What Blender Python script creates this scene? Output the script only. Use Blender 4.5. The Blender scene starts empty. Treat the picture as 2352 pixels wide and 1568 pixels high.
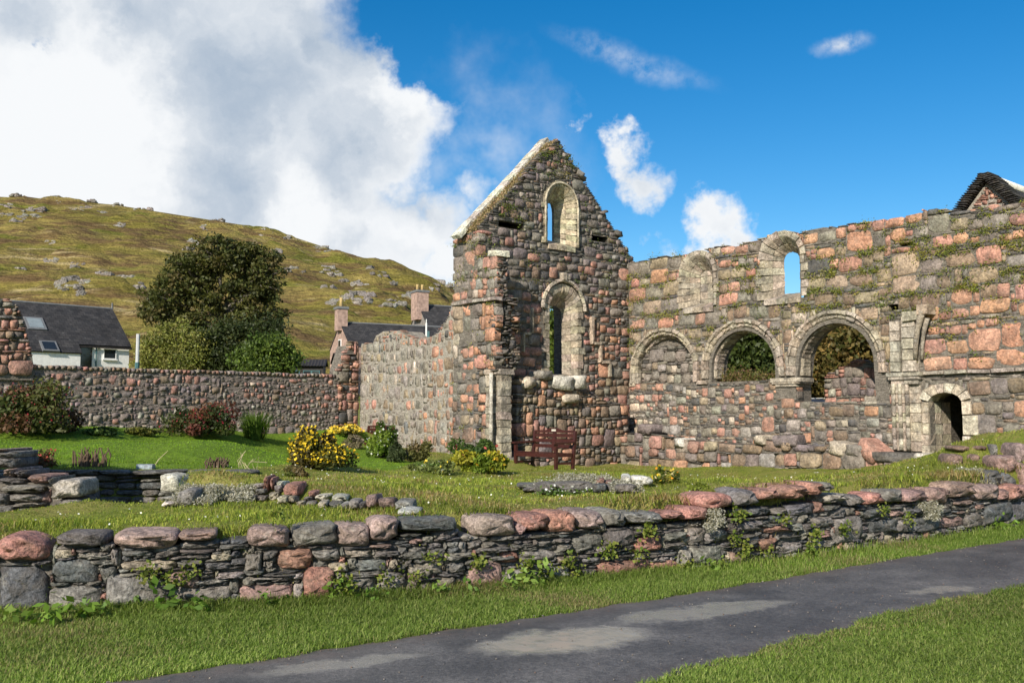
import bpy, math, random
import numpy as np
from mathutils import Vector, Matrix, geometry

S = bpy.context.scene
COL = S.collection
RNG = random.Random(11)
NR = np.random.default_rng(11)

# ------------------------------------------------------------------ camera, world, sun, exposure
F, CX, CY, HZ = 2200.0, 1176.0, 784.0, 955.0          # photograph measured on a 2352 x 1568 raster
PITCH = math.atan((HZ - CY) / F)
EYE = np.array([0.0, 0.0, 1.6])
cam_d = bpy.data.cameras.new('camera')
cam = bpy.data.objects.new('camera', cam_d)
COL.objects.link(cam)
cam.location = EYE
cam.rotation_euler = (math.pi / 2 + PITCH, 0, 0)
cam_d.sensor_width = 36.0
cam_d.lens = 36.0 * F / 2352.0
cam_d.clip_end = 3000
S.camera = cam

SUN_AZ, SUN_EL = math.radians(25), math.radians(28)      # light travels +Y, turned to the right by SUN_AZ
SUN_DIR = Vector((math.sin(SUN_AZ) * math.cos(SUN_EL), math.cos(SUN_AZ) * math.cos(SUN_EL), -math.sin(SUN_EL)))
sun_d = bpy.data.lights.new('sun', 'SUN')
sun_d.energy, sun_d.angle, sun_d.color = 4.8, math.radians(0.53), (1.0, 0.915, 0.785)
sun = bpy.data.objects.new('sun', sun_d)
COL.objects.link(sun)
sun.rotation_euler = SUN_DIR.to_track_quat('-Z', 'Y').to_euler()
sun.location = (-20, -40, 40)

S.view_settings.view_transform = 'Standard'
S.view_settings.look = 'None'
S.view_settings.exposure = 0.42
S.view_settings.gamma = 1.0
S.view_settings.use_curve_mapping = False
S.cycles.max_bounces = 6
S.cycles.transparent_max_bounces = 8


def ray(px, py):
    x, z = (px - CX) / F, (CY - py) / F
    c, s = math.cos(PITCH), math.sin(PITCH)
    return np.array([x, c - z * s, s + z * c])


class NT:
    """small helper round a node tree"""
    def __init__(self, tree):
        self.t = tree
        tree.nodes.clear()

    def n(self, typ, **kw):
        nd = self.t.nodes.new(typ)
        for k, v in kw.items():
            if k.startswith('i_'):
                nd.inputs[int(k[2:])].default_value = v
            else:
                setattr(nd, k, v)
        return nd

    def l(self, a, b):
        self.t.links.new(a, b)

    def val(self, sock, v):
        if hasattr(v, 'links') or isinstance(v, bpy.types.NodeSocket):
            self.l(v, sock)
        else:
            sock.default_value = v

    def math(self, op, a, b=0.0, c=0.0, clamp=False):
        nd = self.n('ShaderNodeMath', operation=op, use_clamp=clamp)
        self.val(nd.inputs[0], a); self.val(nd.inputs[1], b); self.val(nd.inputs[2], c)
        return nd.outputs[0]

    def vmath(self, op, a, b=(0, 0, 0), scale=1.0):
        nd = self.n('ShaderNodeVectorMath', operation=op)
        self.val(nd.inputs[0], a); self.val(nd.inputs[1], b)
        if op == 'SCALE':
            nd.inputs['Scale'].default_value = scale
        return nd.outputs['Value'] if op in ('DISTANCE', 'DOT_PRODUCT', 'LENGTH') else nd.outputs[0]

    def noise(self, vec, scale, detail=4.0, rough=0.55, dist=0.0, color=False):
        nd = self.n('ShaderNodeTexNoise')
        if vec is not None:
            self.l(vec, nd.inputs['Vector'])
        nd.inputs['Scale'].default_value = scale
        nd.inputs['Detail'].default_value = detail
        nd.inputs['Roughness'].default_value = rough
        nd.inputs['Distortion'].default_value = dist
        return nd.outputs['Color'] if color else nd.outputs['Fac']

    def rng(self, v, a, b, c=0.0, d=1.0, smooth=True):
        nd = self.n('ShaderNodeMapRange', interpolation_type='SMOOTHSTEP' if smooth else 'LINEAR')
        self.val(nd.inputs[0], v)
        for i, q in enumerate((a, b, c, d)):
            nd.inputs[1 + i].default_value = q
        return nd.outputs[0]

    def mix(self, f, a, b, blend='MIX'):
        nd = self.n('ShaderNodeMix', data_type='RGBA', blend_type=blend)
        self.val(nd.inputs[0], f)
        self.val(nd.inputs[6], a if not isinstance(a, tuple) else (*a[:3], 1))
        self.val(nd.inputs[7], b if not isinstance(b, tuple) else (*b[:3], 1))
        return nd.outputs[2]

    def scalecol(self, col, f):
        nd = self.n('ShaderNodeMix', data_type='RGBA', blend_type='MULTIPLY')
        nd.inputs[0].default_value = 1.0
        self.val(nd.inputs[6], col if not isinstance(col, tuple) else (*col[:3], 1))
        self.l(f, nd.inputs[7])
        return nd.outputs[2]


# ---- world: Nishita sky with clouds set out by direction
W = bpy.data.worlds.new('World')
S.world = W
W.use_nodes = True
w = NT(W.node_tree)
sky = w.n('ShaderNodeTexSky', sky_type='NISHITA', sun_disc=False)
sky.sun_elevation, sky.sun_rotation = SUN_EL, math.pi + SUN_AZ
sky.air_density, sky.dust_density, sky.ozone_density = 1.0, 0.15, 3.0
SKY_STRENGTH = 0.085
hsv = w.n('ShaderNodeHueSaturation')
hsv.inputs['Saturation'].default_value = 1.42
hsv.inputs['Hue'].default_value = 0.499
hsv.inputs['Value'].default_value = 1.12
w.l(sky.outputs[0], hsv.inputs['Color'])
tc = w.n('ShaderNodeTexCoord')
dirv = w.vmath('NORMALIZE', tc.outputs['Generated'])
nA = w.noise(dirv, 7.0, 6, 0.6, color=True)
nB = w.noise(dirv, 26.0, 5, 0.62, color=True)
warp = w.vmath('ADD', w.vmath('SCALE', w.vmath('SUBTRACT', nA, (.5, .5, .5)), scale=0.15),
               w.vmath('SCALE', w.vmath('SUBTRACT', nB, (.5, .5, .5)), scale=0.055))
dw = w.vmath('ADD', dirv, warp)


def blobs(lst, vec):
    out = None
    for px, py, r, k in lst:
        d = ray(px, py); d = d / np.linalg.norm(d)
        q = w.vmath('DISTANCE', vec, tuple(d))
        v = w.rng(q, 0.0, r / F, k, 0.0, smooth=False)
        out = v if out is None else w.math('MAXIMUM', out, v)
    return out


CLOUDS = [(150, 180, 420, 1.5), (420, 60, 420, 1.5), (560, 330, 430, 1.5), (700, 200, 260, 1.2), (800, 300, 270, 1.2),
          (80, 420, 350, 1.2), (850, 560, 240, 0.95), (700, 480, 330, 1.2), (980, 520, 170, 0.75), (1010, 610, 170, 0.8), (1090, 480, 150, 0.5), (-350, 250, 620, 1.6), (300, 430, 330, 1.2),
          (-900, 60, 700, 1.5), (-1500, 500, 600, 1.3), (330, -420, 520, 1.4),
          (1450, 350, 105, 0.85), (1490, 440, 110, 0.8), (1430, 300, 80, 0.75),
          (1660, 560, 110, 0.85), (1690, 540, 80, 0.7), (1510, 575, 75, 0.5), (1320, 255, 48, 0.42),
          (1030, 570, 120, 0.6)]
dens = blobs(CLOUDS, dw)
fbm = w.noise(dirv, 13.0, 8, 0.62)
dens = w.math('ADD', dens, w.math('MULTIPLY', w.math('SUBTRACT', fbm, 0.5), 0.55))
# blue holes in the bank
holes = blobs([(95, 75, 75, 0.9), (1010, 60, 190, 0.9), (960, 130, 110, 0.5)], dw)
dens = w.math('SUBTRACT', dens, holes)
dens = w.math('ADD', dens, w.math('MULTIPLY', w.math('SUBTRACT', w.noise(dirv, 42.0, 6, 0.6), 0.5), 0.2))
alpha = w.rng(dens, 0.16, 0.56)
# wispy streaks
soft = w.vmath('ADD', dirv, w.vmath('SCALE', w.vmath('SUBTRACT', nA, (.5, .5, .5)), scale=0.05))
wisp = w.rng(w.noise(dirv, 40, 5, 0.6), 0.3, 0.7)


def streak_at(p0, p1, half, k):
    d0, d1 = np.array(ray(*p0)), np.array(ray(*p1))
    d0 /= np.linalg.norm(d0); d1 /= np.linalg.norm(d1)
    c = (d0 + d1) / 2; c /= np.linalg.norm(c)
    ax = d1 - d0; L = np.linalg.norm(ax) / 2; ax /= np.linalg.norm(ax)
    ay = np.cross(c, ax); ay /= np.linalg.norm(ay)
    dd = w.vmath('SUBTRACT', soft, tuple(c))
    sx = w.math('MULTIPLY', w.vmath('DOT_PRODUCT', dd, tuple(ax)), 1 / L)
    sy = w.math('MULTIPLY', w.vmath('DOT_PRODUCT', dd, tuple(ay)), F / half)
    st = w.math('SQRT', w.math('ADD', w.math('MULTIPLY', sx, sx), w.math('MULTIPLY', sy, sy)))
    return w.math('MULTIPLY', w.rng(st, 1.0, 0.0, 0, k), wisp)


streak = w.math('MAXIMUM', streak_at((1225, 70), (1700, 212), 38, .42), streak_at((1835, 122), (2010, 100), 26, .95))
thin = w.math('MULTIPLY', blobs([(1100, 380, 260, 1.0), (1000, 600, 260, 1.2), (900, 420, 260, 1.0)], dw), w.rng(w.noise(dirv, 9, 5, .6), 0.35, 0.75))
# open cloud field where the camera does not look (same sky going on)
front = w.rng(w.vmath('DOT_PRODUCT', dirv, (0, 0.97, 0.24)), 0.60, 0.80, 1.0, 0.0)
field = w.math('MULTIPLY', w.rng(w.noise(dirv, 2.6, 7, 0.58), 0.5, 0.66), w.math('MULTIPLY', front, 0.9))
alpha = w.math('MAXIMUM', w.math('MAXIMUM', alpha, field), w.math('MAXIMUM', streak, w.math('MULTIPLY', thin, 0.7)), clamp=True)
# cloud tone: bright lobes and blue-grey undersides
GREY = [(560, 180, 300, 1.0), (780, 340, 210, .9), (60, 30, 190, 1.1), (950, 470, 130, 0.8), (520, 420, 200, 0.75), (300, 20, 200, 0.9),
        (700, 70, 200, 0.8), (800, 560, 110, 0.7), (1490, 400, 90, 0.45), (1690, 590, 60, .4), (-700, 300, 600, 0.8), (900, 590, 120, 0.6)]
WHITE = [(170, 210, 220, 1.0), (120, 330, 240, 0.8), (720, 520, 120, .6), (900, 200, 90, .7), (930, 560, 120, .5)]
g = w.math('SUBTRACT', blobs(GREY, dw), blobs(WHITE, dw))
g = w.math('ADD', g, w.math('MULTIPLY', w.math('SUBTRACT', w.noise(dw, 6.0, 7, 0.6), 0.5), 1.5))
tone = w.rng(g, -0.15, 1.15)
white, grey = (0.70 / SKY_STRENGTH, 0.715 / SKY_STRENGTH, 0.73 / SKY_STRENGTH), (0.30 / SKY_STRENGTH, 0.37 / SKY_STRENGTH, 0.46 / SKY_STRENGTH)
ccol = w.mix(tone, white, grey)
wcol = w.mix(alpha, hsv.outputs[0], ccol)
bg = w.n('ShaderNodeBackground')
w.l(wcol, bg.inputs[0])
bg.inputs[1].default_value = SKY_STRENGTH
wo = w.n('ShaderNodeOutputWorld')
w.l(bg.outputs[0], wo.inputs[0])


# ------------------------------------------------------------------ measuring helpers
def atd(px, py, Y):
    r = ray(px, py)
    return EYE + r * (Y / r[1])


def atz(px, py, z):
    r = ray(px, py)
    return EYE + r * ((z - EYE[2]) / r[2])


PH = math.atan(0.861)
A = np.array([-math.sin(PH), math.cos(PH), 0])     # along the nave, away
B = np.array([math.cos(PH), math.sin(PH), 0])      # across the nave, away to the right
ANG_B = math.atan2(B[1], B[0])
ANG_NA = math.atan2(-A[1], -A[0])
CN = atd(1443, 760, 31.5); CN[2] = 0               # inner corner of gable and nave wall
GS = CN - B * 6.365                                # south end of the gable front
KE = GS + A * 6.3                                  # far end of the chancel wall


def on(o, u, n):
    def f(px, py):
        r = ray(px, py)
        t = np.dot(o - EYE, n) / np.dot(r, n)
        q = EYE + r * t
        return float(np.dot(q - o, u)), float(q[2])
    return f


nw = on(CN, -A, B)
gw = on(GS, B, A)
sw = on(GS, -A, B)
gd = on(KE, B, A)


# ------------------------------------------------------------------ object helpers
def link(o, parent=None, label=None, cat=None, group=None, kind=None):
    COL.objects.link(o)
    if parent is not None:
        o.parent = parent
    if label: o['label'] = label
    if cat: o['category'] = cat
    if group: o['group'] = group
    if kind: o['kind'] = kind
    return o


def empty(name, loc, rz=0.0, label=None, cat=None, group=None):
    o = bpy.data.objects.new(name, None)
    o.location = loc
    o.rotation_euler = (0, 0, rz)
    o.empty_display_size = 0.3
    return link(o, None, label, cat, group)


def mesh_np(name, V, Fc, mat=None, tint=None, smooth=False):
    """V (n,3), Fc (m,k) uniform polygons; tint (n,3) or one colour"""
    me = bpy.data.meshes.new(name)
    V = np.asarray(V, dtype=np.float32); Fc = np.asarray(Fc, dtype=np.int32)
    m, k = Fc.shape
    me.vertices.add(len(V)); me.vertices.foreach_set('co', V.ravel())
    me.loops.add(m * k); me.loops.foreach_set('vertex_index', Fc.ravel())
    me.polygons.add(m)
    me.polygons.foreach_set('loop_start', np.arange(0, m * k, k, dtype=np.int32))
    if smooth:
        me.polygons.foreach_set('use_smooth', np.ones(m, dtype=bool))
    if tint is not None:
        at = me.color_attributes.new('tint', 'FLOAT_COLOR', 'POINT')
        c = np.ones((len(V), 4), dtype=np.float32)
        c[:, :3] = tint
        at.data.foreach_set('color', c.ravel())
    me.update(calc_edges=True)
    if mat: me.materials.append(mat)
    return me


def mesh_py(name, verts, faces, mat=None, tint=None, smooth=False):
    me = bpy.data.meshes.new(name)
    me.from_pydata([tuple(map(float, v)) for v in verts], [], [tuple(int(i) for i in f) for f in faces])
    if smooth:
        me.polygons.foreach_set('use_smooth', np.ones(len(faces), dtype=bool))
    if tint is not None:
        at = me.color_attributes.new('tint', 'FLOAT_COLOR', 'POINT')
        c = np.ones((len(verts), 4), dtype=np.float32); c[:, :3] = tint
        at.data.foreach_set('color', c.ravel())
    me.update()
    if mat: me.materials.append(mat)
    return me


class MB:
    """collects simple shapes into one mesh"""
    def __init__(self):
        self.v, self.f = [], []

    def add(self, V, Fc):
        o = len(self.v)
        self.v += [tuple(map(float, p)) for p in V]
        self.f += [tuple(i + o for i in f) for f in Fc]
        return self

    def hexa(self, c):            # 8 corners: bottom 0-3, top 4-7
        return self.add(c, [(0, 3, 2, 1), (4, 5, 6, 7), (0, 1, 5, 4), (1, 2, 6, 5), (2, 3, 7, 6), (3, 0, 4, 7)])

    def box(self, x0, x1, y0, y1, z0, z1, M=None):
        c = [(x0, y0, z0), (x1, y0, z0), (x1, y1, z0), (x0, y1, z0), (x0, y0, z1), (x1, y0, z1), (x1, y1, z1), (x0, y1, z1)]
        if M is not None:
            c = [tuple(M @ Vector(p)) for p in c]
        return self.hexa(c)

    def tube(self, pts, rad, n=6):
        pts = [Vector(p) for p in pts]
        rings = []
        for i, p in enumerate(pts):
            d = (pts[min(i + 1, len(pts) - 1)] - pts[max(i - 1, 0)]).normalized()
            q = d.to_track_quat('Z', 'Y')
            r = rad[i] if isinstance(rad, (list, tuple)) else rad
            rings.append([p + q @ Vector((r * math.cos(6.2832 * k / n), r * math.sin(6.2832 * k / n), 0)) for k in range(n)])
        V = [v for rg in rings for v in rg]
        Fc = []
        for i in range(len(pts) - 1):
            for k in range(n):
                a, b2 = i * n + k, i * n + (k + 1) % n
                Fc.append((a, b2, b2 + n, a + n))
        Fc.append(tuple(range(n - 1, -1, -1)))
        Fc.append(tuple(range((len(pts) - 1) * n, len(pts) * n)))
        return self.add(V, Fc)

    def build(self, name, mat, parent=None, smooth=False, tint=(1, 1, 1), **kw):
        me = mesh_py(name, self.v, self.f, mat, tint, smooth)
        return link(bpy.data.objects.new(name, me), parent, **kw)


def prism(loops, y0, y1):
    """extruded polygon with holes; loops are lists of (u,v) in the wall plane"""
    vs = [p for lp in loops for p in lp]
    tri = geometry.tessellate_polygon([[Vector((p[0], p[1], 0)) for p in lp] for lp in loops])
    n = len(vs)
    V = [(p[0], y0, p[1]) for p in vs] + [(p[0], y1, p[1]) for p in vs]
    Fc = [t for t in tri] + [(t[2] + n, t[1] + n, t[0] + n) for t in tri]
    o = 0
    for lp in loops:
        m = len(lp)
        for i in range(m):
            j = (i + 1) % m
            Fc.append((o + i, o + j, o + j + n, o + i + n))
        o += m
    return V, Fc


def inpoly(poly, x, y):
    x = np.asarray(x); y = np.asarray(y)
    r = np.zeros(np.broadcast(x, y).shape, bool)
    n = len(poly)
    for i in range(n):
        x0, y0 = poly[i]; x1, y1 = poly[(i + 1) % n]
        if y0 == y1: continue
        c = ((y0 > y) != (y1 > y)) & (x < (x1 - x0) * (y - y0) / (y1 - y0) + x0)
        r ^= c
    return r


# ------------------------------------------------------------------ materials
def material(name):
    m = bpy.data.materials.new(name)
    m.use_nodes = True
    t = NT(m.node_tree)
    out = t.n('ShaderNodeOutputMaterial')
    bs = t.n('ShaderNodeBsdfPrincipled')
    t.l(bs.outputs[0], out.inputs[0])
    return m, t, bs, out


def pos(t):
    return t.n('ShaderNodeNewGeometry').outputs['Position']


def bump(t, bs, h, strength=0.5, dist=0.02):
    b = t.n('ShaderNodeBump')
    b.inputs['Strength'].default_value = strength
    b.inputs['Distance'].default_value = dist
    t.l(h, b.inputs['Height'])
    t.l(b.outputs[0], bs.inputs['Normal'])


def stone_material(name, grain=45, lichen=0.35, bumpd=0.03, white=0.0, gk=.45, dirt=.45):
    m, t, bs, _ = material(name)
    p = pos(t)
    info = t.n('ShaderNodeObjectInfo')
    att = t.n('ShaderNodeAttribute', attribute_name='tint')
    c = t.mix(1.0, info.outputs['Color'], att.outputs['Color'], 'MULTIPLY')
    n1 = t.noise(p, 3.5, 5, .6)
    n2 = t.noise(p, grain, 3, .7)
    n3 = t.noise(p, 14, 6, .65)
    c = t.scalecol(c, t.rng(n1, .3, .7, .66, 1.34))
    c = t.scalecol(c, t.rng(n2, .3, .7, 1 - gk, 1 + gk))
    c = t.scalecol(c, t.rng(n3, .35, .65, .8, 1.15))
    c = t.mix(t.math('MULTIPLY', t.rng(t.noise(p, 6.5, 5, .65, .5), .42, .68), .38), c, (.17, .14, .11))
    lc = t.math('MULTIPLY', t.rng(t.noise(p, 9, 6, .7), .57, .72), lichen)
    c = t.mix(lc, c, (.42, .41, .36))
    dk = t.math('MULTIPLY', t.rng(t.noise(p, 2.1, 6, .65), .50, .72), dirt)
    c = t.mix(dk, c, (.07, .065, .06))
    if white > 0:
        wl = t.math('MULTIPLY', t.rng(t.noise(p, 5.5, 5, .6), .6, .66), white)
        c = t.mix(wl, c, (.62, .60, .53))
    t.l(c, bs.inputs['Base Color'])
    bs.inputs['Roughness'].default_value = 0.88
    bs.inputs['Specular IOR Level'].default_value = 0.25
    h = t.math('ADD', t.math('MULTIPLY', n3, 0.8), t.math('ADD', t.math('MULTIPLY', t.noise(p, 5, 3, .5), 1.3), t.math('MULTIPLY', n2, .3)))
    bump(t, bs, h, 1.0, bumpd)
    return m


M_STONE = stone_material('wall_stone', 26, .3, .035, 0, .24)
M_NEAR = stone_material('near_stone', 38, .35, .045)
M_CREAM = stone_material('dressed_sandstone', 30, .45, .04, .2, .3, .68)


def plain(name, col, rough=.8, var=.25, scale=8, bd=.01, bs_strength=.4, spec=.3, metal=0.0):
    m, t, bs, _ = material(name)
    p = pos(t)
    n = t.noise(p, scale, 6, .6)
    c = t.scalecol(col, t.rng(n, .3, .7, 1 - var, 1 + var))
    t.l(c, bs.inputs['Base Color'])
    bs.inputs['Roughness'].default_value = rough
    bs.inputs['Specular IOR Level'].default_value = spec
    bs.inputs['Metallic'].default_value = metal
    bump(t, bs, t.noise(p, scale * 3, 5, .6), bs_strength, bd)
    return m


def mortar(name, col, col2):
    m, t, bs, _ = material(name)
    p = pos(t)
    mp = t.n('ShaderNodeMapping'); mp.inputs['Scale'].default_value = (1, 1, 4)
    t.l(p, mp.inputs[0])
    n = t.noise(mp.outputs[0], 6, 6, .65)
    c = t.mix(t.rng(n, .38, .62), col, col2)
    c = t.scalecol(c, t.rng(t.noise(p, 30, 4, .6), .3, .7, .7, 1.25))
    t.l(c, bs.inputs['Base Color'])
    bs.inputs['Roughness'].default_value = .95
    bs.inputs['Specular IOR Level'].default_value = .15
    bump(t, bs, t.math('ADD', n, t.noise(p, 40, 4, .6)), .8, .03)
    return m


M_MORTAR_DARK = mortar('joint_earth', (.075, .067, .056), (.16, .142, .12))
M_MORTAR = mortar('joint_mortar', (.11, .098, .083), (.21, .186, .155))
M_MORTAR_ROSE = mortar('rosy_mortar', (.15, .125, .11), (.25, .21, .185))
M_MORTAR_PALE = mortar('pale_mortar', (.24, .215, .18), (.35, .32, .27))


def leaf_material(name, trans=.3, rough=.55):
    m, t, bs, out = material(name)
    att = t.n('ShaderNodeAttribute', attribute_name='tint')
    t.l(att.outputs['Color'], bs.inputs['Base Color'])
    bs.inputs['Roughness'].default_value = rough
    bs.inputs['Specular IOR Level'].default_value = .3
    tr = t.n('ShaderNodeBsdfTranslucent')
    t.l(t.mix(1.0, att.outputs['Color'], (1.1, 1.15, .6), 'MULTIPLY'), tr.inputs[0])
    mx = t.n('ShaderNodeMixShader'); mx.inputs[0].default_value = trans
    t.l(bs.outputs[0], mx.inputs[1]); t.l(tr.outputs[0], mx.inputs[2])
    t.l(mx.outputs[0], out.inputs[0])
    return m


M_LEAF = leaf_material('leaf')
M_GRASS = leaf_material('grass_blade', .42, .55)
M_PETAL = leaf_material('petal', .2, .6)
M_BARK = plain('bark', (.14, .122, .10), .9, .35, 10, .02, .6)
M_TWIG = plain('dry_twig', (.11, .075, .05), .9, .3, 20, .01)
M_SLATE_ROOF = None

# ------------------------------------------------------------------ stones
def stone_outline(r, cut, jit, nper):
    """corner-cut, slightly crooked block outline, counter-clockwise"""
    P = []
    C = [(1, 1), (-1, 1), (-1, -1), (1, -1)]
    for k, (sx, sz) in enumerate(C):
        cx, cz = cut * r.uniform(.3, 1.6), cut * r.uniform(.3, 1.6)
        dx, dz = jit * r.random(), jit * r.random()
        v, h = (sx * (.5 - dx * .4), sz * (.5 - cz - dz)), (sx * (.5 - cx - dx), sz * (.5 - dz * .4))
        m = (sx * (.5 - cx * .28 - dx * .8), sz * (.5 - cz * .28 - dz * .8))
        seq = [v, m, h] if nper == 3 else [v, h]
        P += seq if k % 2 == 0 else seq[::-1]
        n = C[(k + 1) % 4]
        t = r.uniform(-.18, .18); q = .5 - jit * .3 * r.random()
        P.append((t, sz * q) if k % 2 == 0 else (sx * q, t))
    return np.array(P)


def stone_proto(seed, cut, jit, bulge, hi=False):
    r = np.random.default_rng(seed)
    O = stone_outline(r, cut, jit, 3 if hi else 2)
    nseg = len(O)
    sh = r.uniform(-.11, .11, 2)
    O = np.stack([O[:, 0] + sh[0] * O[:, 1], O[:, 1] + sh[1] * O[:, 0] * .6], -1)
    O *= np.minimum(1, .5 / np.abs(O).max(0))
    if hi:
        rings = [(.98, .5), (1.0, -.05), (.995, -.26 + .14 * bulge), (.95 - .05 * bulge, -.39 + .09 * bulge), (.76 - .04 * bulge, -.455 + .02 * bulge), (.42, -.485)]
    else:
        rings = [(.98, .5), (1.0, -.34 + .22 * bulge), (.94 - .08 * bulge, -.475 + .05 * bulge)]
    tl = r.uniform(-.10, .10, 2)
    V = []
    for k, (sc, y) in enumerate(rings):
        e = r.uniform(-.02, .02, nseg) if k else np.zeros(nseg)
        dy = r.uniform(-.05, .05, nseg) * (1.0 if k >= len(rings) - 2 else .35)
        for i in range(nseg):
            x, z = O[i] * (sc + e[i])
            tt = (tl[0] * x + tl[1] * z) * (1 if k >= 2 else 0)
            V.append((x, y + dy[i] + tt, z))
    V.append((r.uniform(-.06, .06), -.5, r.uniform(-.06, .06)))
    V = np.array(V)
    if hi:
        a = r.uniform(3, 7, 6); p = r.uniform(0, 6.3, 6)
        f = V[:, 1] < 0
        V[f, 1] += .06 * (np.sin(V[f, 0] * a[0] * 1.6 + p[0]) * np.sin(V[f, 2] * a[1] * 1.6 + p[1]) + .6 * np.sin(V[f, 0] * a[2] * 3 + V[f, 2] * a[3] * 3 + p[2]))
    tris = []
    nr = len(rings)
    for k in range(nr - 1):
        for i in range(nseg):
            j = (i + 1) % nseg
            a, b2, c, d = k * nseg + i, k * nseg + j, (k + 1) * nseg + j, (k + 1) * nseg + i
            tris += [(a, d, c), (a, c, b2)]
    e = (nr - 1) * nseg
    for i in range(nseg):
        tris.append((e + i, len(V) - 1, e + (i + 1) % nseg))
    return V.astype(np.float32), np.array(tris, dtype=np.int32)


PROTO, PMESH = {}, {}


def proto_set(kind, n, *args, mat=None, smooth=True, **kw):
    PROTO[kind] = [stone_proto(1000 * len(PROTO) + i, *args, **kw) for i in range(n)]
    PMESH[kind] = [mesh_np('stone_' + kind, v, f, mat, (1, 1, 1), smooth) for v, f in PROTO[kind]]


proto_set('block', 40, .06, .15, .0, mat=M_STONE, smooth=False)
proto_set('round', 40, .12, .17, .22, mat=M_STONE, smooth=False)
proto_set('slate', 20, .10, .16, .1, mat=M_STONE, smooth=False)
proto_set('nblock', 34, .09, .17, .0, mat=M_NEAR, smooth=False, hi=True)
proto_set('nround', 40, .15, .16, .5, mat=M_NEAR, smooth=True, hi=True)
proto_set('nslate', 20, .14, .18, .1, mat=M_NEAR, smooth=False, hi=True)
proto_set('cream', 16, .04, .05, .1, mat=M_CREAM, smooth=False)
KMAT = dict(block=M_STONE, round=M_STONE, slate=M_STONE, nblock=M_NEAR, nround=M_NEAR, nslate=M_NEAR, cream=M_CREAM)


def place_stones(wall, specs, limit=296, infill='stone_infill', base='stone'):
    """specs: (loc, (rx,ry,rz), scale, colour, kind); largest become parts, the rest one stuff part per material"""
    order = sorted(range(len(specs)), key=lambda i: -specs[i][2][0] * specs[i][2][2])
    for i in order[:limit]:
        loc, rot, sc, col, kind = specs[i]
        o = bpy.data.objects.new(base, RNG.choice(PMESH[kind]))
        o.location, o.rotation_euler, o.scale = loc, rot, sc
        o.color = (*col, 1)
        link(o, wall)
    rest = {}
    for i in order[limit:]:
        rest.setdefault(KMAT[specs[i][4]].name, []).append(specs[i])
    for mn, lst in rest.items():
        Vs, Fs, Cs, n = [], [], [], 0
        for loc, rot, sc, col, kind in lst:
            v, f = RNG.choice(PROTO[kind])
            R = np.array(Matrix.Rotation(rot[2], 3, 'Z') @ Matrix.Rotation(rot[1], 3, 'Y') @ Matrix.Rotation(rot[0], 3, 'X'))
            q = (v * np.array(sc)) @ R.T + np.array(loc)
            Vs.append(q); Fs.append(f + n); n += len(v)
            Cs.append(np.tile(col, (len(v), 1)))
        me = mesh_np(infill, np.vstack(Vs), np.vstack(Fs), bpy.data.materials[mn], np.vstack(Cs), True)
        link(bpy.data.objects.new(infill, me), wall, kind='stuff')


def masonry(u0, u1, v0, v1, cell, inside, pre=(), hc=(5, 8), sl=(1, 2), sgap=.75, bigp=.75, asp=(.8, 1.8), small=(1, 3), maxw=14, rng=RNG):
    """random coursed rubble: rectangles (u,v,w,h) that fill the region without overlap"""
    nx, ny = int((u1 - u0) / cell), int((v1 - v0) / cell)
    U, Vv = np.meshgrid(u0 + (np.arange(nx) + .5) * cell, v0 + (np.arange(ny) + .5) * cell)
    occ = ~inside(U, Vv)
    for (a, b2, c, d) in pre:
        i0, i1 = max(0, round((a - u0) / cell)), min(nx, round((c - u0) / cell))
        j0, j1 = max(0, round((b2 - v0) / cell)), min(ny, round((d - v0) / cell))
        occ[j0:j1, i0:i1] = True
    zones = []
    for _ in range(max(1, nx // 62 + 1)):
        ct = []
        flip = rng.random() < .5
        while len(ct) < ny:
            if flip and rng.random() < sgap:
                h, ty = rng.randint(*sl), 's'
            else:
                h, ty = rng.randint(*hc), 'b'
            flip = not flip
            j0 = len(ct)
            ct += [(j0 + h, ty)] * h
        zones.append(ct)
    zcut = [int(nx * (k + 1) / len(zones)) for k in range(len(zones))]
    out = []
    for j in range(ny):
        i = 0
        row = occ[j]
        zc = [z_ + rng.randint(-5, 5) for z_ in zcut]
        while i < nx:
            if row[i]:
                i += 1
                continue
            run = 1
            while i + run < nx and run < maxw + 3 and not row[i + run]:
                run += 1
            zi = 0
            while zi < len(zones) - 1 and i >= zc[zi]:
                zi += 1
            top, ty = zones[zi][j]
            hm = top - j
            if ty == 'b' and rng.random() < .07:
                hm += rng.randint(2, 4)
            if ty == 'b' and hm > 2:
                hm = max(2, hm + rng.choice((-1, 0, 0, 0, 1)))
            if ty == 's' or hm <= 2:
                h = hm if hm <= 2 else rng.randint(1, 2)
                wd = rng.randint(3, maxw - 2)
            elif rng.random() < bigp:
                h = hm
                wd = max(2, int(h * rng.uniform(*asp)))
            else:
                h = rng.randint(1, min(small[1], hm))
                wd = rng.randint(2, 5) if h > 1 else rng.randint(3, 8)
            wd = min(wd, maxw)
            if run - wd < 2: wd = run
            wd = min(wd, run)
            h = min(h, ny - j)
            while h > 1 and occ[j:j + h, i:i + wd].any():
                h -= 1
            occ[j:j + h, i:i + wd] = True
            out.append((u0 + i * cell, v0 + j * cell, wd * cell, h * cell))
            i += wd
    return out


PINK, PINK2, SALMON = (.42, .225, .168), (.33, .18, .142), (.45, .245, .155)
GREY, DGREY, TAN, BROWN = (.205, .182, .152), (.085, .083, .082), (.30, .235, .16), (.225, .160, .112)
CREAM, PURP, SLATE, LGREY, BLUE = (.47, .40, .31), (.185, .150, .145), (.105, .097, .086), (.29, .265, .225), (.155, .16, .16)


def vary(c, rng=RNG, k=.16):
    f = 1 + rng.uniform(-k, k)
    return tuple(max(.01, x * f * (1 + rng.uniform(-.05, .05))) for x in c)


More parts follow.
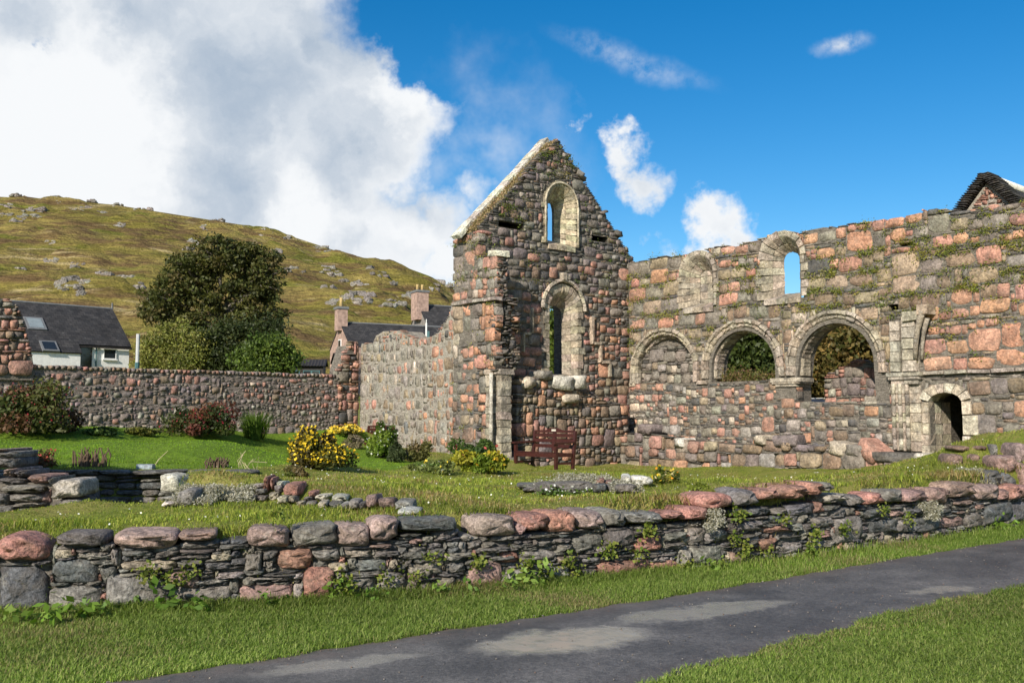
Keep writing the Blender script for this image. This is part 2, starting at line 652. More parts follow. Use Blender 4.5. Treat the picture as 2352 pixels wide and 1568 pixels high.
def pick(table, rng=RNG):
    r = rng.random() * sum(x[1] for x in table)
    for c, wt in table:
        r -= wt
        if r <= 0: break
    return vary(c, rng)


def rect_specs(rects, colf, y=0.0, depth=.26, gap=.012, roundp=.5, warp=(.045, 1.0), near=False, jit=.03, rot=.045, yj=.02, rng=RNG):
    sp = []
    pf = 'n' if near else ''
    for (u, v, w_, h) in rects:
        cu, cv = u + w_ / 2, v + h / 2
        cv2 = cv + warp[0] * math.sin(cu * warp[1] + cv * .6) + warp[0] * .6 * math.sin(cu * 2.7 * warp[1] + 1.3 * cv + 2)
        sl = h <= .11 and w_ > h * 1.4
        kind = pf + ('slate' if sl else ('round' if rng.random() < roundp else 'block'))
        col = colf(cu, cv, w_, h, sl)
        d = depth if not sl else depth * .9
        yy = y + rng.uniform(-yj, yj) + (.015 if sl else 0)
        ang = rng.uniform(-rot, rot) * (.5 if sl else 1.0)
        sp.append(((cu + rng.uniform(-.004, .004), yy + d / 2, cv2), (rng.uniform(-jit, jit), ang, rng.uniform(-jit, jit)),
                   (max(.03, w_ * 1.04 - gap), d, max(.022, h * 1.04 - gap)), col, kind))
    return sp


# ------------------------------------------------------------------ terrain
WALL_PX = [(-900, 1473), (-400, 1440), (0, 1415), (300, 1402), (600, 1388), (900, 1370), (1200, 1345), (1500, 1315), (1800, 1283), (2100, 1243), (2352, 1205), (2600, 1168), (2900, 1130)]
WL = np.array([atz(x, y, 0.0)[:2] for x, y in WALL_PX])
WX, WY = WL[:, 0], WL[:, 1]


def wall_y(X):
    return np.interp(X, WX, WY) + np.where(np.asarray(X) < WX[0], (np.asarray(X) - WX[0]) * .1, 0) + np.where(np.asarray(X) > WX[-1], (np.asarray(X) - WX[-1]) * .7, 0)


def cp(px, Y, z):
    return ((px - CX) / F * Y, Y, z)


CTRL = [cp(0, 8.1, .56), cp(300, 8.3, .57), cp(600, 8.8, .6), cp(900, 9.1, .66), cp(1200, 9.7, .68), cp(1500, 10.5, .72), cp(1800, 11.9, .76), cp(2100, 13.5, .80), cp(2352, 15.2, .80),
        cp(-500, 8.0, .55), cp(-500, 12, .8), cp(-900, 14, 1.0), cp(2700, 17, .9),
        cp(1250, 27, .12), cp(1440, 29, .08), cp(1330, 25, .10), cp(1500, 20, .28), cp(1250, 20, .33), cp(1250, 14, .58), cp(1250, 11.5, .66), cp(1500, 12.5, .68), cp(1500, 15, .5),
        cp(1700, 16, .42), cp(1700, 23, -.02), cp(1900, 19, .12), cp(1900, 22, .0), cp(1700, 13, .7), cp(1900, 14.5, .68), cp(2050, 17, .45), cp(2050, 15, .72),
        cp(2250, 17.0, 1.12), cp(2352, 17.5, 1.32), cp(2290, 18.5, 1.25), cp(2170, 18.5, .72), cp(2180, 16, .85), cp(2700, 20, 1.4), cp(2300, 21, 1.0), cp(2120, 21, .55),
        cp(75, 25, 1.33), cp(770, 31.5, 1.13), cp(400, 28, 1.24), cp(300, 14.6, .86), cp(600, 16, .78), cp(700, 18, .66), cp(560, 14.6, .82), cp(0, 14.8, .92), cp(-300, 18, 1.15), cp(400, 20, 1.06),
        cp(900, 20, .45), cp(900, 24, .5), cp(1000, 25.5, .55), cp(1110, 24.5, .5), cp(1180, 23, .3), cp(850, 29, .62), cp(890, 28.5, .45), cp(960, 28, .5),
        cp(400, 11.3, .60), cp(400, 11.75, .95), cp(500, 11.2, .6), cp(500, 11.6, .93), cp(600, 11.0, .6), cp(600, 11.4, .88), cp(700, 10.8, .61), cp(700, 11.2, .8), cp(850, 10.6, .64), cp(850, 11, .75),
        cp(950, 13, .66), cp(700, 14, .74), cp(850, 16, .6), cp(1050, 17, .45), cp(1000, 20, .48),
        cp(300, 9.6, .585), cp(600, 10, .59), cp(800, 9.9, .63), cp(100, 9.6, .56), cp(100, 12, .5), cp(0, 11, .5)]
CT = np.array(CTRL)


def zback(X, Y):
    num = np.zeros_like(X); den = np.zeros_like(X)
    sc = 1.0 / (1.0 + .09 * Y)
    for cx, cy, cz in CT:
        s2 = 1.0 / (1.0 + .09 * cy)
        d2 = ((X - cx) ** 2 + (Y - cy) ** 2) * (0.5 * (sc + s2)) ** 2 + .004
        wt = d2 ** -1.9
        num += wt * cz; den += wt
    z = num / den
    far = np.clip((Y - 32) / 10, 0, 1)
    far = far * far * (3 - 2 * far)
    zf = np.where(X < 4, 1.2 + (Y - 34) * .05, np.maximum(.8, 1.2 + (Y - 34) * .05 - (X - 4) * .12))
    zf = np.clip(zf, .7, 4.5)
    return z * (1 - far) + zf * far


def sm(x, a, b):
    t = np.clip((x - a) / (b - a), 0, 1)
    return t * t * (3 - 2 * t)


def ground_z(X, Y):
    X = np.asarray(X, float); Y = np.asarray(Y, float)
    d = (Y - wall_y(X)) * .9
    zf = np.zeros_like(X)
    zb = zback(X, Y) + .018 * np.sin(X * 2.9 + Y) + .014 * np.sin(Y * 3.7 - X * 1.3) + .01 * np.sin(X * 7.1) * np.sin(Y * 6.3)
    sk = sm(X, -3.95, -4.15) * sm(Y, 10.7, 11.2) * (1 - sm(Y, 13.68, 13.8)) * sm(X, -10.5, -9.5)
    zb = zb * (1 - sk) + .22 * sk
    t = sm(d, .14, .40)
    return zf * (1 - t) + zb * t


def gz(x, y):
    return float(ground_z(np.array([x]), np.array([y]))[0])


def gp(px, py, y0=7.0, y1=70.0):
    """point where the sight line through a measured spot meets the ground"""
    r = ray(px, py)
    Y = np.arange(y0, y1, .03)
    Q = EYE + r[None, :] * (Y / r[1])[:, None]
    hit = np.nonzero(ground_z(Q[:, 0], Q[:, 1]) >= Q[:, 2])[0]
    i = hit[0] if len(hit) else len(Y) - 1
    return Vector(Q[i])


def axis(lo, hi, step, outer, grow=1.22):
    a = list(np.arange(lo, hi + 1e-6, step))
    s = step
    x = a[-1]
    while x < outer:
        s *= grow; x += s; a.append(x)
    s = step; x = a[0]; L = []
    while x > -outer:
        s *= grow; x -= s; L.append(x)
    return np.array(L[::-1] + a)


def grass_material(name):
    m, t, bs, _ = material(name)
    p = pos(t)
    att = t.n('ShaderNodeAttribute', attribute_name='tint')
    n1, n2 = t.noise(p, 1.1, 5, .6), t.noise(p, 9, 6, .7)
    lawn = t.mix(t.rng(n1, .35, .65), (.12, .20, .018), (.155, .24, .022))
    turf = t.mix(t.rng(n1, .36, .64), (.17, .215, .03), (.27, .26, .07))
    turf = t.mix(t.rng(n2, .45, .7, 0, .7), turf, (.17, .12, .05))
    c = t.mix(att.outputs['Color'], turf, lawn)
    c = t.scalecol(c, t.rng(n2, .3, .7, .65, 1.25))
    c = t.scalecol(c, t.rng(t.noise(p, 55, 3, .6), .3, .7, .65, 1.3))
    t.l(c, bs.inputs['Base Color'])
    bs.inputs['Roughness'].default_value = .9
    bs.inputs['Specular IOR Level'].default_value = .15
    bump(t, bs, t.math('ADD', n2, t.noise(p, 60, 4, .7)), .8, .03)
    return m


M_GROUND = grass_material('grass_ground')
LAWN = [tuple(cp(px, Y, 0)[:2]) for px, Y in ((-900, 13.8), (575, 14.0), (650, 17), (720, 19), (900, 20.2), (960, 23), (880, 27), (840, 32), (-400, 30))]

gx = axis(-13, 15, .14, 900)
gy = np.concatenate([np.arange(-60, 2, 4.0), np.arange(2, 6, .5), axis(6, 33, .14, 1200)[np.searchsorted(axis(6, 33, .14, 1200), 6 - 1e-6):]])
GX, GY = np.meshgrid(gx, gy)
GZ = ground_z(GX, GY)
nxg, nyg = len(gx), len(gy)
idx = np.arange(nxg * nyg).reshape(nyg, nxg)
quads = np.stack([idx[:-1, :-1], idx[:-1, 1:], idx[1:, 1:], idx[1:, :-1]], -1).reshape(-1, 4)
lw = inpoly(LAWN, GX, GY) | (GY < wall_y(GX) + .05)
tint = np.repeat(lw.astype(float).reshape(-1, 1), 3, 1)
me = mesh_np('ground', np.stack([GX, GY, GZ], -1).reshape(-1, 3), quads, M_GROUND, tint, True)
link(bpy.data.objects.new('ground', me), kind='structure', label='grassy ground of the garden, verges and fields')

# ---- path
UP = [(-900, 1725), (-300, 1645), (0, 1605), (230, 1568), (560, 1521), (900, 1466), (1200, 1420), (1500, 1375), (1800, 1326), (2100, 1276), (2352, 1236), (2700, 1182), (3100, 1128)]
LO = [(500, 1960), (1000, 1740), (1300, 1632), (1500, 1569), (1700, 1510), (1900, 1455), (2100, 1402), (2352, 1346), (2700, 1272), (3100, 1195)]


def poly_world(lst):
    return np.array([atz(x, y, 0.0)[:2] for x, y in lst])


up, lo = poly_world(UP), poly_world(LO)


def resample(P, n):
    s = np.concatenate([[0], np.cumsum(np.linalg.norm(np.diff(P, axis=0), axis=1))])
    q = np.linspace(0, s[-1], n)
    return np.stack([np.interp(q, s, P[:, 0]), np.interp(q, s, P[:, 1])], -1)


def path_material():
    m, t, bs, _ = material('wet_tarmac')
    p = pos(t)
    n1, n2, n3 = t.noise(p, 1.6, 6, .65), t.noise(p, 95, 3, .7), t.noise(p, 7, 6, .65)
    c = t.mix(t.rng(n1, .3, .7), (.082, .076, .070), (.135, .124, .113))
    c = t.scalecol(c, t.rng(n2, .3, .7, .6, 1.5))
    c = t.scalecol(c, t.rng(t.noise(p, 30, 4, .7), .3, .7, .65, 1.35))
    c = t.scalecol(c, t.rng(t.noise(p, .8, 5, .6, 1.0), .35, .65, .72, 1.2))
    fl = t.rng(t.noise(p, 210, 2, .5), .69, .74)
    c = t.mix(t.math('MULTIPLY', fl, .6), c, (.32, .31, .29))
    # reddish grit drifted along the upper edge, and mud washed into the hollows
    att = t.n('ShaderNodeAttribute', attribute_name='tint')
    sep = t.n('ShaderNodeSeparateColor'); t.l(att.outputs['Color'], sep.inputs[0])
    grit = t.math('MULTIPLY', sep.outputs[0], t.rng(n3, .25, .7))
    c = t.mix(grit, c, (.15, .112, .092))
    mud = None
    for (x0, y0, x1, y1, wd, k) in ((1060, 1505, 1510, 1452, 32, 1.0), (1380, 1440, 1830, 1382, 18, .7), (560, 1562, 1000, 1500, 16, .5), (1250, 1490, 1420, 1440, 16, .9), (2080, 1372, 2230, 1350, 10, .5),
                                    (1700, 1520, 1840, 1490, 10, .25)):
        a, b2 = atz(x0, y0, 0), atz(x1, y1, 0)
        ct = (a + b2) / 2; d = b2 - a; L = np.linalg.norm(d) / 2; d = d / np.linalg.norm(d); nn = np.array([-d[1], d[0], 0])
        c0 = atz((x0 + x1) / 2, (y0 + y1) / 2 - wd, 0); wm = abs(np.dot(c0 - ct, nn))
        q = t.vmath('SUBTRACT', t.vmath('ADD', t.vmath('ADD', p, t.vmath('SCALE', t.vmath('SUBTRACT', t.noise(p, 9, 5, .7, color=True), (.5, .5, .5)), scale=.28)), t.vmath('SCALE', t.vmath('SUBTRACT', t.noise(p, 1.7, 4, .6, color=True), (.5, .5, .5)), scale=.5)), tuple(ct))
        e1 = t.math('DIVIDE', t.vmath('DOT_PRODUCT', q, tuple(d)), float(L))
        e2 = t.math('DIVIDE', t.vmath('DOT_PRODUCT', q, tuple(nn)), float(wm))
        r = t.math('SQRT', t.math('ADD', t.math('MULTIPLY', e1, e1), t.math('MULTIPLY', e2, e2)))
        v = t.rng(r, 1.05, .62, 0, k)
        mud = v if mud is None else t.math('MAXIMUM', mud, v)
    mud = t.math('MULTIPLY', mud, t.rng(n3, .2, .55, .45, 1.0))
    c = t.mix(mud, c, (.38, .35, .295))
    t.l(c, bs.inputs['Base Color'])
    t.l(t.rng(mud, .1, .8, .50, .10), bs.inputs['Roughness'])
    h = t.math('MULTIPLY', t.math('SUBTRACT', 1.0, t.math('MULTIPLY', mud, .95)), t.math('ADD', n2, t.math('MULTIPLY', n3, .4)))
    bump(t, bs, h, .7, .012)
    return m


NP_, NA_ = 160, 14
ua, la = resample(up, NP_), resample(lo, NP_)
V, T = [], []
for i in range(NP_):
    for k in range(NA_ + 1):
        f = k / NA_
        e = .03 * math.sin(i * 1.9) + .02 * math.sin(i * .73)
        q = la[i] * f + ua[i] * (1 - f) + (np.array([0, e]) if k in (0, NA_) else 0)
        V.append((q[0], q[1], (.004 + .022 * math.sin(math.pi * f) ** .5) if k not in (0, NA_) else .001))
        g_ = max(0, 1 - f / .22) if f < .5 else max(0, 1 - (1 - f) / .12) * .5
        T.append((g_, g_, g_))
Fq = [(i * (NA_ + 1) + k, i * (NA_ + 1) + k + 1, (i + 1) * (NA_ + 1) + k + 1, (i + 1) * (NA_ + 1) + k) for i in range(NP_ - 1) for k in range(NA_)]
me = mesh_np('path', np.array(V), np.array([f[::-1] for f in Fq]), path_material(), np.array(T), True)
link(bpy.data.objects.new('path', me), kind='structure', label='worn dark tarmac path with pale muddy puddle stains')


# loose grit on the path, thickest along its edges
n = 1500
ii = NR.integers(0, NP_ - 1, n); ff = np.where(NR.random(n) < .6, NR.random(n) ** 2.2 * .35, NR.random(n))
ff = np.where(NR.random(n) < .35, 1 - ff, ff)
G = la[ii] * ff[:, None] + ua[ii] * (1 - ff)[:, None] + NR.normal(0, .03, (n, 2))
keep = (np.abs(G[:, 0]) < G[:, 1] * .6 + .5) & (G[:, 1] > 3.5)
G = G[keep]; ff = ff[keep]; n = len(G)
r_ = NR.uniform(.003, .009, n)[:, None]
zc_ = (.004 + .022 * np.sin(np.pi * np.clip(ff, 0, 1)) ** .5)[:, None]
c3 = np.concatenate([G, zc_ + r_ * .5], 1)
off = np.array([(1, 0, 0), (0, 1, 0), (-1, 0, 0), (0, -1, 0), (0, 0, .8), (0, 0, -.6)])
V = (c3[:, None, :] + off[None] * r_[:, :, None] * NR.uniform(.6, 1.3, (n, 6, 1))).reshape(-1, 3)
tb = np.array([(0, 1, 4), (1, 2, 4), (2, 3, 4), (3, 0, 4), (1, 0, 5), (2, 1, 5), (3, 2, 5), (0, 3, 5)])
T = (np.arange(n)[:, None, None] * 6 + tb[None]).reshape(-1, 3)
gc = np.array([(.22, .20, .18), (.14, .13, .12), (.30, .26, .22), (.20, .13, .10)])[NR.integers(0, 4, n)]
me = mesh_np('path_grit', V, T, M_STONE, np.repeat(gc, 6, 0), False)
link(bpy.data.objects.new('path_grit', me), None, 'loose grit scattered along the edges of the tarmac path', kind='stuff')


# ---- hillside
SKYL = [(-1500, 470), (-900, 430), (-400, 425), (0, 447), (40, 445), (90, 452), (140, 455), (250, 465), (350, 481), (470, 500), (540, 511), (640, 532), (700, 551), (760, 571), (840, 592), (930, 612), (990, 634), (1035, 664), (1080, 705), (1140, 770), (1220, 835), (1400, 880), (1800, 905), (2600, 915)]
HY = 168.0
HX = np.array([(p[0] - CX) / F * HY for p in SKYL])
HZr = np.array([1.6 + (HZ - p[1]) / F * HY for p in SKYL])


def lat(x, y, seed):
    s = 0
    r = np.random.default_rng(seed)
    for o in range(5):
        f = .02 * 1.9 ** o
        a1, a2, p1, p2 = r.uniform(.5, 1.5, 4)
        s = s + (np.sin(x * f * 6 * a1 + p1 * 9 + 2 * np.sin(y * f * 3 + o)) * np.sin(y * f * 9 * a2 + p2 * 7 + 1.5 * np.sin(x * f * 4))) * .6 ** o
    return s


def hill_z(X, Y):
    zr = np.interp(X, HX, HZr)
    t = np.clip((Y - 80) / (HY - 80), 0, 1)
    prof = t ** .92
    z = 2.6 + (zr - 2.6) * prof
    amp = np.minimum(1, (zr - 2) / 12).clip(0, 1)
    n = lat(X, Y, 5)
    terr = .55 * np.sin((z + 1.2 * n) * 1.15) * np.clip(n + .3, 0, 1)
    z = z + amp * (.9 * n * np.sin(math.pi * np.clip(t, 0, 1)) + .5 * np.sin(X * .55 + 2 * n) * np.sin(Y * .23) * (t < .99) + 1.5 * terr * (t < .985) + .28 * np.sin(X * 1.3 + 3 * n + Y * .7) * np.sin(Y * .9 + 2 * n) * (t < .99))
    back = np.clip((Y - HY) / 160, 0, 1)
    return z * (1 - back ** 1.3) + back ** 1.3 * 1.0


hx = np.concatenate([np.arange(-330, -125, 6.0), np.arange(-125, 8, .75), np.arange(8, 160, 5)])
hy = np.concatenate([np.arange(76, 176, .8), np.arange(176, 345, 7)])
HXX, HYY = np.meshgrid(hx, hy)
HZZ = hill_z(HXX, HYY)
idx = np.arange(HXX.size).reshape(HXX.shape)
quads = np.stack([idx[:-1, :-1], idx[:-1, 1:], idx[1:, 1:], idx[1:, :-1]], -1).reshape(-1, 4)


def hill_material():
    m, t, bs, _ = material('hill_turf')
    p = pos(t)
    mp = t.n('ShaderNodeMapping'); mp.inputs['Scale'].default_value = (.17, .42, 1.5)
    t.l(p, mp.inputs[0])
    q = mp.outputs[0]
    n1, n2, n3, n4 = t.noise(q, .16, 5, .6, .4), t.noise(q, .5, 6, .65, .3), t.noise(q, 2.2, 5, .65), t.noise(q, .3, 5, .6, .6)
    c = t.mix(t.rng(n1, .38, .62), (.215, .185, .042), (.30, .235, .075))
    c = t.mix(t.rng(n2, .45, .60, 0, .9), c, (.15, .095, .048))
    c = t.mix(t.rng(n4, .52, .66, 0, .8), c, (.175, .185, .032))
    c = t.mix(t.rng(t.noise(q, .42, 5, .6, .5), .58, .68, 0, .85), c, (.47, .375, .19))
    c = t.scalecol(c, t.rng(n3, .3, .7, .72, 1.25))
    c = t.scalecol(c, t.rng(t.noise(p, 2.2, 5, .7), .3, .7, .78, 1.2))
    rk = t.rng(t.noise(mp.outputs[0], 1.4, 6, .7), .70, .74)
    c = t.mix(t.math('MULTIPLY', rk, .7), c, (.33, .31, .28))
    t.l(c, bs.inputs['Base Color'])
    bs.inputs['Roughness'].default_value = .95
    bs.inputs['Specular IOR Level'].default_value = .1
    bump(t, bs, t.math('ADD', t.math('MULTIPLY', n2, 3.2), t.math('ADD', n3, t.math('MULTIPLY', t.noise(p, 1.8, 6, .7), 1.2))), .9, .6)
    return m


me = mesh_np('hillside', np.stack([HXX, HYY, HZZ], -1).reshape(-1, 3), quads, hill_material(), None, True)
link(bpy.data.objects.new('hillside', me), kind='structure', label='steep hill of green and brown rough grass')


def hill_hit(px, py):
    r = ray(px, py)
    Y = np.arange(79, HY + 1, .25)
    Q = EYE + r[None, :] * (Y / r[1])[:, None]
    h = np.nonzero(hill_z(Q[:, 0], Q[:, 1]) >= Q[:, 2])[0]
    i = h[0] if len(h) else len(Y) - 4
    return Vector(Q[i])


# ------------------------------------------------------------------ arch and window builders (wall frame: x along, y into, z up)
def hexs(V8, shrink=.97, jit=.006, rng=RNG):
    c = np.mean(np.array(V8), 0)
    return [tuple(c + (np.array(p) - c) * shrink + np.array([rng.uniform(-jit, jit) for _ in range(3)])) for p in V8]


def chamfer_hex(V8, mat, name, parent, col, ch=.12, shrink=.97, jit=.006):
    """block with softened front edges: V8 front quad 0-3 (y small), back quad 4-7"""
    P = [np.array(p) for p in hexs(V8, shrink, jit)]
    fc = sum(P[:4]) / 4
    fr = [p + (fc - p) * ch for p in P[:4]]
    md = [p + (P[4 + i] - p) * ch for i, p in enumerate(P[:4])]
    V = fr + md + P[4:]
    Fc = [(0, 1, 2, 3), (8, 11, 10, 9)]
    for i in range(4):
        j = (i + 1) % 4
        Fc += [(i, 4 + i, 4 + j, j), (4 + i, 8 + i, 8 + j, 4 + j)]
    me = mesh_py(name, V, Fc, mat, (1, 1, 1))
    o = bpy.data.objects.new(name, me)
    o.color = (*col, 1)
    return link(o, parent)


def ring(wall, cu, cv, prof, n, vbot, col, name='voussoir', a0=0.0, a1=math.pi, er=.020, stilt=True, rng=RNG):
    """moulded arch of separate voussoirs; prof = closed list of (radius, y)"""
    segs = [('arc', a0 + (a1 - a0) * k / n, a0 + (a1 - a0) * (k + 1) / n) for k in range(n)]
    if stilt and cv - vbot > .05:
        segs += [('r', vbot, cv), ('l', vbot, cv)]
    for s in segs:
        V, Fc, m = [], [], len(prof)
        st = 4
        off = rng.uniform(-.012, .012); oy = rng.uniform(-.012, .012)
        nz = [rng.uniform(-er, er) for _ in prof]
        for i in range(st + 1):
            f = i / st
            for k, (r, y) in enumerate(prof):
                rr = r + off + nz[k] * .7 + rng.uniform(-er, er) * .8
                yy = y + oy + rng.uniform(-er, er) * .6
                if s[0] == 'arc':
                    g_ = .011 / rr
                    th = (s[1] + g_) * (1 - f) + (s[2] - g_) * f
                    V.append((cu + rr * math.cos(th), yy, cv + rr * math.sin(th)))
                else:
                    sg = 1 if s[0] == 'r' else -1
                    V.append((cu + sg * rr, yy, s[1] * (1 - f) + s[2] * f))
        for i in range(st):
            for k in range(m):
                j = (k + 1) % m
                Fc.append((i * m + k, i * m + j, (i + 1) * m + j, (i + 1) * m + k))
        Fc.append(tuple(range(m))); Fc.append(tuple(range(st * m, (st + 1) * m))[::-1])
        me = mesh_py(name, V, Fc, M_CREAM, (1, 1, 1))
        o = bpy.data.objects.new(name, me)
        o.color = (*vary(col, rng, .14), 1)
        link(o, wall)


def window(wall, cu, v0, vs, R, sr, ss, sv0, d, rw, col, nj=5, na=9, y0=-.03, flat=False):
    """round-headed splayed window of dressed blocks: front opening R, slit sr at depth d"""
    Fr, Bk, Nn = [], [], []
    for k in range(nj + 1):
        f = k / nj
        Fr.append((cu - R, v0 + (vs - v0) * f)); Bk.append((cu - sr, sv0 + (ss - sv0) * f)); Nn.append((-1, 0))
    for k in range(1, na):
        th = math.pi * (1 - k / na)
        Fr.append((cu + R * math.cos(th), vs + R * math.sin(th))); Bk.append((cu + sr * math.cos(th), ss + sr * math.sin(th))); Nn.append((math.cos(th), math.sin(th)))
    for k in range(nj, -1, -1):
        f = k / nj
        Fr.append((cu + R, v0 + (vs - v0) * f)); Bk.append((cu + sr, sv0 + (ss - sv0) * f)); Nn.append((1, 0))
    L = len(Fr)
    for k in range(L - 1):
        arch = nj <= k < L - 1 - nj
        rws = rw if arch else rw * RNG.choice((.7, 1.0, 1.35))
        for part in range(2):
            fa, fb = (0, .45) if part == 0 else (.45, 1)
            q = []
            for f, y in ((fa, y0 + (d - y0) * fa), (fb, y0 + (d - y0) * fb)):
                for i, out in ((k, 0), (k, 1), (k + 1, 1), (k + 1, 0)):
                    x = Fr[i][0] * (1 - f) + Bk[i][0] * f; z = Fr[i][1] * (1 - f) + Bk[i][1] * f
                    o_ = rws if (out and part == 0) else (.3 if out else 0)
                    q.append((x + Nn[i][0] * o_, y, z + Nn[i][1] * o_))
            chamfer_hex(q, M_CREAM, 'voussoir' if arch else 'jamb_stone', wall, vary(col, k=.18), 1.0 and .12, .945, .016)
    # mortar lining behind the blocks
    b = MB()
    V = [(Fr[i][0] + Nn[i][0] * .065, .05, Fr[i][1] + Nn[i][1] * .065) for i in range(L)] + [(Bk[i][0] + Nn[i][0] * .025, d, Bk[i][1] + Nn[i][1] * .025) for i in range(L)]
    b.add(V, [(i, i + 1, i + 1 + L, i + L) for i in range(L - 1)])
    b.build('mortar_lining', M_MORTAR, wall)
    # sloping sill
    for k in range(3):
        xa, xb = cu - R + 2 * R * k / 3, cu - R + 2 * R * (k + 1) / 3
        ba, bb = cu - sr + 2 * sr * k / 3, cu - sr + 2 * sr * (k + 1) / 3
        ya = y0 - .02
        q = [(xa, ya, v0 - .16), (xb, ya, v0 - .16), (xb, ya, v0), (xa, ya, v0), (ba - .1, d, sv0 - .3), (bb + .1, d, sv0 - .3), (bb, d, sv0), (ba, d, sv0)]
        chamfer_hex(q, M_CREAM, 'sill_stone', wall, vary(col), .08, .98, .008)
    hole = [(p[0] * 1.0 + Nn[i][0] * .05, p[1] + Nn[i][1] * .05) for i, p in enumerate(Fr)]
    hole[0] = (hole[0][0], v0 - .02); hole[-1] = (hole[-1][0], v0 - .02)
    return hole


def ashlar(wall, u0, u1, v0, v1, y0, y1, rows, cols, col, name='ashlar_block', jit=.008, kk=.16, rng=RNG):
    vv = np.linspace(v0, v1, rows + 1)
    for r in range(rows):
        c = cols if isinstance(cols, int) else rng.choice(cols)
        cuts = [u0] + sorted(u0 + (u1 - u0) * (k + rng.uniform(-.15, .15)) / c for k in range(1, c)) + [u1]
        for k in range(c):
            a, b2 = cuts[k], cuts[k + 1]
            yo = y0 + rng.uniform(-.012, .012)
            q = [(a, yo, vv[r]), (b2, yo, vv[r]), (b2, yo, vv[r + 1]), (a, yo, vv[r + 1]), (a, y1, vv[r]), (b2, y1, vv[r]), (b2, y1, vv[r + 1]), (a, y1, vv[r + 1])]
            chamfer_hex(q, M_CREAM, name, wall, vary(col, rng, kk), .07, .975, jit)


def leaf_quads(C, size, colors, rng, elong=.55, up=.0):
    n = len(C)
    nr = rng.normal(size=(n, 3)); nr[:, 2] += up
    nr /= np.linalg.norm(nr, axis=1, keepdims=True)
    t = np.cross(nr, rng.normal(size=(n, 3))); t /= np.linalg.norm(t, axis=1, keepdims=True) + 1e-9
    b = np.cross(nr, t)
    s = np.asarray(size).reshape(-1, 1) * np.ones((n, 1))
    V = np.stack([C - t * s, C + b * s * elong, C + t * s, C - b * s * elong], 1).reshape(-1, 3)
    Fq = np.arange(4 * n).reshape(n, 4)
    return V, Fq, np.repeat(colors, 4, 0)


def leaf_object(name, C, size, colors, parent=None, mat=None, rng=NR, elong=.55, up=0.0, **kw):
    V, Fq, cc = leaf_quads(np.asarray(C, float), size, np.asarray(colors, float), rng, elong, up)
    me = mesh_np(name, V, Fq, mat or M_LEAF, cc, False)
    return link(bpy.data.objects.new(name, me), parent, **kw)


def tints(n, cols, k=.3, rng=NR):
    cols = np.array(cols, float)
    c = cols[rng.integers(0, len(cols), n)]
    return c * (1 + rng.uniform(-k, k, (n, 1)))


def recess(wall, u0, u1, v0, v1, d, mat, name='recess_lining', y0=.05):
    b = MB()
    V = [(u0, y0, v0), (u1, y0, v0), (u1, y0, v1), (u0, y0, v1), (u0, d, v0), (u1, d, v0), (u1, d, v1), (u0, d, v1)]
    b.add(V, [(0, 1, 5, 4), (1, 2, 6, 5), (2, 3, 7, 6), (3, 0, 4, 7), (4, 5, 6, 7)])
    b.build(name, mat, wall)
    return [(u0, v0), (u1, v0), (u1, v1), (u0, v1)]


def arc_pts(cu, cv, R, n=16, a0=0, a1=math.pi):
    return [(cu + R * math.cos(a0 + (a1 - a0) * k / n), cv + R * math.sin(a0 + (a1 - a0) * k / n)) for k in range(n + 1)]


def core(wall, loops, y0, y1, mat, name='wall_core'):
    V, Fc = prism(loops, y0, y1)
    me = mesh_py(name, V, Fc, mat, (1, 1, 1))
    return link(bpy.data.objects.new(name, me), wall)


def moss(wall, specs, n, want, y=-.04, cols=((.22, .23, .035), (.14, .18, .03), (.28, .26, .05)), size=(.012, .032), name='joint_moss', spread=.09, per=26):
    """small leafy cushions along the joints round the given stones"""
    C, cl = [], []
    big = [s for s in specs if s[2][0] > .1]
    tries = 0
    while len(C) < n and tries < n * 30:
        tries += 1
        s = RNG.choice(big)
        u, v = s[0][0], s[0][2]
        f = want(u, v)
        if RNG.random() > f: continue
        side = RNG.choice((-1, 1))
        u2 = u + RNG.uniform(-.5, .5) * s[2][0]; v2 = v + side * (s[2][2] / 2 + .01) + RNG.gauss(0, .03)
        wd = spread * RNG.uniform(.5, 1.8)
        c = vary(RNG.choice(cols), k=.25)
        for _ in range(RNG.randint(per // 2, per)):
            C.append((u2 + RNG.gauss(0, wd), y + RNG.uniform(-.035, .03), v2 + RNG.gauss(0, wd * .5)))
            cl.append(vary(c, k=.25))
    if C:
        leaf_object(name, C, NR.uniform(*size, len(C)), cl, wall, kind='stuff')


# ------------------------------------------------------------------ nave wall with the arcade
nave = empty('nave_wall', (CN[0], CN[1], 0), ANG_NA, 'long ruined pink and grey stone wall with round arches and a doorway', 'wall')
TOP = [nw(*p) for p in [(1447, 598), (1500, 591), (1560, 583), (1640, 571), (1690, 566), (1705, 558), (1745, 547), (1790, 531), (1835, 531), (1850, 524), (1890, 516), (1922, 517), (1990, 509), (2060, 499), (2085, 494), (2120, 486), (2170, 485), (2200, 489), (2250, 478), (2300, 469), (2352, 460), (2500, 436)]]
TOP = [(0.0, 6.74)] + TOP + [(15.0, 6.6)]
out_nw = [(0, -.3), (15.0, -.3)] + TOP[::-1]
SPR = 2.99
ARCH = [(1.50, 1.39, SPR, 2.60), (4.46, 1.45, SPR, 2.68), (7.46, 1.47, SPR, 2.68)]     # centre, hood radius, springing, foot
CAPZ = 2.66
LO2, LO3 = 2.62, 1.98        # tops of the low walls under the open arches


def wall_warp(u):
    return .025 * math.sin(u * 1.1)


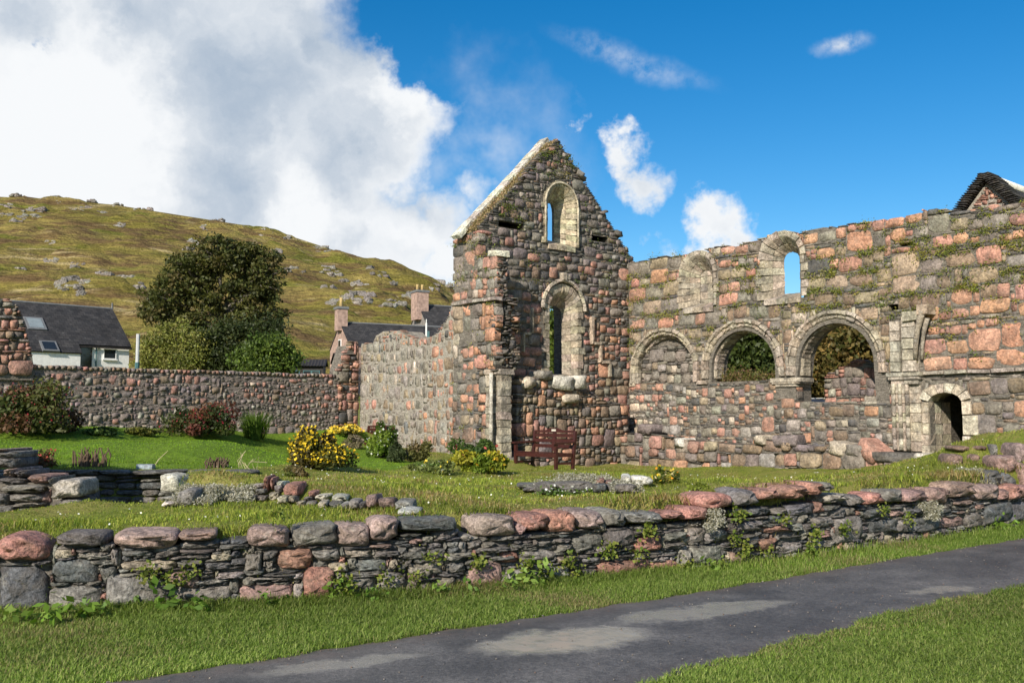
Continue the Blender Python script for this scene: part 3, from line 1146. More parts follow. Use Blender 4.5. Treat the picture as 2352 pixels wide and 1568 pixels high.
win1 = (2.90, 4.92, 5.96, .60, .16, 5.86, 5.12)
win2 = (5.90, 4.92, 6.10, .61, .17, 6.02, 5.16)
w1_hole = window(nave, win1[0], win1[1], win1[2], win1[3], .22, 5.90, 5.1, .42, .17, (.35, .30, .235))
w2_hole = window(nave, win2[0], win2[1], win2[2], win2[3], .24, 6.06, 5.12, .52, .20, (.36, .31, .24))
# first window is walled up behind its splay
bl = []
for k in range(5):
    z0 = 4.98 + k * .24
    ashlar(nave, win1[0] - .30, win1[0] + .30, z0, z0 + .24, .44, .62, 1, 2, (.36, .31, .25), 'blocking_stone')
DOOR = (10.03, 10.84, .15, 2.02)     # u0, u1, sill, spring
door_loop = [(10.03, -.28), (10.03, 2.02), (10.12, 2.10), (10.28, 2.155), (10.43, 2.17), (10.6, 2.155), (10.75, 2.10), (10.84, 2.02), (10.84, -.28)]
h1 = recess(nave, 9.04, 9.30, 4.30, 4.46, .45, M_MORTAR_DARK)
h2 = recess(nave, 9.40, 9.74, 5.93, 6.04, .40, M_MORTAR_DARK)


def ring_hole(c, R, s, foot):
    return [(c + R, foot)] + arc_pts(c, s, R, 20) + [(c - R, foot)]


def arch_open(U, V):
    r = np.zeros(U.shape, bool)
    for (c, R, s, foot), f2 in zip(ARCH, (2.5, LO2, LO3)):
        r |= (np.hypot(U - c, V - s) < R - .02) & (V >= s)
        r |= (np.abs(U - c) < R - .02) & (V < s) & (V > CAPZ - .02)
        if f2 == LO3:
            r |= (np.abs(U - (6.33 + 9.0) / 2) < (9.0 - 6.33) / 2) & (V < s) & (V > LO3)
    r |= (U > 5.6) & (U < 6.3) & (V > 2.02) & (V < CAPZ)          # arcade pier
    return r


def win_open(U, V, wn, m):
    c, v0, vs, R = wn[:4]
    return ((np.abs(U - c) < R + m) & (V > v0 - .16) & (V < vs)) | ((np.hypot(U - c, V - vs) < R + m) & (V >= vs))


def rect_open(U, V, r):
    us = [p[0] for p in r]; vs = [p[1] for p in r]
    return (U > min(us)) & (U < max(us)) & (V > min(vs)) & (V < max(vs))


def nave_mask(U, V):
    r = inpoly(out_nw, U, V)
    r &= ~arch_open(U, V)
    r &= ~win_open(U, V, win1, .13) & ~win_open(U, V, win2, .16)
    r &= ~((U > 9.80) & (U < 11.06) & (V < 2.02)) & ~((np.hypot((U - 10.43) / 1.5, V - 1.95) < .43) & (V > 1.9))
    r &= ~((U > 9.06) & (U < 9.92) & (V < 4.06)) & ~rect_open(U, V, h1) & ~rect_open(U, V, h2)
    r &= ~((U > 9.9) & (V > 2.62) & (V < 2.72))
    return r


def nave_col(u, v, w_, h, sl):
    if sl:
        return pick([(SLATE, 5), (DGREY, 2), (LGREY, .8), (GREY, 2.2), (BROWN, 1.6), (TAN, .6)])
    if v < 2.62 and u < 9.05:
        if u < 2.2 and .9 < v < 2.3: return pick([(CREAM, 2), (LGREY, 2), (PINK, 1.5), (GREY, 1)])
        return pick([(PINK, 3.4), (SALMON, 1.6), (GREY, 3.2), (DGREY, 1.0), (LGREY, 1.6), (TAN, .8), (CREAM, .4), (BROWN, 1.2), (PURP, .8)])
    if u > 9.9 and v < 2.62:
        return pick([(GREY, 2), (PURP, 2), (BROWN, 2), (PINK, 1), (SALMON, .7), (LGREY, 1)])
    if u > 9.8 and v < 4.3:
        return pick([(PINK, 6), (SALMON, 2.5), (DGREY, .5), (PINK2, 1)])
    if u > 9.5 and 4.3 <= v < 4.75: return pick([(GREY, 2), (BROWN, 1.5), (PINK, 2.2), (SALMON, 1)])
    if 4.45 < v < 5.55:
        if u < 2.3: return pick([(TAN, 3), (GREY, 1.5), (BROWN, 2), (PINK, 2.0)])
        return pick([(BROWN, 3.2), (TAN, 2.2), (GREY, 3), (PINK, .8), (LGREY, .9)])
    if v <= 4.45: return pick([(TAN, 3), (GREY, 2), (BROWN, 2), (PINK, .9), (CREAM, .8)])
    if u > 6.3: return pick([(PINK, 5), (SALMON, 2), (GREY, 1.6), (BROWN, 1), (DGREY, .5), (TAN, .6)])
    return pick([(PINK, 3), (TAN, 2), (GREY, 2), (SALMON, 1), (DGREY, .6), (CREAM, .5)])


up_rects = masonry(0, 14.9, 2.62, 7.0, .05, lambda U, V: nave_mask(U, V) & ((V > 2.62)), hc=(5, 8), sl=(1, 3), sgap=1.0, bigp=.8, asp=(1.05, 2.3), maxw=15)
lo_rects = masonry(0, 9.06, -.2, 2.62, .04, lambda U, V: nave_mask(U, V) & (V < 2.62), hc=(4, 7), sl=(1, 3), sgap=.95, bigp=.5, asp=(.8, 1.7), maxw=11)
lo_rects += masonry(9.92, 14.9, -.2, 2.62, .05, lambda U, V: nave_mask(U, V) & (V < 2.62), hc=(5, 8), sl=(1, 3), sgap=.9, bigp=.75, asp=(.9, 1.7))
nave_specs = rect_specs(up_rects, nave_col, roundp=.55) + rect_specs(lo_rects, nave_col, roundp=.5)
# masonry blocking the first arch, set back from its face
inf = masonry(.2, 2.8, 2.6, 4.2, .05, lambda U, V: (np.hypot(U - 1.5, V - SPR) < 1.16) & (V < 3.92 - .12 * np.abs(U - 1.5)) | ((np.abs(U - 1.5) < 1.16) & (V < SPR)), hc=(5, 7), sl=(1, 2), bigp=.8, asp=(.9, 1.6))
inf_sp = rect_specs(inf, lambda u, v, w_, h, sl: pick([(GREY, 3), (LGREY, 2), (TAN, 1.5), (CREAM, .6)] if not sl else [(GREY, 1), (SLATE, 1)]), y=.20)
place_stones(nave, nave_specs + inf_sp, 299)
hole2 = ring_hole(4.46, 1.12, SPR, LO2)
hole3 = [(9.02, LO3), (7.46 + 1.12 + .3, SPR)] + arc_pts(7.46, SPR, 1.12, 20)[1:-1] + [(6.34, SPR), (6.28, 2.4), (6.28, LO3)]
hole3 = [(8.62, LO3), (8.58, SPR)] + arc_pts(7.46, SPR, 1.12, 20)[1:-1] + [(6.34, SPR), (6.24, 2.4), (6.24, LO3)]
core_out = [(p[0], p[1] - .07) if p[1] > 3 else p for p in out_nw]
core(nave, [core_out, hole2, hole3, w1_hole, w2_hole, door_loop, h1, h2, ring_hole(1.5, 1.2, SPR, 2.62)], .035, .80, M_MORTAR)
core(nave, [[(.3, 2.6), (2.7, 2.6), (2.7, SPR)] + arc_pts(1.5, SPR, 1.2, 14)[1:-1] + [(.3, SPR)]], .30, .78, M_MORTAR)
P1 = [(1.46, .06), (1.46, -.07), (1.42, -.10), (1.37, -.10), (1.35, -.05), (1.31, -.015), (1.27, -.035), (1.24, -.015), (1.22, .04), (1.22, .22), (1.46, .22)]
P2 = [(1.26, .18), (1.23, .13), (1.19, .12), (1.17, .16), (1.14, .15), (1.10, .17), (1.08, .22), (1.08, .58), (1.26, .58)]
STC = (.36, .305, .24)
for k, (c, R, s, foot) in enumerate(ARCH):
    kk = R / 1.46
    ring(nave, c, s, [(r * kk, y) for r, y in P1], 15, foot + .05, STC, 'hood_voussoir')
    if k:
        ring(nave, c, s, [(r * kk, y) for r, y in P2], 15, foot + .05, STC, 'arch_voussoir')
    else:
        ring(nave, c, s, [(r * .99, y) for r, y in P2], 9, foot, STC, 'arch_voussoir', a0=.55, a1=2.5, stilt=False)
# arcade pier with its capital, the respond and the pilaster beside the doorway
ashlar(nave, 5.66, 6.22, 1.95, 2.42, .04, .62, 2, 1, STC, 'pier_block')
for (e, z0, z1) in ((.06, 2.42, 2.50), (.16, 2.50, 2.55), (.20, 2.55, 2.67)):
    ashlar(nave, 5.64 - e, 6.24 + e, z0, z1, -.02 - e * .4, .66, 1, 1, STC, 'capital_course', .004)
for (u, sgn) in ((3.08, 1), (2.92, -1), (.16, 1)):
    ashlar(nave, u - .12, u + .12, 2.56, 2.68, -.05, .3, 1, 1, STC, 'capital_course')
ashlar(nave, 9.09, 9.36, 2.72, 4.02, -.10, .3, 5, 1, (.36, .32, .26), 'pilaster_block')
ashlar(nave, 9.43, 9.80, 2.72, 4.12, -.16, .3, 5, 1, (.38, .33, .27), 'pilaster_block')
for z0, z1, e in ((2.60, 2.70, .06), (2.52, 2.60, .02), (2.40, 2.52, -.03)):
    ashlar(nave, 9.05 - e, 9.46, z0, z1, -.12 - e, .3, 1, 1, (.37, .33, .26), 'capital_course', .004)
    ashlar(nave, 9.47, 9.88 + e, z0, z1, -.20 - e, .3, 1, 1, (.37, .33, .26), 'capital_course', .004)
ashlar(nave, 9.07, 9.44, .72, 2.40, -.06, .3, 7, 1, (.40, .345, .27), 'respond_block')
ashlar(nave, 9.45, 9.84, .72, 2.40, -.03, .3, 7, 1, (.40, .345, .27), 'respond_block')
for u in (9.16, 9.33, 9.52):
    for k in range(6):
        b = MB(); b.tube([(u, -.09, .75 + k * .28), (u, -.09, 1.02 + k * .28)], .055, 8)
        o = b.build('respond_shaft', M_CREAM, nave, True); o.color = (*vary((.40, .345, .27)), 1)
# stump of a fallen arch springing off the pilaster
pts = [(9.80, -.16, 3.05), (9.84, -.20, 3.4), (9.93, -.27, 3.75), (10.06, -.34, 4.05), (10.12, -.36, 4.2)]
b = MB(); b.tube(pts, [.06, .065, .07, .09, .10], 8); o = b.build('springer_roll', M_CREAM, nave, True); o.color = (.34, .29, .23, 1)
b = MB(); b.tube([(p[0] + .12, p[1] + .10, p[2] - .03) for p in pts[:4]], [.045, .05, .055, .06], 7); o = b.build('springer_roll', M_CREAM, nave, True); o.color = (.30, .26, .21, 1)
ashlar(nave, 9.98, 10.28, 4.10, 4.36, -.42, .2, 1, 1, (.40, .32, .22), 'springer_block', .03)
ashlar(nave, 9.50, 9.98, 3.98, 4.24, -.25, .2, 1, 1, (.44, .39, .32), 'springer_block', .03)
# string course running right from the pilaster
for k in range(9):
    ashlar(nave, 9.92 + k * .55, 10.46 + k * .55, 2.625, 2.715, -.10, .2, 1, 1, (.36, .31, .26), 'string_course_stone', .012)
# doorway: shallow arch of pale stones, jambs, lined passage
dp = [(10.03, 1.95), (10.12, 2.08), (10.28, 2.15), (10.43, 2.17), (10.6, 2.15), (10.75, 2.08), (10.84, 1.95)]
do = [(9.80, 2.02), (9.90, 2.25), (10.16, 2.38), (10.43, 2.42), (10.72, 2.38), (10.98, 2.24), (11.06, 2.02)]
for k in range(6):
    q = [(dp[k][0], -.05, dp[k][1]), (dp[k + 1][0], -.05, dp[k + 1][1]), (do[k + 1][0], -.05, do[k + 1][1]), (do[k][0], -.05, do[k][1])]
    q += [(x, .5, z) for x, _, z in q]
    chamfer_hex(q, M_CREAM, 'door_voussoir', nave, vary((.50, .43, .33)), .07, .98, .012)
for k in range(7):
    z0 = .06 + k * .27
    ashlar(nave, 9.84 + RNG.uniform(-.04, .02), 10.03, z0, z0 + .27, -.04, .28, 1, 1, (.44, .38, .29), 'jamb_stone')
    sp_ = RNG.uniform(.55, .75)
    ashlar(nave, 9.88, 10.035, z0, z0 + .27, .285, sp_, 1, 1, (.46, .40, .31), 'jamb_stone', .004)
    ashlar(nave, 9.88, 10.035, z0, z0 + .27, sp_ + .005, 1.15, 1, 1, (.46, .40, .31), 'jamb_stone', .004)
for z0, z1, e in ((.06, .62, .16), (.63, 1.12, .10), (1.13, 1.62, .30), (1.63, 1.95, .14)):
    ashlar(nave, 10.84, 10.92 + e, z0, z1, -.04, .4, 1, 1, (.50, .44, .35), 'jamb_stone')
b = MB()
V = [(9.95, .55, -.2), (11.4, .55, -.2), (11.4, .55, 2.22), (9.95, .55, 2.22), (9.95, 3.0, -.2), (11.4, 3.0, -.2), (11.4, 3.0, 2.22), (9.95, 3.0, 2.22)]
b.add(V, [(0, 1, 5, 4), (2, 3, 7, 6), (3, 0, 4, 7), (1, 2, 6, 5), (4, 5, 6, 7)])
b.box(10.84, 11.45, .42, .56, -.2, 2.3); b.build('passage_lining', M_MORTAR_DARK, nave)
moss(nave, nave_specs, 17000, lambda u, v: 0 if v < 3.0 else (.95 if (4.6 < v < 5.9 and 6.6 < u < 9) else (.75 if (4.3 < v < 6.3 and u > 9.7) else (.4 if (4.0 < v < 6.2) else .12))))

# ------------------------------------------------------------------ gable
gable = empty('gable_wall', (GS[0], GS[1], 0), ANG_B, 'tall pointed stone gable with two narrow round-headed windows', 'wall')
AP, EAV = (3.22, 10.28), 7.06
out_g = [(0, -.3), (7.1, -.3), (7.1, 6.5), (6.44, EAV), (5.4, 8.12), (4.3, 9.22), (3.5, 10.02), (3.30, 10.24), AP, (2.4, 9.50), (1.2, 8.27), (0.1, 7.15), (0.0, 7.0)]
g1 = (3.33, 6.88, 8.16, .60, .17, 8.12, 7.12)
g2 = (3.40, 2.85, 4.86, .60, .28, 4.74, 2.9)
gh1 = window(gable, g1[0], g1[1], g1[2], g1[3], g1[4], g1[5], g1[6], .55, .19, (.45, .385, .275), nj=7, na=13)
gh2 = window(gable, g2[0], g2[1], g2[2], g2[3], g2[4], g2[5], g2[6], .40, .26, (.39, .33, .25), nj=9, na=13)
# slender roll round the upper window, hood over the lower one
for u in (g1[0] - .70, g1[0] + .70):
    b = MB(); b.tube([(u, -.045, 6.9), (u, -.045, 7.5), (u, -.045, 8.16)], .032, 6); o = b.build('window_roll', M_CREAM, gable, True); o.color = (.48, .42, .31, 1)
b = MB(); b.tube([(p[0], -.045, p[1]) for p in arc_pts(g1[0], 8.16, .70, 14)], .032, 6); o = b.build('window_roll', M_CREAM, gable, True); o.color = (.48, .42, .31, 1)
ring(gable, g2[0], 4.88, [(.95, -.02), (.95, -.10), (.89, -.12), (.86, -.06), (.86, -.02)], 11, 4.7, (.46, .40, .32), 'hood_stone', er=.01, stilt=False)
b = MB(); b.box(3.28, 3.42, -.16, .1, 5.80, 6.02); b.box(3.42, 3.60, -.12, .1, 5.84, 5.98); o = b.build('carved_keystone', M_CREAM, gable); o.color = (.44, .38, .30, 1)
s1 = recess(gable, .80, 1.78, 7.16, 7.38, .7, M_MORTAR_DARK)
s2 = recess(gable, 4.72, 5.44, 7.22, 7.40, .7, M_MORTAR_DARK)


def gable_mask(U, V):
    r = inpoly(out_g, U, V) & ((U > .42) | (V > 6.16))
    r &= ~win_open(U, V, g1, .20) & ~win_open(U, V, g2, .30)
    return r & ~rect_open(U, V, s1) & ~rect_open(U, V, s2)


def gable_col(u, v, w_, h, sl):
    if sl: return pick([(SLATE, 5), (DGREY, 3), (GREY, 1.6), (BROWN, .8)])
    if v > 6.6: return pick([(GREY, 4), (PURP, 4), (DGREY, .9), (LGREY, 1.2), (PINK2, .5), (BROWN, 1)])
    if v > 5.3: return pick([(GREY, 3), (PURP, 2.6), (PINK, 2.0), (DGREY, 1.3), (BROWN, 1)])
    if v > 2.8: return pick([(PINK, 4), (PINK2, 2.4), (GREY, 2.2), (DGREY, 1.2), (SALMON, 1), (BROWN, 1.2)])
    return pick([(BROWN, 3), (PINK2, 2), (TAN, 1.5), (GREY, 1.6), (SALMON, .8)])


gr = masonry(0, 7.1, -.2, 10.4, .045, gable_mask, hc=(4, 6), sl=(1, 2), sgap=1.0, bigp=.8, asp=(1.1, 2.4), maxw=13)
g_specs = rect_specs(gr, gable_col, roundp=.5)
place_stones(gable, g_specs, 299)
gco = [(.02, -.3), (7.1, -.3), (7.1, 6.4), (6.4, 6.98), (3.25, 10.12), (.1, 6.98), (.02, 6.9)]
core(gable, [gco, gh1, gh2, s1, s2], .035, 1.12, M_MORTAR)
# coping slabs up the left slope and dry turf below them
nco = 13
L_ = math.hypot(3.50, 3.50)
for k in range(nco):
    fa, fb = k / nco, (k + 1) / nco
    x0, x1 = -.28 + 3.55 * fa, -.28 + 3.55 * fb - .012
    z0, z1 = 6.80 + 3.58 * fa, 6.80 + 3.58 * fb - .012
    t_ = .045 + RNG.uniform(-.008, .008)
    q = [(x0 + .04, .48, z0 - .04), (x1 + .04, .48, z1 - .04), (x1 - t_, .48, z1 + t_), (x0 - t_, .48, z0 + t_),
         (x0 + .04, .86, z0 - .04), (x1 + .04, .86, z1 - .04), (x1 - t_, .86, z1 + t_), (x0 - t_, .86, z0 + t_)]
    chamfer_hex(q, M_CREAM, 'coping_slab', gable, vary((.58, .54, .45), k=.1), .05, .995, .008)
n = 3600
f = NR.random(n)
C = np.stack([-.05 + 3.25 * f + NR.normal(0, .04, n), NR.uniform(.06, .5, n), 6.98 + 3.25 * f + NR.uniform(-.06, .05, n)], -1)
leaf_object('dry_turf', C, NR.uniform(.02, .05, n), tints(n, [(.40, .29, .16), (.32, .21, .12), (.34, .28, .14), (.26, .22, .09)]), gable, kind='stuff')
sp_r = []
for k in range(26):        # rubble edge of the broken right slope
    f = k / 26
    sp_r.append(((3.42 + 3.35 * f + RNG.uniform(-.05, .05), RNG.uniform(.1, .8), 10.06 - 3.35 * f + RNG.uniform(-.05, .05)), (0, RNG.uniform(-.6, .6), RNG.uniform(-.4, .4)),
                 (RNG.uniform(.18, .34), .4, RNG.uniform(.10, .2)), vary(RNG.choice((GREY, PURP, SLATE))), 'block'))
place_stones(gable, sp_r, 0)
# stepped mouldings left where roofs met the gable
for (u0, u1, z0, z1) in ((4.58, 4.68, 3.86, 4.75), (4.68, 5.0, 3.86, 3.95), (4.94, 5.03, 3.30, 3.86), (5.03, 5.42, 3.28, 3.37), (5.36, 5.46, 2.85, 3.28), (2.02, 2.11, 4.06, 4.85), (1.72, 2.02, 4.02, 4.10), (1.66, 1.74, 3.5, 4.02)):
    ashlar(gable, u0, u1, z0, z1, -.10, .15, 1, 1, (.40, .33, .25), 'moulding_strip', .012)
moss(gable, g_specs, 2200, lambda u, v: .95 if (abs(u - 1.4) < .6 and 7.3 < v < 8.1) or (abs(u - 3.2) < .7 and 9.1 < v < 9.8) else (.10 if v > 5.4 else .03), cols=((.10, .15, .02), (.14, .18, .03), (.18, .16, .05)))

# ------------------------------------------------------------------ stub of the lost south wall (local x towards the path, y into the nave)
stub = empty('broken_wall_stub', (GS[0], GS[1], 0), ANG_NA, 'ragged stump of a broken stone wall standing against the left edge of the tall gable', 'wall')


def stub_col(u, v, w_, h, sl):
    if sl: return pick([(SLATE, 4), (DGREY, 2), (GREY, 2)])
    if v > 5.2: return pick([(GREY, 3), (PINK, 3), (LGREY, 1.5), (DGREY, .8)])
    if v > 3.2: return pick([(PINK, 4), (SALMON, 3), (GREY, 1.6), (TAN, 1), (CREAM, .7)])
    return pick([(SALMON, 2), (PINK, 2), (BROWN, 2), (GREY, 2), (TAN, 1), (PURP, 1)])


def stub_right(V):
    return np.interp(V, [0, .6, 2.8, 2.9, 3.3, 3.8, 4.4, 4.9, 5.0, 6.3], [.86, .86, .86, .80, .84, .72, .86, .80, .86, .86])


ST_POLY = [(-1.2, 0), (.9, 0), (.9, 6.20), (.05, 6.25), (.02, 6.95), (-.5, 6.88), (-1.2, 6.82)]
sr_ = masonry(-1.2, .9, 0, 7.0, .05, lambda U, V: inpoly(ST_POLY, U, V) & (U < stub_right(V)) & ~((U > .35) & (V < 2.82)) & ~((V > 4.84) & (V < 4.94)), hc=(5, 8), sl=(1, 2), sgap=.6, bigp=.85, asp=(.8, 1.5), maxw=11)
st_specs = rect_specs(sr_, stub_col, roundp=.6)
# broken end of the stub: slates sticking out in all depths
end = []
er_ = masonry(.02, 1.0, 2.9, 6.15, .035, lambda U, V: (U < np.where(V > 4.95, .40, .92 - .10 * np.sin(V * 7))), hc=(3, 5), sl=(1, 2), sgap=1.0, bigp=.35, asp=(.8, 1.8), small=(1, 2), maxw=12)
for (y_, z_, w_, h_) in er_:
    zc_ = z_ + h_ / 2
    x = float(stub_right(np.array([zc_]))[()]) + RNG.uniform(-.16, .02) * (1 if zc_ < 4.95 else .3)
    slt = h_ < .09
    end.append(((x - .14, y_ + w_ / 2, zc_), (RNG.uniform(-.10, .10), RNG.uniform(-.16, .16), math.pi / 2 + RNG.uniform(-.25, .25)), (w_ * 1.05, .32, h_ * 1.05),
                pick([(SLATE, 4), (DGREY, 1.5), (GREY, 2), (BROWN, 1)]) if slt else pick([(PINK, 2), (SALMON, 1.5), (GREY, 2), (DGREY, 1)]), 'slate' if slt else 'block'))
place_stones(stub, st_specs + end, 299)
b = MB()
b.add(*prism([[(-1.14, -.2), (.25, -.2), (.25, 2.86), (.66, 2.95), (.62, 3.9), (.66, 4.9), (.78, 5.0), (.80, 6.1), (0, 6.15), (0, 6.8), (-1.14, 6.72)]], .06, .42))
b.add(*prism([[(-.2, -.2), (.2, -.2), (.2, 2.8), (.62, 2.95), (.56, 3.9), (.56, 4.7), (-.2, 4.8)]], .43, .92))
b.build('wall_core', M_MORTAR, stub)
for k in range(4):
    ashlar(stub, -1.2 + k * .52, -.69 + k * .52, 4.845, 4.935, -.10, .2, 1, 1, (.33, .28, .25), 'string_course_stone', .015)
ashlar(stub, .50, .92, 6.10, 6.26, -.06, .42, 1, 1, (.56, .52, .45), 'cap_stone', .03)
ashlar(stub, .36, .60, .5, 2.80, -.01, .3, 12, 1, (.36, .31, .24), 'respond_block', .022, .3)
ashlar(stub, .68, .88, .42, 2.80, .14, .52, 11, 1, (.34, .295, .23), 'respond_block', .025, .3)
ashlar(stub, .34, .62, 2.78, 2.92, -.05, .4, 1, 1, (.36, .31, .24), 'capital_course', .02)
ashlar(stub, .64, .92, 2.76, 2.93, .06, .6, 1, 1, (.34, .29, .23), 'capital_course', .02)
b = MB(); b.tube([(.64, -.02, .6), (.64, -.02, 1.6), (.64, -.02, 2.8)], [.06, .055, .055], 10); o = b.build('respond_shaft', M_CREAM, stub, True); o.color = (.46, .42, .35, 1)
ashlar(stub, .3, 1.15, .16, .44, -.1, .6, 1, 2, (.30, .27, .22), 'base_stone', .03)
moss(stub, st_specs, 700, lambda u, v: .7 if v > 5.2 else .08)

# ------------------------------------------------------------------ chancel wall behind the gable
chancel = empty('chancel_wall', (KE[0], KE[1], 0), ANG_NA, 'low grey mortared rubble wall with ragged top running left from the gable', 'wall')
LC = 6.3 - 1.15
ctop = [(sw(*p)[0] + 6.3, sw(*p)[1]) for p in [(831, 789), (855, 787), (862, 768), (880, 757), (920, 756), (932, 769), (960, 775), (990, 769), (1006, 760), (1013, 749), (1022, 740), (1030, 722), (1036, 700)]]
c_poly = [(0, .3), (LC, .3), (LC, 5.05)] + ctop[::-1] + [(0, 4.0)]


def chan_col(u, v, w_, h, sl):
    if v > 3.85: return pick([(GREY, 2), (PINK, 2.4), (SALMON, 1), (DGREY, .6), (TAN, 1)])
    if u > 3.9 + .25 * v - .6: return pick([(SALMON, 2), (PINK, 2.2), (GREY, 2), (TAN, 1.5), (BROWN, 1.5), (LGREY, 1)])
    return pick([(LGREY, 5), (GREY, 3.4), (TAN, 2.0), (PINK, .45), (CREAM, .6), (BLUE, .4)])


cr = masonry(0, LC, .3, 5.2, .05, lambda U, V: inpoly(c_poly, U, V), hc=(5, 9), sl=(1, 2), sgap=.3, bigp=.72, asp=(.4, 1.05), small=(1, 5), maxw=8)
c_specs = [(l, r_, (s[0] * .93, s[1], s[2] * .92), c, k) for l, r_, s, c, k in rect_specs(cr, chan_col, y=-.002, roundp=.75, gap=.02, rot=.16, yj=.016)]
place_stones(chancel, c_specs, 299)
core(chancel, [[(p[0], p[1] - (.05 if p[1] > 2 else 0)) for p in c_poly]], .018, .85, M_MORTAR_PALE)

# ------------------------------------------------------------------ garden wall, its end pier and the tall fragment on the left
garden = empty('garden_wall', (KE[0], KE[1], 0), ANG_B, 'long low rubble garden wall of rounded pinkish stones behind the lawn', 'wall')
GTOP = 2.94


def gard_col(u, v, w_, h, sl):
    if sl: return pick([(GREY, 2), (SLATE, 1), (PURP, 1)])
    if v < 1.9: return pick([(GREY, 4), (LGREY, 1.2), (PURP, 2), (PINK2, 1.6), (BROWN, 1), (CREAM, .2)])
    return pick([(PINK2, 3), (PURP, 3), (GREY, 2.4), (BROWN, 2), (LGREY, .6), (DGREY, .6), (CREAM, .12), (PINK, .5)])


gdr = masonry(-13, -.75, .9, GTOP - .10, .035, lambda U, V: (U < -.8) & (V > 0), hc=(3, 7), sl=(1, 2), sgap=.85, bigp=.5, asp=(.7, 1.6), small=(1, 3), maxw=9)
gd_specs = [(l, r_, (s[0] * .94, s[1], s[2] * .93), c, k) for l, r_, s, c, k in rect_specs(gdr, gard_col, roundp=.6, gap=.012, rot=.2, y=.0, yj=.018)]
u = -13.0
while u < -.85:
    wd = RNG.uniform(.10, .17)
    gd_specs.append(((u + wd / 2, .16, GTOP - .04 + RNG.uniform(-.015, .02)), (0, RNG.uniform(-.06, .06), 0), (wd * .96, .38, RNG.uniform(.10, .14)), vary(RNG.choice((PURP, PINK2, GREY, BROWN))), 'round'))
    u += wd
place_stones(garden, gd_specs, 299)
core(garden, [[(-13, .6), (-.8, .6), (-.8, GTOP - .06), (-13, GTOP - .06)]], .028, .42, M_MORTAR_ROSE)

pier = empty('ragged_pier', (KE[0], KE[1], 0), ANG_B, 'jagged pink rubble pier where the garden wall meets the chancel wall', 'wall')
PP = [(-.78, .8), (-.03, .8), (-.03, 4.02), (-.42, 4.06), (-.46, 3.8), (-.62, 3.72), (-.66, 3.3), (-.80, 3.2), (-.9, 3.0), (-.84, 2.4)]
ps = rect_specs(masonry(-.95, -.03, .9, 4.1, .05, lambda U, V: inpoly(PP, U, V), hc=(4, 7), sl=(1, 2), bigp=.75, asp=(.8, 1.6)), lambda u, v, w_, h, sl: pick([(PINK, 2.4), (PINK2, 2), (SALMON, 1), (BROWN, 2), (GREY, 2), (DGREY, .6)]), y=-.05, roundp=.7, yj=.06)
place_stones(pier, ps, 299)
core(pier, [[(-.7, .6), (-.05, .6), (-.05, 3.95), (-.42, 3.95), (-.52, 3.65), (-.7, 3.1)]], .02, .8, M_MORTAR)

frag = empty('tall_wall_fragment', tuple(KE - B * 13.0), ANG_B, 'tall crumbling ruin fragment at the far left rising above the garden wall', 'wall')
FT = [(gd(*p)[0] + 13.0, gd(*p)[1] + .02) for p in [(-140, 640), (-60, 660), (0, 682), (22, 688), (36, 700), (46, 716), (54, 742), (62, 770), (70, 800), (76, 838)]]
fp = [(FT[0][0], 2.6), (FT[-1][0], 2.6)] + FT[::-1]
fs = rect_specs(masonry(FT[0][0], FT[-1][0] + .1, 2.7, 5.4, .05, lambda U, V: inpoly(fp, U, V), hc=(4, 7), sl=(1, 2), bigp=.75, asp=(.8, 1.6)), lambda u, v, w_, h, sl: pick([(PINK, 2), (PINK2, 2.2), (BROWN, 1.5), (GREY, 2), (SLATE, .8)]), y=-.12, roundp=.6, yj=.05)
place_stones(frag, fs, 299)
core(frag, [[(p[0], p[1] - .06) for p in fp]], -.06, .5, M_MORTAR)

# ------------------------------------------------------------------ masonry in front of the gable and the ledge along the nave wall
o_ = GS - A * .55
pl = on(o_, B, A)
plinth = empty('altar_masonry', tuple(o_), ANG_B, 'low block of brown stone masonry topped with white boulders below the gable window', 'masonry')
u0, u1 = pl(1189, 950)[0], pl(1446, 950)[0]
u1 = min(u1, 6.2)
pt = [(u0, 2.62), (u0 + .1, 2.74), (u0 + 1.9, 2.74), (u0 + 2.1, 2.5), (u0 + 2.9, 2.3), (u1, 1.9)]
pp = [(u0 - .12, -.2), (u1, -.2)] + pt[::-1]


def pl_col(u, v, w_, h, sl):
    if sl: return pick([(SLATE, 3), (BROWN, 1.5), (GREY, 2)])
    return pick([(BROWN, 3.4), (TAN, 1.6), (SALMON, 1.4), (PINK2, 1.6), (GREY, 1.8), (PURP, .8)])


pr_ = masonry(u0 - .15, u1, -.1, 2.8, .05, lambda U, V: inpoly(pp, U, V), hc=(4, 7), sl=(1, 2), sgap=.8, bigp=.8, asp=(.8, 1.7), maxw=11)
pls = rect_specs(pr_, pl_col, roundp=.45)
for (px, py, wd, ht, c) in ((1212, 878, 30, 28, CREAM), (1292, 880, 56, 34, (.62, .58, .5)), (1330, 878, 34, 34, (.60, .56, .48)), (1250, 862, 40, 22, LGREY), (1310, 915, 44, 22, CREAM)):
    uu, vv = pl(px, py)
    pls.append(((uu, .12, vv), (0, RNG.uniform(-.2, .2), RNG.uniform(-.2, .2)), (wd / 66., .5, ht / 76.), c, 'round'))
place_stones(plinth, pls, 299)
core(plinth, [[(p[0] + (.06 if p[0] < u0 + .2 else 0), p[1] - .05) for p in pp]], .06, .52, M_MORTAR_DARK)

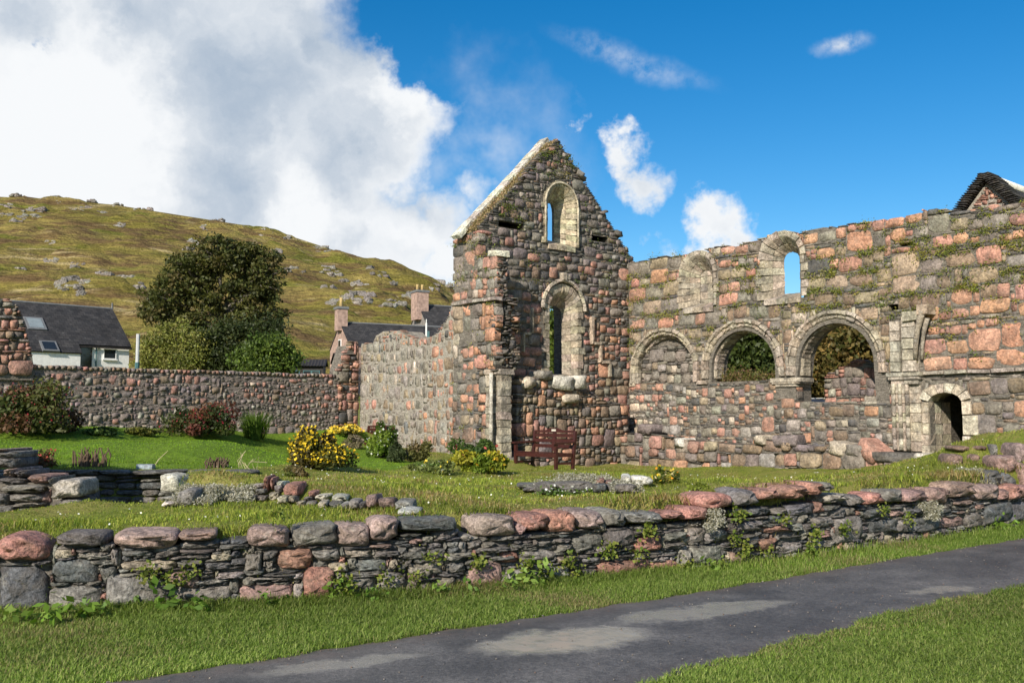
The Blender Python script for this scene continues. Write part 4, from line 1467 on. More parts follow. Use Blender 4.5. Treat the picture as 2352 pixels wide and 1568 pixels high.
o_ = CN - B * 1.0
lg = on(o_, -A, B)
ledge = empty('stone_ledge', tuple(o_), ANG_NA, 'low broken ledge of weathered blocks along the foot of the arcaded wall', 'masonry')
lu0, lu1 = lg(1322, 1040)[0], lg(2075, 1060)[0]
LT = [(lg(x, y)[0], lg(x, y)[1]) for x, y in ((1322, 1018), (1400, 1010), (1445, 996), (1520, 1000), (1600, 1010), (1720, 1018), (1760, 1010), (1850, 1024), (1930, 1030), (2000, 1040), (2075, 1050))]
lp = [(lu0, -.3), (lu1, -.3)] + LT[::-1]


def lg_col(u, v, w_, h, sl):
    if sl: return pick([(SLATE, 3), (GREY, 2)])
    return pick([(BROWN, 3), (PURP, 2), (PINK2, 2), (GREY, 1.6), (TAN, 1), (SALMON, .8), (LGREY, .6)])


lr = masonry(lu0, lu1, -.2, 1.3, .05, lambda U, V: inpoly(lp, U, V), hc=(5, 8), sl=(1, 2), sgap=.7, bigp=.85, asp=(.9, 2.0), maxw=13)
ls = rect_specs(lr, lg_col, roundp=.4, yj=.06, rot=.06)
for (px, py, wd, ht, c, r) in ((1995, 1035, 60, 40, PINK, .6), (1925, 1030, 46, 34, CREAM, .2), (1960, 1034, 40, 28, GREY, .1), (1745, 1010, 34, 26, CREAM, 0), (1800, 1012, 60, 30, PURP, 0), (2060, 1052, 110, 26, SLATE, .06), (2090, 1066, 90, 22, DGREY, 0), (2120, 1056, 40, 30, (.55, .5, .42), .1),
                               (1480, 985, 46, 30, PURP, .1), (1560, 1016, 30, 26, (.55, .52, .46), 0)):
    uu, vv = lg(px, py)
    ls.append(((uu, .26, vv), (0, r, RNG.uniform(-.2, .2)), (wd / 82., .6, ht / 92.), c, 'block'))
place_stones(ledge, ls, 299)
core(ledge, [[(p[0], p[1] - .06) for p in lp]], .08, .93, M_MORTAR_DARK)

# ------------------------------------------------------------------ far wall seen through the right arch
o_ = CN - A * 6.0 + B * 1.85
far = empty('far_ruin_wall', tuple(o_), ANG_NA, 'sloping rubble ruin wall seen through the right-hand open arch', 'wall')
fpoly = [(0, .4), (3.2, .4), (3.2, 3.2), (1.6, 3.15), (1.05, 3.2), (.75, 3.08), (.45, 2.9), (.1, 2.8), (0, 2.7)]
frs = rect_specs(masonry(0, 4, .5, 3.3, .06, lambda U, V: inpoly(fpoly, U, V), hc=(4, 6), sl=(1, 2), bigp=.7, asp=(.8, 1.5)), lambda u, v, w_, h, sl: pick([(PINK, 2), (PINK2, 2), (GREY, 2.4), (PURP, 1.5), (LGREY, .5)]), roundp=.7)
place_stones(far, frs, 299)
core(far, [[(p[0], p[1] - .05) for p in fpoly]], .06, .7, M_MORTAR)

# ------------------------------------------------------------------ roadside wall (curved, in front)
WSEG = np.linalg.norm(np.diff(WL, axis=0), axis=1)
WSS = np.concatenate([[0], np.cumsum(WSEG)])
S0 = 0.0


def wall_at(s):
    """smoothed position and heading at distance s"""
    def q(t): return np.array([np.interp(t, WSS, WX), np.interp(t, WSS, WY)])
    p = sum(q(s + d) for d in (-.5, -.25, 0, .25, .5)) / 5
    d = q(s + .6) - q(s - .6)
    return p, math.atan2(d[1], d[0])


SS = np.arange(0.6, WSS[-1] - .6, .1)
WP = np.array([wall_at(s)[0] for s in SS]); WA = np.array([wall_at(s)[1] for s in SS])


def wall_hit(px, py):
    r = ray(px, py)
    k = r[0] / r[1]
    g_ = WP[:, 0] - k * WP[:, 1]
    i = int(np.argmin(np.abs(g_)))
    s = float(np.interp(0, g_[max(0, i - 3):i + 4], SS[max(0, i - 3):i + 4]))
    Y = float(np.interp(s, SS, WP[:, 1]))
    return s, float(1.6 + r[2] / r[1] * Y)


road = empty('roadside_wall', (0, 9.0, 0), 0, 'low drystone wall of boulders and dark slates beside the path', 'wall')
REG = dict(A=(.24, 0, 1081.9), B=(.24, 564.5, 1081.9), C=(.24, 1081.9, 1063.1), D=(.18, 1599.4, 987.8), E=(.18, 1975.7, 940.8))
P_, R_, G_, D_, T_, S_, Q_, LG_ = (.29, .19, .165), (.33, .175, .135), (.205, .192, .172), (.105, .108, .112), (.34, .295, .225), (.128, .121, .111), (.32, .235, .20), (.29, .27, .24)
NEAR = '''A -60 600 480 890 R b|A 530 580 1030 740 S b|A 1050 570 1705 760 Q b|A 1705 575 2080 680 P b|A 505 750 690 845 T|A 690 735 950 790 S|A -60 890 470 1400 D|A 480 845 935 1090 D|A 790 780 1130 845 L|A 850 850 1130 905 S|A 950 910 1110 1080 S
A 1145 840 1700 965 T|A 1150 765 1480 830 S|A 1480 760 1720 830 S|A 1700 685 2110 740 S|A 1700 745 2060 790 S|A 1780 800 2020 840 S|A 2020 780 2225 860 T|A 2090 700 2400 760 S|A 1690 845 1950 940 S|A 1950 870 2210 945 S|A 450 1095 970 1360 G|A 1000 990 1600 1310 G|A 1610 1090 2210 1290 G|A 1640 1045 1790 1095 S|A 1830 1035 2210 1090 L|A 1890 980 2060 1030 S|A 2060 965 2350 1035 L
B 15 525 430 750 Q b|B 440 500 895 735 G b|B 870 490 1200 740 Q b|B 1195 430 1500 690 Q b|B 1500 430 2060 600 D b|B 1480 600 1700 635 S|B 1585 645 1705 700 P|B 1825 545 2070 665 G|B 2080 600 2180 670 G|B 0 780 165 955 G|B 165 755 320 840 S|B 185 850 260 950 G|B 275 740 650 965 R r|B 640 735 910 865 G|B 930 740 1225 835 T|B 1245 755 1480 825 G|B 1180 690 1410 740 P|B 1490 765 1760 860 S|B 1770 740 1920 850 S|B 1920 765 2210 860 G|B 2220 720 2400 800 G|B 145 970 535 1005 S|B 0 1008 540 1058 L|B 795 875 1000 980 T|B 1045 840 1380 985 U|B 1380 840 1440 935 T|B 1440 890 1560 955 G|B -80 1065 450 1300 P|B 455 1080 545 1240 L|B 548 920 840 1235 R|B 845 980 940 1060 G|B 945 1000 1280 1220 G|B 1210 985 1335 1000 P|B 1300 960 1550 1210 G|B 1580 850 1920 1015 t|B 1545 1050 1650 1215 t|B 1660 1065 1810 1200 G|B 1830 1010 2005 1180 t|B 1930 865 2120 990 S|B 1600 1018 1900 1050 S
C 50 480 425 730 Q b|C 475 475 750 660 R b|C 745 450 1010 680 R b|C 1010 440 1265 640 Q b|C 1265 440 1475 610 G b|C 1500 455 1835 590 G b|C 1835 450 2040 540 R b|C 2040 405 2290 560 R b|C 430 580 520 690 P|C 1205 580 1290 670 T|C 1420 540 1505 605 G|C 410 690 545 740 S|C 550 680 900 735 S|C 640 740 815 805 S|C 405 760 635 830 S|C 820 715 970 765 S|C 860 770 985 850 S|C 50 790 390 875 S|C 190 880 430 935 S|C 470 815 840 965 G|C -10 950 310 1215 P|C 355 1000 620 1160 G|C 660 975 960 1150 G|C 845 880 1065 965 t|C 990 680 1285 850 G|C 1290 620 1560 815 S|C 1080 885 1350 965 U|C 1100 820 1545 870 S|C 1415 873 1550 905 S|C 1060 1010 1220 1110 S|C 1230 920 1720 1110 R|C 1740 920 2005 1070 R|C 1570 690 1855 870 R r|C 1560 630 1840 685 S|C 1865 645 2085 750 G|C 1860 755 2060 830 S|C 1690 875 2000 915 L|C 1730 917 1880 950 S|C 2010 820 2120 1010 G|C 2095 610 2265 770 G|C 2130 775 2430 980 G|C 2270 640 2400 765 G
D 90 780 460 1030 R b|D 500 745 790 970 G b|D 825 730 1060 895 R b|D 1060 690 1420 890 R b|D 1430 650 1600 840 R b|D 1605 650 1720 790 G b|D 1660 800 1900 940 L b|D 1970 805 2110 970 G b|D 490 1000 655 1110 D|D 660 970 1000 1105 D|D 1005 975 1215 1090 G|D 1220 925 1520 1085 D|D 1530 900 1665 1065 R r|D 1680 945 1860 1015 S|D 530 1145 850 1300 G|D 430 1195 525 1330 S|D 860 1195 1220 1330 R r|D 1230 1175 1375 1290 G|D 1380 1180 1480 1290 S|D 1500 1100 1755 1260 G|D 1765 1085 2130 1450 G|D 1600 1265 1755 1380 P|D 150 1250 425 1425 G|D 470 1320 790 1400 S|D 320 1450 585 1530 S|D 600 1410 795 1510 S|D 800 1370 1060 1568 R|D 1065 1330 1400 1375 S|D 1070 1400 1415 1590 G|D 1465 1380 1610 1560 G|D 1620 1385 1820 1520 G|D 460 1535 740 1720 P
E 90 1040 290 1220 R b|E 290 1000 530 1200 G b|E 540 1000 865 1180 P b|E 875 965 1130 1230 P b|E 1140 900 1450 1140 P b|E 1465 930 1770 1180 Q b|E 1775 1000 1880 1160 P b|E 1885 940 2060 1160 R b|E 1230 1145 1470 1230 P|E 70 1250 320 1400 D|E 390 1250 585 1380 P r|E 590 1250 790 1340 D|E 140 1390 475 1590 D|E 480 1370 685 1580 G|E 690 1330 1020 1580 D|E 1010 1245 1200 1335 D|E 1030 1340 1350 1530 P|E 1355 1300 1570 1520 G|E 1220 1235 1490 1280 S|E 1245 1285 1350 1335 P|E 1490 1200 1610 1280 P|E 1615 1170 1945 1450 D|E 1950 1160 2220 1460 D|E 2065 940 2230 1150 P b|E 2240 930 2480 1150 G b|E 2230 1160 2500 1420 G'''
CC = dict(P=P_, R=R_, G=G_, D=D_, T=T_, S=S_, Q=Q_, L=LG_, U=(.16, .165, .165), t=(.22, .19, .155))
near_specs, near_rects = [], []


def wall_local(s, y, z):
    p, a = np.array([np.interp(s, SS, WP[:, 0]), np.interp(s, SS, WP[:, 1])]), float(np.interp(s, SS, WA))
    return (p[0] - math.sin(a) * y, p[1] + math.cos(a) * y - 9.0, z), a


for ln in NEAR.replace('\n', '|').split('|'):
    tk = ln.split()
    k, ox, oy = REG[tk[0]]
    x0, y0, x1, y1 = (float(v) for v in tk[1:5])
    fl = tk[6] if len(tk) > 6 else ''
    (sa, za), (sb, zb) = wall_hit(ox + k * x0, oy + k * y1), wall_hit(ox + k * x1, oy + k * y0)
    near_rects.append((sa + .012, za + .012, sb - .012, zb - .012))
    wd, ht = sb - sa, zb - za
    sl = ht < .11 and wd > 1.5 * ht
    kind = 'nround' if fl else ('nslate' if sl else RNG.choice(('nblock', 'nblock', 'nround')))
    dep = .46 if 'b' in fl else .34
    loc, a = wall_local((sa + sb) / 2, (-.05 if 'b' in fl else RNG.uniform(-.03, .02)) + dep / 2, (za + zb) / 2)
    near_specs.append((loc, (RNG.uniform(-.05, .05), RNG.uniform(-.05, .05) * (.3 if sl else 1), a + RNG.uniform(-.06, .06)), (wd * (1.04 if fl else (1.02 if sl else 1.09)), dep, ht * (.98 if fl else (1.0 if sl else 1.08))), vary(CC[tk[5]], k=.12), kind))

WTOP_S = [wall_hit(x, y)[0] for x, y in ((-400, 1240), (0, 1262), (560, 1235), (1100, 1228), (1650, 1190), (2000, 1160), (2352, 1130), (2600, 1110))]
WTOP_Z = [wall_hit(x, y)[1] for x, y in ((-400, 1240), (0, 1262), (560, 1235), (1100, 1228), (1650, 1190), (2000, 1160), (2352, 1130), (2600, 1110))]
s_lo, s_hi = wall_hit(-500, 1300)[0], wall_hit(2800, 1150)[0]
fill = masonry(s_lo, s_hi, -.06, .9, .03, lambda U, V: V < np.interp(U, WTOP_S, WTOP_Z) - .01, pre=near_rects, hc=(3, 8), sl=(1, 2), sgap=.95, bigp=.45, asp=(.8, 2.0), small=(1, 2), maxw=15)
for (u, v, w_, h) in fill:
    offv = -400 < 0 and not (wall_hit(-20, 1300)[0] < u < wall_hit(2372, 1150)[0])
    sl = h < .10 and w_ > 1.4 * h
    dep = .30
    loc, a = wall_local(u + w_ / 2, RNG.uniform(.0, .06) + dep / 2, v + h / 2 + RNG.uniform(-.004, .004))
    near_specs.append((loc, (RNG.uniform(-.04, .04), RNG.uniform(-.04, .04), a + RNG.uniform(-.08, .08)), (w_ * 1.03, dep, h * .98),
                       pick([(S_, 5), (D_, 3), (G_, 2.4), (LG_, .9)] if sl else [(G_, 3), (P_, 1.6), (T_, 1), (S_, 2), (R_, .8)]), 'nslate' if sl else RNG.choice(('nblock', 'nround'))))
place_stones(road, near_specs, 299)
V, Fc = [], []
ns = len(SS)
for i, s in enumerate(SS):
    zt = float(np.interp(s, WTOP_S, WTOP_Z)) - .04
    for y, z in ((.085, -.2), (.085, zt), (.50, zt), (.50, -.2)):
        V.append(wall_local(s, y, z)[0])
for i in range(ns - 1):
    for k in range(3):
        Fc.append((i * 4 + k, i * 4 + 4 + k, i * 4 + 5 + k, i * 4 + k + 1))
me = mesh_py('wall_core', V, Fc, M_MORTAR_DARK, (1, 1, 1))
link(bpy.data.objects.new('wall_core', me), road)
# white lichen crust on the two boulders by the turf gap, built as thin caps

# ------------------------------------------------------------------ loose stone groups in the garden
def stone_group(name, label, cat, items, frame_px, frame_Y, reg, depth=.34, near=True, hi=None, ledgetop=None):
    """stones measured in one photograph region, standing at one distance"""
    k, ox, oy = reg
    o0 = atd(ox + k * frame_px[0], oy + k * frame_px[1], frame_Y)
    root = empty(name, tuple(o0), 0, label, cat)
    sp = []
    for it in items:
        x0, y0, x1, y1, c = it[:5]
        Y = min(frame_Y + 1.2, gp(ox + k * (x0 + x1) / 2, oy + k * y1).y - .12)
        a, b2 = atd(ox + k * x0, oy + k * y1, Y), atd(ox + k * x1, oy + k * y0, Y)
        wd, ht = b2[0] - a[0], b2[2] - a[2]
        sl = wd > 2.4 * ht
        kind = 'nslate' if sl else (it[6] if len(it) > 6 else RNG.choice(('nblock', 'nround')))
        c0 = np.array([(a[0] + b2[0]) / 2, Y + depth / 2, (a[2] + b2[2]) / 2]) - o0
        sp.append((tuple(c0), (RNG.uniform(-.06, .06), RNG.uniform(-.06, .06), RNG.uniform(-.12, .12)), (wd * 1.05, depth, max(.04, ht * 1.05)), vary(c, k=.1), kind))
    place_stones(root, sp, 299)
    return root, o0


WHT = (.60, .56, .48)
stone_group('turf_wall_stones', 'broken row of pink, grey and white stones facing the low turf bank', 'stones', [
    (170, 50, 215, 190, PINK2, 0, 'nblock'), (215, 65, 260, 180, PINK2), (285, 100, 355, 165, WHT, .0, 'nround'), (360, 115, 520, 240, PINK2, 0, 'nround'), (595, 190, 670, 245, PINK2, 0, 'nround'), (660, 225, 790, 285, WHT, 0, 'nround'),
    (800, 232, 965, 310, (.42, .39, .34), 0, 'nround'), (670, 295, 760, 360, T_), (895, 315, 975, 365, LG_), (975, 280, 1080, 365, G_), (1150, 228, 1265, 365, P_, -.05, 'nround'), (1260, 262, 1430, 365, (.2, .14, .12), 0), (1425, 290, 1600, 370, G_, .1, 'nblock'),
    (1440, 370, 1660, 425, (.4, .38, .34), -.5), (75, 170, 190, 225, G_), (200, 205, 300, 285, T_), (300, 235, 400, 310, T_), (255, 130, 340, 205, G_), (400, 240, 480, 310, T_), (545, 245, 640, 285, G_), (70, 120, 170, 165, LG_), (780, 300, 900, 345, S_),
    (480, 285, 560, 340, T_), (560, 290, 660, 345, G_), (1085, 300, 1150, 365, S_), (-20, 230, 90, 280, T_), (90, 235, 190, 285, G_)], (600, 360), 11.05, (.24, 564.5, 1081.9))
stone_group('white_block', 'pale whitish block with slates under it at the left end of the turf bank', 'stones', [
    (1515, 30, 1720, 205, WHT, 0, 'nblock'), (1500, 205, 1665, 250, G_), (1510, 252, 1670, 292, LG_), (1550, 294, 1675, 335, WHT), (1660, 180, 1850, 330, G_, .06)], (1600, 335), 11.3, (.24, 0, 1081.9), .42)
stone_group('rock_step', 'dark and white rocks with silvery plants in the turf before the bench', 'stones', [
    (1450, 120, 1545, 215, WHT, 0, 'nround'), (1550, 125, 1745, 222, WHT, 0, 'nround'), (1190, 150, 1290, 208, PINK2), (1290, 170, 1480, 214, (.2, .13, .11)), (440, 200, 640, 245, S_), (500, 245, 640, 275, S_), (1310, 220, 1390, 275, G_), (620, 190, 820, 300, S_, .1),
    (820, 180, 1180, 300, S_, .15), (1180, 205, 1310, 290, D_, .15), (1390, 210, 1600, 290, S_, .15)], (1000, 300), 12.2, (.24, 1081.9, 1063.1))
for (x0, y0, x1, y1, c, Y, lab) in ((2050, 205, 2190, 275, (.30, .30, .26), 13.6, 'flat lichened boulder sunk in the turf right of the orange flowers'), (1815, 200, 1975, 255, G_, 14.0, 'dark rounded rock at the foot of the orange flowers'), (1920, 140, 1982, 200, WHT, 14.2, 'small white stone beside the orange flowers')):
    k, ox, oy = REG['C']
    a, b2 = atd(ox + k * x0, oy + k * y1, Y), atd(ox + k * x1, oy + k * y0, Y)
    o = bpy.data.objects.new('boulder', PMESH['nround'][RNG.randrange(20)])
    o.location = ((a[0] + b2[0]) / 2, Y, (a[2] + b2[2]) / 2); o.scale = (b2[0] - a[0], .45, b2[2] - a[2]); o.color = (*c, 1)
    link(o, None, lab, 'boulder')
# boulders on the grassy mound at the far right
for (x0, y0, x1, y1, c, Y, lab) in ((1090, 530, 1330, 680, (.22, .15, .12), 17.2, 'rounded brown boulder on the mound below the doorway'), (1420, 530, 1550, 620, (.26, .17, .13), 17.2, 'small pinkish boulder half buried in the mound'), (1700, 410, 1790, 540, G_, 17.6, 'upright grey stone near the top of the grassy mound'),
                                       (1180, 420, 1420, 480, (.24, .16, .12), 18.4, 'flat brown stone at the mound top beside the doorway'), (1480, 420, 1600, 465, (.24, .15, .12), 18.2, 'small flat reddish stone in the top of the mound'), (1960, 400, 2100, 640, (.22, .16, .15), 16.6, 'tall dark stone heap at the right edge of the mound'),
                                       (1520, 740, 1800, 925, D_, 15, 'dark flat-topped boulder above the right end of the roadside wall'), (1690, 770, 2000, 970, D_, 15, 'blocky dark grey boulder resting on the wall top at the right end'), (1700, 550, 2010, 740, P_, 15.5, 'big rounded reddish boulder on the mound near the right edge'), (2010, 640, 2130, 930, P_, 15.2, 'pink squared stone at the right edge of the mound')):
    k, ox, oy = REG['E']
    Y = gp(ox + k * (x0 + x1) / 2, oy + k * y1).y - .1
    a, b2 = atd(ox + k * x0, oy + k * y1, Y), atd(ox + k * x1, oy + k * y0, Y)
    o = bpy.data.objects.new('boulder', PMESH['nround'][RNG.randrange(20)])
    o.location = ((a[0] + b2[0]) / 2, Y + .16, (a[2] + b2[2]) / 2 - .06); o.scale = ((b2[0] - a[0]) * .95, .5, (b2[2] - a[2]) * 1.25); o.color = (*c, 1); o.rotation_euler = (0, RNG.uniform(-.12, .12), RNG.uniform(-.3, .3))
    link(o, None, lab, 'boulder')

# left ruin stub in the foreground
Yr = 10.75
o0 = atd(60, 1190, Yr)
ruin = empty('ruined_wall_end', tuple(o0), 0, 'broken end of a drystone wall with a square pale block, at the left edge', 'wall')
spx = []
RA = (.24, 0, 1081.9)
for it in [(-60, 135, 370, 212, G_), (60, 222, 375, 300, G_), (-60, 215, 60, 330, G_), (95, 305, 375, 350, LG_), (120, 352, 330, 388, G_), (115, 392, 385, 412, S_), (-60, 330, 110, 470, G_), (120, 415, 230, 475, P_), (230, 415, 480, 470, G_),
           (240, 40, 445, 125, (.26, .17, .13), .1, 'nround'), (30, -30, 150, 60, (.24, .18, .15), .1, 'nround'), (470, 75, 750, 265, (.36, .33, .28), 0, 'nblock'), (500, 275, 725, 370, G_), (505, 345, 715, 440, (.24, .14, .12), -.08, 'nround'), (375, 130, 490, 330, (.2, .12, .1), .15), (380, 330, 500, 430, S_, .12),
           (-60, 60, 240, 135, S_, .12), (440, 60, 500, 130, S_, .15), (-80, -130, 140, -30, D_, .12, 'nblock'), (-80, -190, 130, -125, G_, .12, 'nblock'), (-80, -215, 60, -180, P_, .12), (140, -10, 240, 60, S_, .12)]:
    x0, y0, x1, y1, c = it[:5]
    Y = Yr + (it[5] if len(it) > 5 else 0)
    a, b2 = atd(RA[1] + RA[0] * x0, RA[2] + RA[0] * y1, Y), atd(RA[1] + RA[0] * x1, RA[2] + RA[0] * y0, Y)
    wd, ht = b2[0] - a[0], b2[2] - a[2]
    kind = it[6] if len(it) > 6 else ('nslate' if wd > 3 * ht else 'nblock')
    dp_ = .6
    spx.append((tuple(np.array([(a[0] + b2[0]) / 2, Y + dp_ / 2, (a[2] + b2[2]) / 2]) - o0), (0, RNG.uniform(-.03, .03), RNG.uniform(-.08, .08)), (wd * 1.03, dp_, ht * 1.03), vary(c, k=.1), kind))
for k in range(46):      # the rubble body of the wall running back
    x = RNG.uniform(-6.9, -5.5); y = RNG.uniform(11.2, 12.2)
    spx.append((tuple(np.array([x, y, RNG.uniform(.25, .55 if x > -5.9 else .8)]) - o0), (RNG.uniform(-.2, .2), RNG.uniform(-.2, .2), RNG.uniform(-.8, .8)), (RNG.uniform(.3, .6), RNG.uniform(.3, .5), RNG.uniform(.15, .3)), pick([(G_, 2), (S_, 2), (P_, 1)]), 'nblock'))
for u_, v_, w_, h_ in masonry(-9.2, -6.25, .4, 2.5, .06, lambda U, V: V < 1.2 + (-6.25 - U) * 3, hc=(3, 5), sl=(1, 2), bigp=.7, asp=(1, 2)):  # taller length out of view, added to shade the sunken lawn recess
    spx.append((tuple(np.array([u_ + w_ / 2, 10.95, v_ + h_ / 2]) - o0), (0, 0, 0), (w_, .5, h_), pick([(G_, 2), (S_, 2), (P_, 1)]), 'nblock'))
place_stones(ruin, spx, 299)
b = MB()
b.add(*prism([[(-8.6 - o0[0], -.5), (-6.3 - o0[0], -.5), (-6.3 - o0[0], 1.2 - o0[2]), (-6.7 - o0[0], 2.3 - o0[2]), (-8.6 - o0[0], 2.35 - o0[2])]], .3, .9))
b.box(-1.6, .30, .2, .62, -.5, .38); b.box(-1.6, -.30, .62, 1.6, -.5, .30)
b.build('wall_core', M_MORTAR_DARK, ruin)

# slate-capped retaining edge of the lawn
ret = empty('retaining_wall', (-6.0, 13.72, .2), 0, 'low slate-capped retaining wall under the front edge of the lawn, face coloured dark for shade', 'wall')
rs = rect_specs(masonry(-4.6, 2.3, -.1, .56, .05, lambda U, V: U > -9, hc=(2, 4), sl=(1, 2), bigp=.6, asp=(1.2, 2.6)), lambda u, v, w_, h, sl: pick([(S_, 4), (D_, 2), (G_, 2)]), y=-.04, near=True, roundp=.3)  # face stones given dark colours to stand in for shade
x = -4.6
while x < 2.3:
    wd = RNG.uniform(.4, .9)
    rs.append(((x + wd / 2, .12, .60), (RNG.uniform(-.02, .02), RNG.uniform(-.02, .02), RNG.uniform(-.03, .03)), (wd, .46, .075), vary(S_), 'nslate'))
    x += wd
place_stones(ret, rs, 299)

# ------------------------------------------------------------------ bench
M_BENCH = plain('bench_paint', (.050, .014, .011), .4, .25, 14, .004, .3, .5)
M_PLAQUE = plain('brass_plaque', (.55, .50, .42), .4, .1, 20, .002, .2)


def bench(loc, rz, label, group):
    """back along local x, seat towards -y"""
    r = empty('garden_bench', loc, rz, label, 'bench', group)
    Wd = 1.46
    for s in (-1, 1):
        x0, x1 = (s * Wd / 2 - .035, s * Wd / 2 + .035)
        b = MB(); b.box(x0, x1, -.60, -.53, 0, .62); b.build('leg', M_BENCH, r)
        b = MB()
        b.hexa([(x0, -.05, 0), (x1, -.05, 0), (x1, .02, 0), (x0, .02, 0), (x0, .06, .92), (x1, .06, .92), (x1, .12, .92), (x0, .12, .92)]); b.build('leg', M_BENCH, r)
        b = MB()
        b.hexa([(x0 - .02, -.66, .60), (x1 + .02, -.66, .60), (x1 + .02, .04, .625), (x0 - .02, .04, .625), (x0 - .02, -.66, .645), (x1 + .02, -.66, .645), (x1 + .02, .04, .665), (x0 - .02, .04, .665)]); b.build('armrest', M_BENCH, r)
        b = MB(); b.box(x0 + .01, x1 - .01, -.53, -.05, .30, .39); b.build('side_rail', M_BENCH, r)
        b = MB(); b.box(x0 + .015, x1 - .015, -.53, -.05, .12, .17); b.build('stretcher', M_BENCH, r)
    b = MB(); b.box(-Wd / 2 + .036, Wd / 2 - .036, -.60, -.565, .29, .385); b.build('front_rail', M_BENCH, r)
    for k in range(6):
        y = -.60 + k * .097
        b = MB(); b.box(-Wd / 2 - .02, Wd / 2 + .02, y, y + .078, .392 - .006 * k, .415 - .006 * k); b.build('seat_slat', M_BENCH, r)
    for k, z in enumerate((.50, .635, .765)):
        yy = .005 + z * .10 - .03
        b = MB(); b.box(-Wd / 2 + .036, Wd / 2 - .036, yy, yy + .028, z, z + .082); b.build('back_slat', M_BENCH, r)
    b = MB(); b.hexa([(-.05, .02, .42), (.05, .02, .42), (.05, .05, .42), (-.05, .05, .42), (-.05, .075, .9), (.05, .075, .9), (.05, .105, .9), (-.05, .105, .9)]); b.build('back_post', M_BENCH, r)
    b = MB()
    N = 14
    V, Fc = [], []
    for i in range(N + 1):
        f = i / N
        x = -Wd / 2 + .036 + (Wd - .072) * f
        top = .93 + .06 * max(0, math.cos((f - .5) * math.pi * 2.2)) ** 1
        for y, z in ((.055, .875), (.055, top), (.10, top), (.10, .875)):
            V.append((x, y, z))
    for i in range(N):
        for k in range(4):
            Fc.append((i * 4 + k, i * 4 + (k + 1) % 4, i * 4 + 4 + (k + 1) % 4, i * 4 + 4 + k))
    Fc += [(0, 1, 2, 3), (N * 4 + 3, N * 4 + 2, N * 4 + 1, N * 4)]
    b.add(V, Fc); b.build('top_rail', M_BENCH, r)
    b = MB(); b.box(-.075, .075, .045, .0545, .905, .955); b.build('plaque', M_PLAQUE, r)
    return r


fr = gp(1276, 1078)                                  # front right foot
loc = Vector(fr) + Vector(tuple(A)) * (1.46 / 2) + Vector(tuple(B)) * .58
loc.z = fr.z - .01
bench(tuple(loc), ANG_NA, 'dark red-brown wooden bench standing by the plinth below the gable', None)
bl_ = sw(893, 1000)[0] - .2
p2 = GS - A * bl_ - B * .25
p2[2] = .36
bench(tuple(p2), ANG_NA, 'dark wooden bench against the grey chancel wall, half hidden by a tall flowering plant', None)

# ------------------------------------------------------------------ houses
def slate_material():
    m, t, bs, _ = material('roof_slate')
    tcn = t.n('ShaderNodeTexCoord')
    br = t.n('ShaderNodeTexBrick')
    t.l(tcn.outputs['UV'], br.inputs['Vector'])
    for nm, v in (('Color1', (.030, .030, .032, 1)), ('Color2', (.055, .052, .052, 1)), ('Mortar', (.018, .018, .02, 1))):
        br.inputs[nm].default_value = v
    br.inputs['Scale'].default_value = 1.0
    br.inputs['Mortar Size'].default_value = .012
    br.inputs['Brick Width'].default_value = .34
    br.inputs['Row Height'].default_value = .24
    n = t.noise(pos(t), 1.2, 6, .7)
    c = t.scalecol(br.outputs['Color'], t.rng(n, .3, .7, .7, 1.35))
    lc = t.math('MULTIPLY', t.rng(t.noise(pos(t), 3.5, 6, .7), .6, .72), .5)
    c = t.mix(lc, c, (.20, .20, .19))
    t.l(c, bs.inputs['Base Color'])
    bs.inputs['Roughness'].default_value = .8
    bs.inputs['Specular IOR Level'].default_value = .2
    bump(t, bs, br.outputs['Fac'], -.6, .02)
    return m


M_SLATE_ROOF = slate_material()
M_WHITE = plain('white_render', (.74, .74, .72), .85, .08, 6, .01, .3)
M_PINKST = plain('pink_ashlar', (.36, .25, .205), .9, .3, 3.5, .02, .6)
M_GREYST = plain('grey_harl', (.21, .19, .175), .9, .2, 4, .02, .5)
M_GLASS = plain('window_glass', (.02, .025, .03), .08, .1, 3, .001, .05, .8)
M_GLASS_L = plain('skylight_glass', (.25, .29, .30), .08, .1, 3, .001, .05, .8)
M_TEAL = plain('teal_paint', (.05, .12, .13), .5, .15, 8)
M_DARKW = plain('dark_timber', (.03, .026, .024), .6, .2, 8)
M_POT = plain('chimney_pot', (.55, .40, .18), .7, .2, 8)
M_WFRAME = plain('white_paint', (.75, .75, .73), .5, .05, 8)
M_LEAD = plain('lead_flashing', (.16, .165, .17), .5, .15, 6)
M_METAL = plain('grey_metal', (.45, .46, .47), .4, .1, 8)


def slab(parent, name, a, b_, c, d, th, mat, **kw):
    """thick sheet through 4 corners a b c d with UVs in metres (u along a-b, v along a-d)"""
    P = [Vector(p) for p in (a, b_, c, d)]
    n = (P[1] - P[0]).cross(P[3] - P[0]).normalized() * th
    V = P + [p - n for p in P]
    Fc = [(0, 1, 2, 3), (7, 6, 5, 4), (0, 4, 5, 1), (1, 5, 6, 2), (2, 6, 7, 3), (3, 7, 4, 0)]
    me = mesh_py(name, V, Fc, mat, (1, 1, 1))
    uv = me.uv_layers.new(name='UVMap')
    eu = (P[1] - P[0]).normalized(); ev = (P[3] - P[0]).normalized()
    for lp in me.loops:
        q = Vector(me.vertices[lp.vertex_index].co) - P[0]
        uv.data[lp.index].uv = (q.dot(eu), q.dot(ev))
    return link(bpy.data.objects.new(name, me), parent, **kw)


